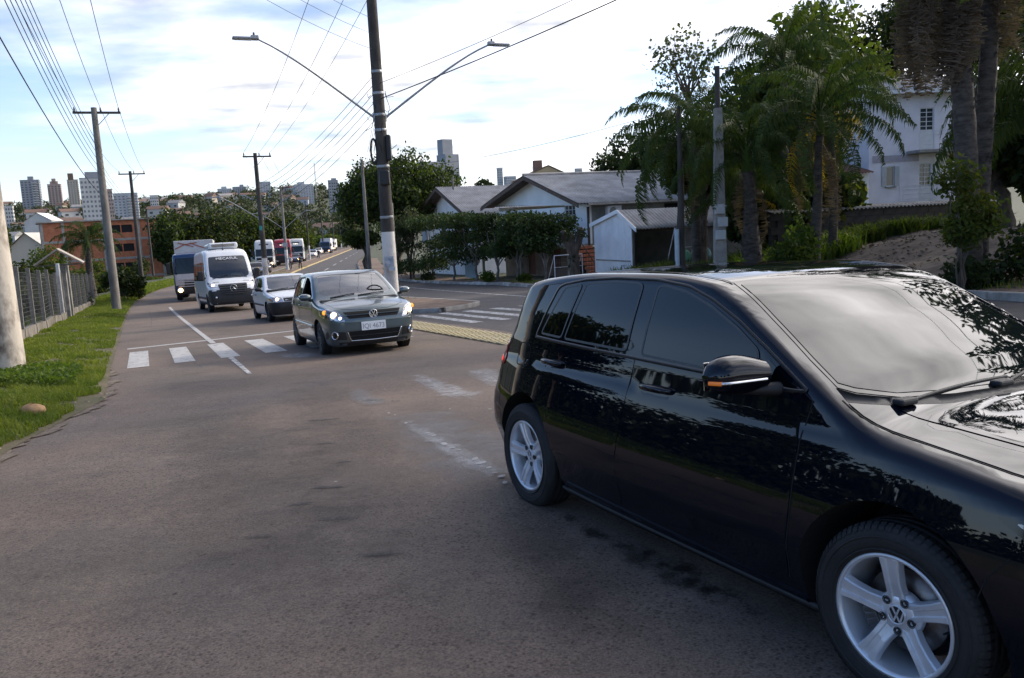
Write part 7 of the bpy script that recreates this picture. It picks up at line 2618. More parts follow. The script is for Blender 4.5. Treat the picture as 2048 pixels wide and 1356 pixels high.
# ---- the town: towers placed by bearing and distance, each with floors of windows
def tower(label, px0, px1, ptop, Y, m, rows, cols, mw=M_FARWIN, top=None, bal=None, cap=None, rot=.35, side=None):
 a, b = at(px0, ptop, Y), at(px1, ptop, Y)
 cx, W = (a.x + b.x) / 2, (b.x - a.x) / (math.cos(rot) + .55 * math.sin(rot))
 Dp = W * .55 / 1.
 zt_ = a.z
 zb = min(gz(cx, a.y) - 4, zt_ - 8)
 H = zt_ - zb
 t = thing('tower_block', label, 'tower block', (cx, a.y, zb), rot, 'tower blocks of the distant town')
 MB().box((0, 0, H / 2), (W, Dp, H), m).build('wall', m, t)
 fh = min(3.1, (H - 3) / rows)
 wb, wb2 = MB(), MB()
 for r in range(rows):
  z = H - 2.2 - r * fh
  for c in range(cols):
   x = -W / 2 + W * (c + .5) / cols
   wb.box((x, -Dp / 2 - .02, z), (W / cols * .52, .10, fh * .48), mw)
  for c in range(max(2, cols // 2)):
   y = -Dp / 2 + Dp * (c + .5) / max(2, cols // 2)
   wb2.box((-W / 2 - .02, y, z), (.10, Dp / max(2, cols // 2) * .5, fh * .48), mw)
   wb2.box((W / 2 + .02, y, z), (.10, Dp / max(2, cols // 2) * .5, fh * .48), mw)
 for q in (wb, wb2):
  o = q.build('windows', mw, t)
  o['kind'] = 'stuff'
 if bal is not None:
  bb = MB()
  for r in range(rows):
   z = H - 2.9 - r * fh
   bb.box((bal * W, -Dp / 2 - .7, z), (W * .28, 1.4, .9), M_FARWALL[0])
  o = bb.build('balconies', M_FARWALL[0], t)
  o['kind'] = 'stuff'
 if top:
  for (fx, fw, fh_) in top:
   MB().box((fx * W, 0, H + fh_ / 2), (fw * W, Dp * .6, fh_), cap or m).build('roof_house', cap or m, t)
 MB().box((0, 0, H + .25), (W + .3, Dp + .3, .5), cap or m).build('parapet', cap or m, t)
 return t
tower('grey and white tower with a small roof house, leftmost on the skyline', 41, 79, 362, 900, M_FARWALL[3], 14, 5, bal=.25, top=[(.05, .3, 4)])
tower('slim pinkish tower with stepped top, second from the left on the skyline', 95, 122, 370, 950, M_FARWALL[2], 13, 4, top=[(0, .6, 3.5), (0, .3, 6.5)])
tower('cream tower with brown roof house left of the big white tower', 134, 156, 361, 900, M_FARWALL[1], 15, 4, top=[(-.15, .5, 7)], cap=M_FARROOF[2])
tower('large white tower with grey crown behind the tall concrete pole', 158, 206, 359, 520, M_FARWALL[0], 16, 6, M_FARWIN2, top=[(.1, .7, 4)], cap=M_FARWALL[3], rot=.45)
tower('brown-grey tower just right of the concrete pole', 206, 224, 380, 640, M_FARWALL[2], 12, 4, rot=.4)
tower('pale slab with grey side bay right of the concrete pole', 226, 276, 389, 700, M_FARWALL[4], 11, 6, M_FARWIN2, rot=.35, bal=.2)
tower('small white block among the hillside trees', 299, 316, 392, 760, M_FARWALL[0], 6, 4)
tower('low bluish block on the skyline, left of the pole behind the van', 434, 462, 379, 1050, M_FARWALL[4], 8, 6, M_FARWIN2, top=[(0, .4, 3)])
tower('low pale block just left of the pole behind the van', 464, 492, 375, 1100, M_FARWALL[3], 9, 6, top=[(.2, .3, 3)])
tower('pale block just right of the pole behind the van', 518, 541, 365, 1000, M_FARWALL[4], 11, 4, M_FARWIN2)
tower('broad pale block above the lorries', 586, 627, 371, 900, M_FARWALL[4], 12, 7, M_FARWIN2, top=[(-.1, .3, 3)])
tower('grey block beside the domed tree at the end of the avenue', 655, 676, 362, 700, M_FARWALL[3], 14, 4, top=[(.1, .5, 2)])
tower('tiny blue-grey tower behind the roofs, right of the apartment building', 993, 1005, 337, 1100, M_FARWALL[4], 10, 3, M_FARWIN2)
tower('low pale block on the skyline left of the yellow house', 1007, 1032, 354, 1100, M_FARWALL[4], 5, 5, M_FARWIN2)
tower('small bluish tower above the corrugated roof', 1149, 1164, 338, 1000, M_FARWALL[4], 8, 3, M_FARWIN2)
tower('low white and dark block at the far left edge of the town', 0, 26, 414, 700, M_FARWALL[0], 5, 5)
def apartment_block():
 Y = 300
 a, b = at(874, 308, Y), at(926, 308, Y)
 W = (b.x - a.x)
 zb = gz((a.x + b.x) / 2, Y) - 2
 H = a.z - zb
 t = thing('apartment_building', 'apartment building with shade painted grey, sunlit window side painted white, and stair tower, rising behind the domed tree', 'apartment building', (a.x + W * .30, a.y + 2, zb), R_(38))
 Wa, Da = W * .62, W * .62
 w = MB()
 w.box((Wa / 2, Da / 2, H / 2), (Wa, Da, H), M_FARWALL[3])  # grey wall colour stands in for shade on these faces
 w.build('wall', M_FARWALL[3], t)
 MB().box((-.02 + Wa + .05, Da / 2, H / 2), (.14, Da + .1, H), M_FARWALL[0]).build('sunlit_side', M_FARWALL[0], t)  # pale slab puts sunlight into the colour of this face
 MB().box((Wa * .35, Da * .5, H + 2.6), (Wa * .75, Da * .6, 5.2), M_FARWALL[3]).build('stair_tower', M_FARWALL[3], t)
 for r in range(7):
  for c in range(4):
   for k in (-.28, .28):
    wo = MB().box((Wa + .15, Da * (c + .5) / 4 + k, H - 2.4 - r * 3.9), (.06, .42, 1.1), M_FARWIN)
    wo.build('window', M_FARWIN, t)
 lo = MB().box((-4.5, Da * .4, H * .46), (9, Da * .7, H * .92), M_FARWALL[3])
 lo.build('lower_wing', M_FARWALL[3], t)
 for r in range(4):
  MB().box((-2.6, Da * .05 - .06, H * .92 - 3 - r * 3.9), (2.2, .10, 1.2), M_FARWIN).build('window', M_FARWIN, t)
apartment_block()
def yellow_house():
 Y = 112
 a = at(1042, 358, Y)
 h = thing('yellow_house', 'ochre house with brown chimney block peeping over the white house roof', 'house', (a.x, a.y, a.z - 8), R_(8))
 m = M_FARWALL[5]
 MB().box((3.3, 4, 4.0), (6.6, 8, 8), m).build('wall', m, h)
 MB().prism([(-.2, 7.98), (6.8, 7.98), (3.6, 9.5)], -.3, 8.3, m, 'Y').build('gable', m, h)
 for x0, z0, x1, z1 in ((-.4, 7.95, 3.6, 9.62), (3.6, 9.62, 7.0, 7.95)):
  MB().add([(x0, -.5, z0), (x1, -.5, z1), (x1, 8.5, z1), (x0, 8.5, z0)], [(0, 1, 2, 3)], M_FARROOF[2]).build('roof', M_FARROOF[2], h)
 MB().box((2.6, 2, 9.6), (1.1, 1.1, 1.6), M_FARROOF[0]).build('chimney', M_FARROOF[0], h)
yellow_house()
# ---- small houses scattered over the far slope
_hm = {}
def far_house(x, y, w, dpt, hh, mi, ri, rot):
 z = gz(x, y)
 key = (mi, ri)
 t = thing('house', 'small %s house with %s roof among trees on the far slope' % (('white', 'cream', 'pink', 'grey', 'pale grey', 'ochre')[mi], ('red tiled', 'grey', 'brown')[ri]), 'house', (x, y, z - 1), rot, 'small houses on the far slope')
 if key not in _hm:
  _hm[key] = (MB().box((0, 0, .5), (1, 1, 1), M_FARWALL[mi]).mesh('wall'),
     MB().add([(-.55, -.55, 1), (.55, -.55, 1), (.55, .55, 1), (-.55, .55, 1), (-.55, 0, 1.38), (.55, 0, 1.38)], [(0, 1, 5, 4), (2, 3, 4, 5), (0, 4, 3), (1, 2, 5), (0, 3, 2, 1)], M_FARROOF[ri]).mesh('roof'),
     MB().box((-.25, -.505, .62), (.16, .03, .22), M_FARWIN).mesh('window'), MB().box((.25, -.505, .62), (.16, .03, .22), M_FARWIN).mesh('window'))
 for me in _hm[key]:
  o = link(me.name.split('.')[0], me, t)
  o.scale = (w, dpt, hh)
 return t
hr = random.Random(21)
for i in range(120):
 Yd = hr.uniform(380, 1150)
 px = hr.uniform(-20, 720) if i < 105 else hr.uniform(940, 1250)
 x = (px - 1024) / FPX * Yd
 far_house(x, Yd, hr.uniform(8, 17), hr.uniform(7, 12), hr.uniform(4, 8.5), hr.choice([0, 0, 0, 1, 1, 2, 4, 4]), hr.choice([0, 0, 1, 1, 2]), hr.uniform(-.5, .9))
# ------------------------------------------------------------------ lorries and cars farther back, people on the median
M_LAMPFAR = mat('lamp_far', (1, .8, .5), .3, emit=(1., .58, .24), estr=7.)
M_BLUECAB = mat('blue_cab_paint', (.010, .035, .11), .25, coat=.8, var=.1)
M_REDCAB = mat('red_cab_paint', (.30, .014, .018), .25, coat=.6, var=.08)
M_WCAB = mat('white_cab_paint', (.62, .61, .58), .35, coat=.4, var=.05)
def simple_wheel(parent, c, R, w):
 mb = MB().lathe([(R * .55, -w / 2), (R * .92, -w / 2), (R, -w * .35), (R, w * .35), (R * .92, w / 2), (R * .55, w / 2)], M_TYRE, 20, 'Y', c)
 o = mb.build('wheel', M_TYRE, parent)
 MB().lathe([(R * .55, -w * .42), (0, -w * .2), (0, w * .2), (R * .55, w * .42)], M_ALLOY_D, 14, 'Y', c).build('rim', M_ALLOY_D, o)
def lorry(label, px, Y, paint, heading, style, box=None, lamp=True, scale=1., low=None, group='lorries queueing on the avenue', s_fix=0.):
 """lorry facing the camera; x back from its nose, y to its right"""
 x, y = ground_pt(px, Y)
 z = gz(x, y) + .05 + s_fix
 root = car_root('lorry', label, 'lorry', (x, y, z), R_(heading), .02, 0, group)
 W = 1.22
 top = 3.75 if style == 'tractor' else 2.85
 B = Body(top=[(-.05, top - .25), (0.0, top - .22), (.25, top - .06), (.8, top + .0), (2.1, top), (2.4, top - .05)] if style != 'tractor' else
    [(-.05, 2.9), (0.0, 2.95), (.2, 3.25), (.5, 3.55), (.9, 3.72), (2.1, 3.78), (2.4, 3.75)],
    crown=[(0, .05), (2.4, .05)], half=[(.3, W - .06), (.6, W), (2.2, W), (2.9, W - .04), (top, W - .12)], plan=[(0, .07), (.4, .0), (2.4, 0)],
    rear=[(.3, 2.1), (4, 2.1)], front=[(.3, .12), (.6, .03), (1.2, 0), (1.5, .02), (2.6, .16), (3.0, .22), (4, .5)], cf=.05, cr=.0, zmin=.38, rt=.14, re=.14)
 me = shell_mesh(B.F, ((-.05, 2.15), (-1.28, 1.28), (.3, top + .15)), (.8, 1.3, 1.4), .12)
 me.materials.append(paint)
 surf_normals(me, B)
 cab = link('cab', me, root)
 ws = panel(B, rounded([(-1.12, 1.58), (1.12, 1.58), (1.05, 2.55), (-1.05, 2.55)], .08), 'front', .008, 'windscreen', M_TINT, root, .16, .01)
 gy = .98
 gp = panel(B, rounded([(-gy, .74), (gy, .74), (gy + .06, 1.42), (-gy - .06, 1.42)], .06), 'front', .008, 'grille', M_BLACKP, root, .16, .01)
 for z in (.86, 1.0, 1.14, 1.28):
  strip(B, [(-gy, z), (gy, z)], 'front', .05, .035, 'grille_slat', M_VANGREY if style != 'rigid' else paint if low is None else low, gp, thick=.02)
 if low is not None:
  panel(B, rounded([(-1.12, .92), (-.62, .92), (-.60, 1.20), (.60, 1.20), (.62, .92), (1.12, .92), (1.13, 1.60), (-1.13, 1.60)], .03), 'front', .012, 'front_flap', low, root, .16, .01)
 panel(B, rounded([(-1.14, .42), (1.14, .42), (1.16, .72), (-1.16, .72)], .05), 'front', .02, 'bumper', M_BLACKP if low is not None or style == 'rigid' or not lamp else paint, root, .16, .02)
 for sg in (1, -1):
  p = B.solve([.88 * sg], [.62], 'front')[0]
  hl = MB().box((p[0] - .01, p[1], p[2] + .02), (.06, .40, .20), M_REFL, bev=.03).build('headlamp', M_REFL, root)
  if lamp:
   MB().ball((p[0] - .05, p[1], p[2] + .02), .13, M_LAMPFAR, 10, (.4, 1, 1)).build('bulb', M_LAMPON, hl)
  c = B.solve([.35], [2.0], 'side', sg)[0]
  mm = MB().box((.25, c[1] + sg * .24, 1.98), (.14, .24, .62), M_BLACKP, bev=.05)
  mm.tube([(.35, c[1] - sg * .02, 2.35), (.25, c[1] + sg * .2, 2.30)], .025, M_BLACKP, 5)
  mm.build('wing_mirror', M_BLACKP, root)
  panel(B, rounded([(.45, 1.62), (.40, 2.35), (1.25, 2.35), (1.25, 1.55)], .05), 'side', .006, 'window', M_TINT, root, .2, .006, sg)
  for ax in (.85, ):
   simple_wheel(root, (ax + .3, 1.02 * sg, .50), .50, .30)
  for ax in (4.2, 5.5):
   simple_wheel(root, (ax, .92 * sg, .50), .50, .50)
 MB().tube([(.75, -.7, 2.58), (.5, 0, 2.60), (.75, .7, 2.58)], .02, M_BLACKP, 5).build('sun_visor', M_BLACKP, root) if style == 'rigid' else \
  panel(B, rounded([(-1.02, 2.52), (1.02, 2.52), (.98, 2.75), (-.98, 2.75)], .04), 'front', .06, 'sun_visor', paint, root, .2, .06)
 if style == 'tractor':
  panel(B, rounded([(-.62, 3.05), (.62, 3.05), (.58, 3.20), (-.58, 3.20)], .03), 'front', .01, 'roof_slot', M_BLACKP, root, .2, .01)
  for k in (-.24, 0, .24):
   p = B.solve([k], [2.90], 'front')[0]
   MB().ball((p[0] - .02, p[1], p[2]), .055, M_LAMPW, 8, (.5, 1, 1)).build('marker_lamp', M_LAMPW, root)
 ch = MB()
 for sg in (-1, 1):
  ch.box((4.2, .42 * sg, .85), (4.4, .10, .28), M_BLACKP)
 ch.box((3.0, .85, .75), (1.1, .5, .5), M_METAL, bev=.08)
 ch.box((3.0, -.85, .75), (1.1, .5, .5), M_METAL, bev=.08)
 ch.build('chassis', M_BLACKP, root)
 if box:
  x0, L, h0, h1, m_ = box
  bb = MB().box((x0 + L / 2, 0, (h0 + h1) / 2), (L, 2.3, h1 - h0), m_, bev=.03)
  bo = bb.build('cargo_box', m_, root)
  return root, bo, (x0, h0, h1)
 return root, None, None
M_BOXW = mat('box_white', (.55, .53, .50), .5, color2=(.68, .66, .63), vscale=.8)
lr, lbox, lb = lorry('blue-cabbed lorry with white lower front and tall white box behind the white van', 372, 50, M_BLUECAB, -74, 'rigid', (2.25, 6.0, 1.0, 3.75), low=mat('cab_lower_white', (.52, .48, .47), .4, var=.06)) if False else lorry('blue-cabbed lorry with white lower front and tall white box behind the white van', 391, 51, M_BLUECAB, -72, 'rigid', (2.25, 6.0, 1.0, 3.60, M_BOXW), low=mat('cab_lower_white', (.52, .48, .47), .4, var=.06))
rs = MB()
for a, b in (((-1.0, 2.95), (-.1, 3.3)), ((-.1, 3.3), (.2, 3.45)), ((-.2, 3.45), (.55, 3.35)), ((.55, 3.35), (1.1, 3.1)), ((.0, 3.2), (.9, 3.48))):
 d = Vector((0, b[0] - a[0], b[1] - a[1])).normalized()
 n = Vector((0, -d.z, d.y)) * .035
 A, Bv = Vector((2.235, a[0], a[1])), Vector((2.235, b[0], b[1]))
 rs.add([A - n, A + n, Bv + n, Bv - n], [(0, 1, 2, 3)], mat('faded_red', (.42, .13, .09), .6))
rs.build('red_line_drawing', None, lbox)
seated_driver('person', 'driver behind the windscreen of the blue-cabbed lorry', lr, (1.1, -.5, 1.35), mat('blue_shirt', (.10, .16, .28), .9))
lorry('white tractor unit with tall roof and one bright headlamp, first of the parked lorries', 533, 112, M_WCAB, -78, 'tractor')
lorry('red tractor unit parked behind the grey pole', 570, 122, M_REDCAB, -78, 'tractor', lamp=False)
lorry('second white tractor unit with dark front, behind the red one', 597, 137, M_WCAB, -80, 'tractor', lamp=False)
lorry('box lorry with white body and dark cab farther up the avenue', 655, 203, M_BLUECAB, -84, 'rigid', (2.2, 5.5, .9, 3.6, M_BOXW))
lorry('smallest lorry with lit lamps at the end of the queue', 666, 243, M_WCAB, -85, 'rigid', (2.2, 5, .9, 3.3, M_BOXW))
def far_car(label, px, Y, paint, heading=-80, lamp=True, bar=None, group='cars queueing far back on the avenue'):
 x, y = ground_pt(px, Y)
 root = car_root('car', label, 'car', (x, y, gz(x, y) + .06), R_(heading), .02, 0, group)
 B = Body(**hatch_body)
 me = shell_mesh(B.F, ((-.05, 4.0), (-.9, .9), (.08, 1.55)), (.9, 3.0, .60), .13)
 me.materials.append(paint)
 surf_normals(me, B)
 link('body', me, root)
 panel(B, mirror_poly([(1.045, 0), (1.10, .52), (1.20, .645), (1.80, .545), (1.765, 0)]), 'top', .006, 'windscreen', M_TINT, root, .15, .004)
 for sg in (1, -1):
  panel(B, rounded([(1.32, .99), (1.70, 1.25), (1.95, 1.335), (2.8, 1.345), (3.1, 1.29), (3.4, 1.0)], .04), 'side', .005, 'window', M_TINT, root, .15, .004, sg)
  p = B.solve([.62 * sg], [.70], 'front')[0]
  MB().ball((p[0] - .03, p[1], p[2]), .15, M_LAMPFAR if lamp else M_REFL, 10, (.35, 1.2, .8)).build('headlamp', M_LAMPON, root)
  for ax in (.80, 3.265):
   simple_wheel(root, (ax, .72 * sg, .30), .30, .2)
  MB().box((1.22, .90 * sg, 1.0), (.10, .20, .13), paint, bev=.03).build('wing_mirror', paint, root)
 panel(B, rounded([(-.5, .30), (.5, .30), (.5, .45), (-.5, .45)], .03), 'front', .006, 'air_intake', M_BLACKP, root, .1, .01)
 if bar:
  MB().box((2.2, 0, 1.52), (.30, 1.1, .12), bar, bev=.04).build('roof_bar', bar, root)
 return root
far_car('dark blue car with lit lamps passing the second white tractor unit', 592, 127, mat('far_blue_paint', (.05, .09, .16), .3, coat=.5))
far_car('white car with a bar on its roof, lamps lit, beyond the pedestrians', 629, 163, M_WCAB, -82, True, mat('bar_blue', (.3, .4, .6), .4))
far_car('light car with glowing lamps left of the box lorry', 641, 196, M_WCAB, -84)
far_car('dark car half hidden by the pole with the white base', 527, 92, mat('far_dark_paint', (.02, .02, .022), .3, coat=.5), -76, False)
far_car('low dark car between the van and the pole', 512, 84, mat('far_dark_paint', (.02, .02, .022), .3), -76, False)
# ---- people
def standing(label, px, Y, shirt, legs, seed=1, hair=(.02, .015, .012), face=(0, -1, 0), h=1.7, long_hair=False, walk=.16, bend=0., skin_arms=False):
 x, y = ground_pt(px, Y)
 t = thing('person', label, 'person', (x, y, gz(x, y) + .02), rnd.uniform(-.3, .3))
 k = h / 1.72
 J = [(0, 0, .93), (0, 0, 1.12), (0, bend * .3, 1.34), (0, bend * .4, 1.47), (0, bend * .5, 1.55),
   (-.19, 0, 1.40), (-.25, .02, 1.13), (-.24, -.06, .88), (.19, 0, 1.40), (.25, .04, 1.13), (.23, -.08, .90)]
 person_mesh('upper_body', [Vector(j) * k for j in J], [(0, 1), (1, 2), (2, 3), (3, 4), (2, 5), (5, 6), (6, 7), (2, 8), (8, 9), (9, 10)],
    [(.15 * k, .11 * k), (.135 * k, .10 * k), (.15 * k, .11 * k), .055, .06, .065, .048, .034, .065, .048, .034], shirt, t)
 Jl = [(0, 0, .93), (-.09, 0, .90), (-.11, -walk * .5, .50), (-.11, walk * .1 - walk, .08), (-.11, -walk - .16, .04), (.09, 0, .90), (.11, walk * .4, .50), (.11, walk, .08), (.11, walk - .14, .04)]
 person_mesh('legs', [Vector(j) * k for j in Jl], [(0, 1), (1, 2), (2, 3), (3, 4), (0, 5), (5, 6), (6, 7), (7, 8)],
    [(.13, .10), .088, .062, .045, .035, .088, .062, .045, .035], legs, t)
 head_parts(t, Vector((0, bend * .5, 1.64)) * k, face, .10, mat('hair_%d' % seed, hair, .7), long_hair)
 for sg in (-1, 1):
  hb = MB()
  c = Vector((sg * .24, -.09, .83)) * k
  hb.ball(c, .035, M_SKIN, 8, (.6, .9, 1.3))
  for f in range(4):
   hb.tube([c + Vector((0, -.03 + .018 * f, -.03)), c + Vector((0, -.032 + .018 * f, -.085 + .006 * abs(f - 1.5))), c + Vector((0, -.015 + .016 * f, -.11))], [.010, .009, .006], M_SKIN, 5)
  hb.tube([c + Vector((0, -.03, .01)), c + Vector((0, -.055, -.03)), c + Vector((0, -.05, -.06))], [.011, .010, .007], M_SKIN, 5)
  hb.build('hand', M_SKIN, t)
 return t
M_BLK = mat('cloth_black', (.014, .014, .017), .9, var=.2)
M_NAVY = mat('cloth_navy', (.025, .03, .075), .9, var=.2)
standing('person in dark clothes standing on the median near the yellow kerb', 603, 101, M_BLK, M_BLK, 1)
standing('person in dark clothes farther along the median, beside a white-based pole', 641, 152, M_BLK, M_NAVY, 2)
standing('person with long fair hair and dark blue top behind the small white car', 517, 43.5, M_NAVY, M_BLK, 3, hair=(.40, .27, .14), long_hair=True, h=1.72)
def cyclist():
 x, y = ground_pt(583, 97)
 t = thing('bicycle', 'bicycle ridden along the median towards the camera', 'bicycle', (x, y, gz(x, y) + .12), R_(8))
 for yy, nm in ((-.52, 'wheel'), (.52, 'wheel')):
  mb = MB()
  mb.lathe([(.33, -.018), (.345, 0), (.33, .018), (.31, 0)], M_TYRE, 28, 'X', (0, yy, .34), close=True)
  for k in range(10):
   a = 2 * math.pi * k / 10
   mb.tube([(0, yy, .34), (0, yy + .31 * math.cos(a), .34 + .31 * math.sin(a))], .003, M_METAL, 3)
  mb.build(nm, M_TYRE, t)
 fm = MB()
 for a, b in (((0, .52, .34), (0, .05, .34)), ((0, .05, .34), (0, .18, .88)), ((0, .18, .80), (0, -.40, .85)), ((0, .05, .34), (0, -.38, .78)), ((0, .52, .34), (0, .16, .78)), ((0, -.40, .92), (0, -.52, .34)), ((-.26, -.36, 1.03), (.26, -.36, 1.03)), ((0, -.40, .85), (0, -.37, 1.03))):
  fm.tube([a, b], .017, M_METAL, 6)
 fm.box((0, .20, .92), (.14, .25, .05), M_BLACKP, bev=.02)
 fm.build('frame', M_METAL, t)
 p = thing('person', 'cyclist in pale shirt and dark shorts riding along the median', 'person', tuple(t.location), R_(8))
 J = [(0, .18, .98), (0, .10, 1.16), (0, 0, 1.36), (0, -.05, 1.46), (0, -.08, 1.54), (-.18, -.02, 1.36), (-.24, -.20, 1.16), (-.23, -.36, 1.05), (.18, -.02, 1.36), (.24, -.20, 1.16), (.23, -.36, 1.05)]
 person_mesh('upper_body', J, [(0, 1), (1, 2), (2, 3), (3, 4), (2, 5), (5, 6), (6, 7), (2, 8), (8, 9), (9, 10)], [(.15, .12), (.135, .10), (.15, .11), .055, .06, .065, .048, .036, .065, .048, .036], mat('cloth_pale', (.45, .46, .46), .9), p)
 Jl = [(0, .18, .98), (-.09, .17, .96), (-.11, -.16, .74), (-.11, .02, .36), (-.11, -.13, .31), (.09, .17, .96), (.11, -.10, .62), (.11, .06, .24), (.11, -.09, .19)]
 person_mesh('legs', Jl, [(0, 1), (1, 2), (2, 3), (3, 4), (0, 5), (5, 6), (6, 7), (7, 8)], [(.13, .10), .09, .065, .048, .036, .09, .065, .048, .036], M_BLK, p)
 head_parts(p, (0, -.09, 1.64), (0, -1, 0), .10, mat('hair_1', (.02, .015, .012), .7))
cyclist()
# ------------------------------------------------------------------ trees, hedges, palms, grass where the photograph has them
def lob(n, rx, ry, rz, zc, spread, rng):
 """random lobes filling an ellipsoid crown"""
 out = []
 for i in range(n):
  a = i * 2.39996 + rng.uniform(-.4, .4)
  k = math.sqrt((i + .5) / n)
  out.append((rx * spread * k * math.cos(a), ry * spread * k * math.sin(a), zc + rz * spread * rng.uniform(-.75, .75) * (1 - .5 * k), rx * rng.uniform(.38, .55), ry * rng.uniform(.38, .55), rz * rng.uniform(.34, .52)))
 return out
tr = random.Random(5)
def px_tree(name, label, px, Y, ptop, pbot, pw, n, size, m, seed, nl=8, z0=None, tr_=.2, fork=.35, mix=None, group=None, sub=0, spread=.72, aspect=.55, cat='tree', shell=.62, zlow=None):
 """tree whose crown spans pixel rows ptop..pbot and is pw pixels wide at distance Y"""
 p = at(px, (ptop + pbot) / 2, Y)
 zt = at(px, ptop, Y).z
 zb = at(px, pbot, Y).z
 g = gz(p.x, Y)
 rz = (zt - zb) / 2
 rx = pw / FPX * Y / 2
 zc = (zt + zb) / 2 - g
 L = lob(nl, rx, rx * .9, rz, zc, spread, random.Random(seed))
 return tree(name, label, p.x, p.y, max(zt - g, 1), L, n, size, m, None, tr_, fork, seed, group, cat, mix=mix, sub=sub, aspect=aspect, shell=shell)
G_MASS = 'dark trees behind the lorries'
px_tree('tree', 'broad dark tree behind the white van, left of the pole with twin arms', 395, 128, 400, 545, 170, 11000, .50, M_LEAF_DARK, 11, 10, mix=(M_LEAF_YEL, .18), group=G_MASS)
px_tree('tree', 'dark olive tree above the white van, just left of the pole behind it', 468, 136, 393, 540, 130, 9000, .50, M_LEAF_MID, 12, 9, mix=(M_LEAF_DARK, .5), group=G_MASS)
px_tree('tree', 'dark tree behind the white tractor unit', 540, 142, 400, 535, 120, 9000, .50, M_LEAF_DARK, 13, 9, mix=(M_LEAF_YEL, .25), group=G_MASS)
px_tree('tree', 'rounded green tree behind the second white tractor unit', 595, 175, 436, 510, 80, 5200, .52, M_LEAF_MID, 14, 7, group=G_MASS)
px_tree('tree', 'low dark tree right of the brick building', 335, 118, 418, 560, 70, 5000, .48, M_LEAF_DARK, 15, 7, mix=(M_LEAF_MID, .3), group=G_MASS)
px_tree('tree', 'low round tree beside the far box lorry', 652, 260, 455, 500, 70, 1800, .9, M_LEAF_MID, 16, 6, group=G_MASS)
px_tree('tree', 'pale greyish tree at the end of the avenue', 690, 300, 430, 490, 60, 1500, .9, M_LEAF_GREY, 17, 6, group=G_MASS)
px_tree('tree', 'large domed tree behind the median pole, its upper left thin and airy', 792, 72, 290, 478, 212, 26000, .30, M_LEAF_MID, 21, 17, tr_=.35, mix=(M_LEAF_DARK, .55), sub=1, spread=.78)
px_tree('tree', 'thin airy tree with bare twigs showing, left flank of the domed tree', 722, 74, 298, 455, 90, 4200, .26, M_LEAF_DARK, 22, 8, tr_=.2, sub=4, spread=.85, shell=.3)
px_tree('tree', 'pale twiggy bush below the domed tree', 815, 62, 400, 515, 70, 1700, .22, M_LEAF_GREY, 23, 7, tr_=.1, sub=5, fork=.15, shell=.3)
px_tree('small_tree', 'small flat-topped tree clipped like an umbrella on the right kerb', 726, 68, 452, 502, 78, 4200, .22, M_LEAF_MID, 24, 8, tr_=.15, fork=.5, mix=(M_LEAF_DARK, .5))
px_tree('tree', 'fresh green bushy tree behind the clipped hedge, right of the apartment building', 935, 78, 380, 440, 60, 2400, .26, M_LEAF_MID, 25, 6)
px_tree('tree', 'dark conical tree behind the second gabled house', 968, 95, 350, 430, 62, 2400, .4, M_LEAF_DARK, 26, 7)
px_tree('tree', 'dark low tree left of the gabled houses roofline', 925, 110, 368, 440, 60, 1800, .4, M_LEAF_DARK, 27, 6)
px_tree('tree', 'big dark rounded tree behind the corrugated roof', 1268, 78, 238, 420, 165, 8000, .40, M_LEAF_DARK, 31, 11, tr_=.3, sub=1)
px_tree('tree', 'dark tree closing the gap right of the rounded tree', 1390, 74, 280, 430, 120, 4500, .4, M_LEAF_DARK, 32, 9)
px_tree('slender_tree', 'slender airy tree with sparse round leaf tufts against the bright sky', 1370, 47, 40, 225, 125, 900, .22, M_LEAF_GREY, 33, 15, tr_=.10, fork=.68, spread=.95, sub=2, shell=.35, aspect=.75)
for px, Y, pt, pb, pw, m, sd, n_, lb in ((1545, 56, 60, 470, 230, M_LEAF_DARK, 41, 11000, 'tall dark tree behind the left palms'), (1650, 52, -60, 380, 290, M_LEAF_MID, 42, 13000, 'tall olive-green tree above the palms, leafy against the sky'),
          (1810, 64, -80, 235, 260, M_LEAF_DARK, 43, 9000, 'dark tree top above the roof of the pink house'), (1985, 62, -160, 190, 330, M_LEAF_DARK, 44, 9000, 'dark tree filling the top right corner'), (1600, 40, 230, 480, 200, M_LEAF_DARK, 45, 9000, 'dark bushy tree between the palms and the white annex'),
          (1530, 32, 330, 500, 150, M_LEAF_DARK, 49, 4500, 'dark leafy understorey behind the swollen palm'), (1650, 33, 300, 495, 150, M_LEAF_DARK, 50, 4500, 'dark leafy understorey behind the ringed palm'), (2020, 30, 120, 480, 190, M_LEAF_DARK, 51, 6000, 'dark leafy tree behind the cycad-like palm'),
 (1400, 36, 255, 400, 150, M_LEAF_DARK, 52, 4500, 'dark drooping tree behind the slim dark pole'), (1590, 36, 110, 330, 190, M_LEAF_DARK, 53, 7500, 'dark dense crown among the palm heads'), (1500, 38, 180, 420, 150, M_LEAF_MID, 54, 5500, 'olive leafy tree right of the meter pole'),
 (1440, 48, 200, 450, 170, M_LEAF_DARK, 48, 7000, 'dark tree behind the meter pole')):
 px_tree('tree', lb, px, Y, pt, pb, pw, n_, .40, m, sd, 12, tr_=.3, mix=(M_LEAF_YEL, .2), sub=1, spread=.8)
px_tree('tree', 'tall tree right of the frame edge beside the pink house', 2200, 50, -200, 420, 330, 6500, .45, M_LEAF_DARK, 46, 11, tr_=.3)
px_tree('tree', 'dark leafy tree cut by the left edge behind the white pole', -12, 60, 405, 560, 75, 2600, .28, M_LEAF_DARK, 47, 7, mix=(M_LEAF_MID, .3))
HG = 'clipped hedge trees in front of the white house'
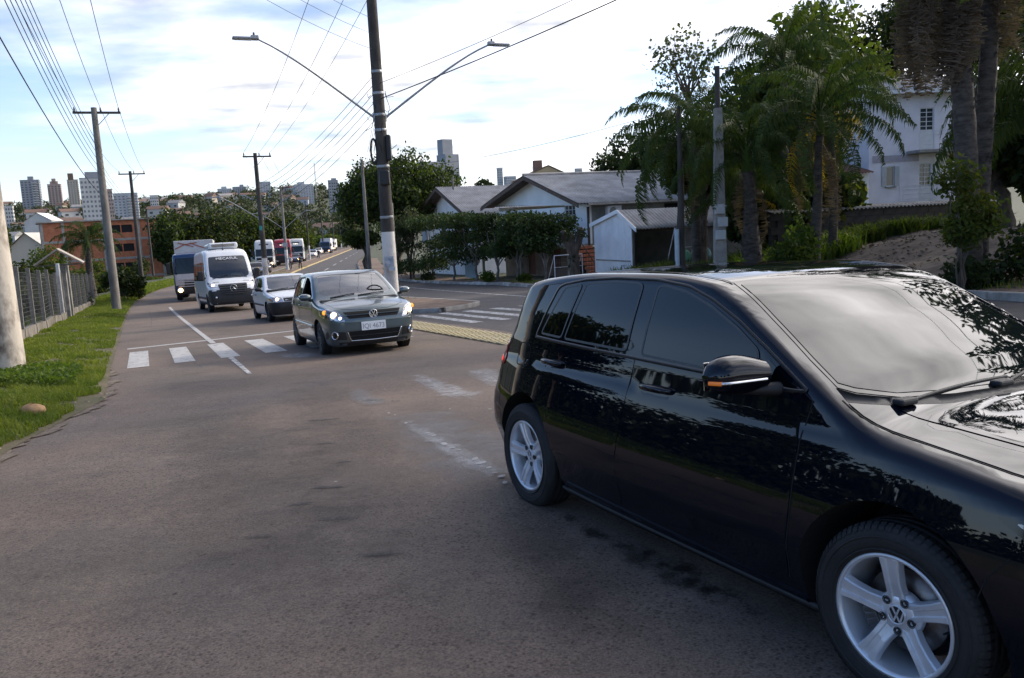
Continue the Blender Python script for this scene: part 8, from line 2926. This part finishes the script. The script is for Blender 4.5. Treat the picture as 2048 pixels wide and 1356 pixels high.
for i, (px, w, zl, extra) in enumerate(((1098, 2.4, 1.7, 'at the right end, its canopy narrowest'), (1042, 2.6, 1.5, 'second from the right'), (1000, 2.5, 1.4, 'in front of the lower storey door'), (957, 2.9, 1.3, 'in the middle of the row'), (915, 3.0, .9, 'left of the middle, beside the pale blue gate'), (872, 3.4, .35, 'dense and nearly reaching the ground'), (832, 3.6, .2, 'leftmost, rounded and low'))):
 b = (px - 1024) / FPX
 s = (16.9 - 7.4 * b) / (.4 + .9165 * b)
 x, y = xy_flat(s, 18.5)
 g = gz(x, y)
 ztop = at(px, 416 + (4 if i < 5 else 10 * (i - 4)), y).z - g
 rng_ = random.Random(60 + i)
 L = []
 for k in range(7):
  hz = ztop - .55 - (ztop - .5 - zl) * (k % 3) / 2.6
  L.append((rng_.uniform(-.42, .42) * w, rng_.uniform(-.35, .35) * w, hz, w * .42, w * .40, .52))
 tree('clipped_tree', 'clipped hedge tree with flat top, ' + extra, x, y, ztop, L, 5200, .17, M_LEAF_HEDGE, M_BARK_G, .09, .22, 60 + i, HG, shell=.35, mix=(M_LEAF_DARK, .35), sub=1)
b = (1150 - 1024) / FPX
x, y = xy_flat(34.6, 18.4)
tk = thing('pollarded_tree', 'dark pollarded stump with knobbly arms before the white house corner', 'tree', (x, y, gz(x, y)))
mb = MB()
mb.tube([(0, 0, -.1), (.03, 0, .7), (0, .05, 1.4)], [.26, .22, .24], M_BARK, 9)
for dx, dz in ((-.42, 2.2), (.36, 2.3), (-.1, 2.05)):
 mb.tube([(0, 0, 1.25), (dx * .7, 0, 1.8), (dx, .05, dz)], [.20, .15, .17], M_BARK, 8)
 mb.ball((dx, .05, dz), .19, M_BARK, 8)
mb.build('trunk', M_BARK, tk)
V, F = leaf_cloud(lobes_points([(-.42, 0, 2.1, .4, .4, .35), (.36, 0, 2.2, .35, .35, .3), (0, 0, .9, .3, .3, .6)], 420, np.random.default_rng(3), .4), .15, np.random.default_rng(4))
fast_mesh('foliage', V, F, M_LEAF_DARK, tk)['kind'] = 'stuff'
palm('palm with swollen pale trunk, leftmost of the thick-trunked palms', 7.85, 27.4, 3.7, 24, 1.0, .21, .45, 1, (-.1, 0), 2)
palm('slim palm with drooping crown behind the meter pole', 5.95, 29.4, 4.7, 26, 1.0, .12, 0, 2, (.1, 0), 1, spread=1.25)
palm('palm with slim ringed trunk and dead skirt, right of the swollen one', 9.5, 26.3, 4.3, 26, 1.1, .14, .1, 3, (.15, 0), 3, 2, spread=1.2)
palm('tall dark slim palm with yellowing lower fronds before the white annex', 11.0, 28.8, 4.9, 26, .92, .14, 0, 4, (-.1, 0), 2, 7, spread=1.25)
palm('short bushy palm low between the two trunks', 8.7, 30.5, 2.4, 22, .95, .2, 0, 5, (0, 0), 0, 1)
palm('palm with full dark crown behind the meter pole and swollen palm', 7.3, 33.0, 5.2, 26, 1.2, .17, 0, 6, (0, 0), 1, spread=1.2)
palm('dark full palm between the ringed trunk and the yellowing one', 10.9, 33.5, 6.6, 26, 1.2, .16, 0, 14, (0, 0), 1, spread=1.1)
palm('largest palm at right with twin trunk base and hanging brown dead fronds', 10.1, 18.6, 7.4, 20, 1.2, .22, 0, 8, (-.75, 0), 22)
palm('second grey trunk touching the largest palm', 10.55, 19.1, 8.0, 18, 1.1, .19, 0, 9, (.25, 0), 10)
palm('low feathery cycad-like palm at the right edge of the picture', 13.0, 20.6, 3.0, 30, 1.15, .2, 0, 11, (0, 0), 0)
tree('tree', 'leafy tree outside the right edge overhanging the bank', 14.6, 13.2, 10, lob(10, 3.6, 3.6, 2.6, 7.4, .8, random.Random(12)), 6500, .26, M_LEAF_DARK, None, .2, .45, 12, 'trees around the camera', mix=(M_LEAF_MID, .3))
palm('young blue-green palm on the left before the brick building', *ground_pt(182, 62), 3.9, 26, 1.0, .24, 0, 13, (0, 0), 0, group='palm at the left')
sx, sy = 9.35, 17.6
shrub('climbing_shrub', 'leafy creeper bunched round the largest palm trunk at eye height', sx + .05, sy, [(-.15, 0, 2.45, .50, .4, .42), (.25, .1, 1.75, .58, .5, .50), (0, 0, 1.35, .5, .45, .35), (.5, .1, 1.5, .4, .4, .3)], 2200, .13, M_LEAF_MID, 71, mix=(M_LEAF_YEL, .4), stems=5)
shrub('shrub', 'dark low shrub at the foot of the largest palm', sx + .45, sy + .5, [(0, 0, .3, .6, .5, .4), (.5, .2, .25, .5, .4, .35)], 1200, .14, M_LEAF_DARK, 72)
shrub('shrub', 'dark shrub right of the largest palm at the picture edge', 11.2, 18.2, [(0, 0, .6, .8, .7, .7), (.6, .2, .5, .7, .6, .6)], 1600, .15, M_LEAF_DARK, 73, mix=(M_LEAF_MID, .3))
def strap_bed(name, label, pts, h, w, m, n_leaf, seed):
 rng = np.random.default_rng(seed)
 P = []
 for (x, y) in pts:
  q = rng.normal(size=(n_leaf, 2)) * .16
  for a in q:
   P.append((x + a[0], y + a[1], gz(x + a[0], y + a[1])))
 o = blades(name, P, h, w, m, seed, lean=1.1)
 o['kind'] = 'stuff'
 return o
bed = []
for i in range(150):
 s, t = tr.uniform(21.5, 25.5), tr.uniform(17.6, 22.5)
 bed.append(xy_flat(s, t))
strap_bed('agapanthus_bed', '', bed, .70, .035, M_LEAF_FRESH, 26, 81)
bed2 = [xy_flat(tr.uniform(22.4, 23.8), tr.uniform(23, 31)) for _ in range(130)]
strap_bed('wall_border_plants', '', bed2, .65, .04, M_LEAF_MID, 24, 82)
bed3 = [xy_flat(tr.uniform(25.5, 31), tr.uniform(17.5, 20)) for _ in range(70)]
strap_bed('palm_bed_plants', '', bed3, .6, .04, M_LEAF_MID, 24, 83)
for i, (px, Y, w, h_, m, lb) in enumerate(((1480, 25, .9, .9, M_LEAF_FRESH, 'bright green shrub before the swollen palm'), (1570, 25.5, 1.2, 1.3, M_LEAF_MID, 'broad-leaved shrub between the swollen and the ringed palm'), (1600, 26, .9, 1.7, M_LEAF_FRESH, 'upright light green shrub left of the ringed palm trunk'),
          (1425, 26, .7, .7, M_LEAF_YEL, 'yellowish shrub at the foot of the meter pole'))):
 x, y = ground_pt(px, Y)
 shrub('shrub', lb, x, y, [(0, 0, h_ * .5, w * .5, w * .5, h_ * .5), (w * .3, 0, h_ * .4, w * .4, w * .4, h_ * .4)], 900, .16, m, 90 + i)
for i, (px, w, h_, m, lb) in enumerate(((985, .9, .7, M_LEAF_FRESH, 'bluish green low plant under the hedge trees'), (1060, .8, .5, M_LEAF_MID, 'small plant on the kerb below the hedge trees'), (865, 1.1, .7, M_LEAF_DARK, 'dark shrub under the left hedge tree'))):
 b = (px - 1024) / FPX
 s = (16.6 - 7.3 * b) / (.4 + .9165 * b)
 x, y = xy_flat(s, 18.0)
 shrub('shrub', lb, x, y, [(0, 0, h_ * .5, w * .5, w * .5, h_ * .5)], 500, .14, m, 95 + i)
for i, (px, Y, pt, pb, pw, m, lb) in enumerate(((60, 62, 498, 640, 90, M_LEAF_DARK, 'dark bush behind the fence at the left'), (125, 58, 488, 650, 80, M_LEAF_MID, 'leafy bush behind the gate roof'), (245, 56, 508, 610, 80, M_LEAF_DARK, 'dark rounded bush left of the tall concrete pole'), (262, 58, 540, 612, 56, M_LEAF_MID, 'small bush with pale flowers right of the tall concrete pole'),
             (95, 74, 470, 600, 90, M_LEAF_MID, 'mid green bush in front of the brick building corner'), (150, 50, 560, 650, 60, M_LEAF_DARK, 'dark low shrub behind the fence posts'), (30, 48, 540, 670, 80, M_LEAF_DARK, 'dark shrub behind the nearest fence panels'), (305, 96, 540, 590, 50, M_LEAF_MID, 'low bush at the foot of the slim leaning pole'), (205, 70, 530, 610, 70, M_LEAF_DARK, 'dark bush below the young palm'), (15, 30, 560, 690, 70, M_LEAF_DARK, 'dark bush right behind the nearest fence posts'), (75, 38, 560, 665, 80, M_LEAF_DARK, 'dark bush behind the middle of the fence'), (170, 66, 500, 600, 90, M_LEAF_MID, 'rounded bush left of the young palm'), (275, 90, 500, 585, 60, M_LEAF_DARK, 'dark bush under the brick building windows'))):
 p = at(px, (pt + pb) / 2, Y)
 zt, zb = at(px, pt, Y).z, at(px, pb, Y).z
 rx = pw / FPX * Y / 2
 x, y = p.x, p.y
 L = lob(5, rx, rx, (zt - zb) / 2, (zt + zb) / 2 - min(zb, gz(x, y)), .7, random.Random(100 + i))
 shrub('bush', lb, x, y, L, 1700, .24, m, 100 + i, 'bushes behind the fence', z0=min(zb, gz(x, y)), cat='bush', mix=(M_LEAF_YEL, .15))
rngT = np.random.default_rng(5)
C = []
for i in range(900):
 Yd = 300 + 950 * rngT.random() ** .9
 px = rngT.uniform(-150, 760) if i < 780 else rngT.uniform(900, 1500)
 x = (px - 1024) / FPX * Yd
 g = gz(x, Yd)
 r = rngT.uniform(2.5, 6.0)
 C.append((x, Yd, g + r * .8, r * 1.2, r * 1.2, r))
PT = lobes_points(C, 60000, rngT, .6)
V, F = leaf_cloud(PT, 2.3, rngT, 0, .7)
o = fast_mesh('distant_trees', V, F, [leaf_mat('far_leaf', (.022, .034, .018), (.052, .066, .034), .2, .05), leaf_mat('far_leaf_b', (.055, .062, .030), (.10, .10, .05), .2, .05)], midx=(rngT.random(60000) < .3).astype(np.int32))
o['kind'] = 'stuff'
for i, (x, y, h_) in enumerate(((-18, -3, 4.2), (-22, 3.5, 4.), (-15.5, -14, 7.), (-8, -22, 8), (-24, 12, 4.2), (-26, -8, 9), (3, -26, 9), (12, -20, 9), (-22, 21, 7.5), (-29, 29, 8.5), (-36, 38, 9.), (-33, 14, 9.))):
 L = lob(8, h_ * .42, h_ * .42, h_ * .36, h_ * .62, .72, random.Random(200 + i))
 tree('tree', ['dark rounded tree on the left side behind the camera', 'bushy tree left of the camera beyond the verge', 'tall dark tree behind the camera on the left', 'dark tree straight behind the camera', 'low tree beyond the fence left of the camera', 'large dark tree far left behind the camera', 'tall tree behind the camera on the right', 'broad tree behind the camera at far right', 'low bushy tree beyond the fence near the white pole', 'tree beyond the fence outside the left picture edge', 'taller tree beyond the fence outside the left picture edge', 'distant tree on the slope left of the picture'][i],
   x, y, h_, L, 3800, .42, M_LEAF_DARK, None, .22, .3, 200 + i, 'trees around the camera', z0=-.3, mix=(M_LEAF_YEL, .15))
LT = []
for a, b_ in (((-15, -18), (-19, 4)), ((-19, 4), (-27, 25)), ((-27, 25), (-44, 48))):
 for k in range(16):
  f = (k + .5) / 16
  LT.append((a[0] + (b_[0] - a[0]) * f + tr.uniform(-1, 1), a[1] + (b_[1] - a[1]) * f, .9 + tr.uniform(-.3, .5) - (1.0 if b_[1] < 10 else .35 if b_[1] < 30 else 0), 2.2, 2.2, 2.0 if b_[1] < 10 else 2.7))
V, F = leaf_cloud(lobes_points(LT, 34000, np.random.default_rng(77), .5), .42, np.random.default_rng(78))
o = fast_mesh('added_thicket', V, F, M_LEAF_DARK)  # unseen bushes added to darken what the black car reflects
o['kind'] = 'stuff'
for i, (x, y, h_) in enumerate(((22.5, 28, 11.5), (23, 21.5, 10.5), (31, 37, 13), (27, 16, 10))):  # trees added beyond the right edge to cast shade on the bank
 tree('tree', ('broad tree added at the right picture edge to shade the bank', 'unseen tree added outside the right picture edge to shade the bank', 'tall unseen tree added behind the bank on the right to shade it', 'unseen tree added for shade beyond the bank far right of the car')[i], x, y, h_, lob(11, h_ * .40, h_ * .40, h_ * .32, h_ * .66, .8, random.Random(300 + i)), 8000, .38, M_LEAF_DARK, None, .25, .4, 300 + i, 'trees around the camera', mix=(M_LEAF_MID, .2))
rg = np.random.default_rng(9)
def verge_pts(n, s0, s1, t0f, t1f, keep=None):
 s = s0 + (s1 - s0) * rg.random(n)
 t = t0f(s) + (t1f(s) - t0f(s)) * rg.random(n)
 x, y = xy(s, t)
 z = ground_z(x, y)
 P = np.stack([x, y, z], -1)
 if keep is not None:
  P = P[keep(s, t, x, y)]
 return P
edge = lambda s: left_edge(s) - .04
clump = lambda s, t, x, y: (wob(x, y, 2.6) + .6 * wob(x, y, 7.1, 1.) > -.6 + .8 * np.exp(-(edge(s) - t) / .12))
g1 = blades('verge_grass', verge_pts(70000, 5, 17, lambda s: edge(s) - 2.4, edge, clump), .10, .006, M_GRASS, 1, .8)
g1['kind'] = 'stuff'
g2 = blades('verge_grass', verge_pts(70000, 17, 62, lambda s: 0 * s - 3.0, edge, clump), .10, .011, M_GRASS, 2, .8)
g2['kind'] = 'stuff'
wc = lambda s, t, x, y: (wob(x, y, 1.9, .7) > .18) & (t < edge(s) - .1)
PW = verge_pts(26000, 7.5, 16, lambda s: edge(s) - 1.9, edge, wc)
PW[:, 2] += rg.uniform(.02, .20, len(PW))
V, F = leaf_cloud(PW, .055, rg, .4, .7)
wd = fast_mesh('weeds', V, F, M_LEAF_FRESH)
wd['kind'] = 'stuff'
g3 = blades('far_verge_grass', verge_pts(30000, 62, 120, lambda s: 0 * s - 3.5, edge, None), .22, .03, M_GRASS, 3, .7)
g3['kind'] = 'stuff'
g4 = blades('garden_grass', verge_pts(60000, 12, 60, lambda s: 0 * s - 14, lambda s: 0 * s - 3.1, None), .35, .02, M_LEAF_MID, 4, .7)
g4['kind'] = 'stuff'
kb = lambda s: kerb_t(s) + .4
g5 = blades('kerbside_weeds', verge_pts(9000, 8, 60, kb, lambda s: kerb_t(s) + 2.2, lambda s, t, x, y: wob(x, y, 1.7, 2.) > .35), .16, .012, M_GRASS, 5, .8)
g5['kind'] = 'stuff'
g6 = blades('median_weeds', verge_pts(6000, 26, 110, lambda s: 0 * s + 6.9, lambda s: 0 * s + 9.6, lambda s, t, x, y: wob(x, y, 1.2, 1.) > .45), .14, .012, M_GRASS, 6, .8)
for v in g6.data.vertices:
 v.co.z += .12
g6['kind'] = 'stuff'
for i in range(34):
 s = 5.5 + 7.5 * rg.random()
 t = float(edge(s)) + rg.uniform(-.30, .12)
 p = P3(s, t, .0)
 r = rg.uniform(.015, .05) if i else .10
 m_ = MB().ball((0, 0, 0), r, mat('stone', (.16, .12, .085), .9, color2=(.30, .24, .18), vscale=12, bump=.6, bscale=30), 7, (1, rg.uniform(.6, .9), rg.uniform(.45, .7)))
 m_.v = [tuple(c * (1 + rg.uniform(-.12, .12)) for c in v) for v in m_.v]
 o = m_.build('stone', None)
 o.location = p + Vector((0, 0, r * .25))
 tag(o, 'small brown stone lying on the dirt edge of the verge', 'stone', 'stones along the verge edge')
rk_ = P3(9.35, -1.42)
m_ = MB().ball((0, 0, 0), .13, mat('ochre_rock', (.30, .17, .075), .9, color2=(.42, .26, .13), vscale=8, bump=.7, bscale=20), 10, (1.2, .8, .7))
m_.v = [tuple(c * (1 + rg.uniform(-.07, .07)) for c in v) for v in m_.v]
o = m_.build('rock', None)
o.location = at(66, 832, 9.6)
o.location.z = gz(o.location.x, o.location.y) + .05
tag(o, 'ochre rock in the grass edge at lower left, largest of the stones', 'rock')
lt = verge_pts(3500, 6, 26, lambda s: kerb_t(s) + 1., lambda s: kerb_t(s) + 10.5, None)
lt[:, 2] += .05
V, F = leaf_cloud(lt, .12, rg, .8, .4)
o = fast_mesh('leaf_litter', V, F, [M_PALM_DEAD, mat('bark_chip', (.13, .10, .078), .9, var=.3, vscale=2)], midx=(rg.random(len(lt)) < .5).astype(np.int32))
o['kind'] = 'stuff'
# ------------------------------------------------------------------ labels of the setting and of uncountable stuff
LB = {'ground': 'ground sheet with the grassy slopes and far hillside', 'road': ('brown-grey asphalt carriageway with the oncoming traffic and zebra crossing', 'darker right-hand carriageway beyond the median'), 'side_street': 'asphalt apron behind the camera',
   'median_strip': 'bare earth median strip between the two carriageways', 'median_kerb': ('concrete kerb on the near side of the median', 'concrete kerb round the right side of the median nose', 'yellow painted kerb of the median farther back'),
   'right_kerb': 'broken whitewashed kerb along the right carriageway', 'footway': 'earth footway beyond the right kerb', 'bank': 'bare brown earth bank below the palms', 'garden_ground': 'garden ground round the white house',
   'verge': 'grass verge along the left edge of the road', 'verge_edge': 'worn dirt edge between verge and asphalt', 'agapanthus_bed': 'bed of bright strap-leaved plants before the palm trunks', 'wall_border_plants': 'border of strap-leaved plants below the dark garden wall',
   'palm_bed_plants': 'low plants among the left palms', 'distant_trees': 'mass of trees covering the far slope of the town', 'added_thicket': 'dark thicket beyond the verge left of the camera', 'verge_grass': ('short grass of the near left verge', 'short grass of the verge along the fence'),
   'weeds': 'bright green weeds in the near verge', 'far_verge_grass': 'grass of the verge beyond the tall concrete pole', 'garden_grass': 'long grass behind the wire fence', 'kerbside_weeds': 'weeds along the right kerb', 'median_weeds': 'weeds on the median strip', 'leaf_litter': 'dry leaves and bark chips on the bare bank'}
_seen = {}
for o in list(scene.objects):
 if o.parent is None and o.get('kind') and not o.get('label'):
  k = o.name.split('.')[0]
  v = LB.get(k)
  if isinstance(v, tuple):
   i = _seen.get(k, 0)
   _seen[k] = i + 1
   v = v[min(i, len(v) - 1)]
  if v:
   o['label'] = v
   o['category'] = k.replace('_', ' ')
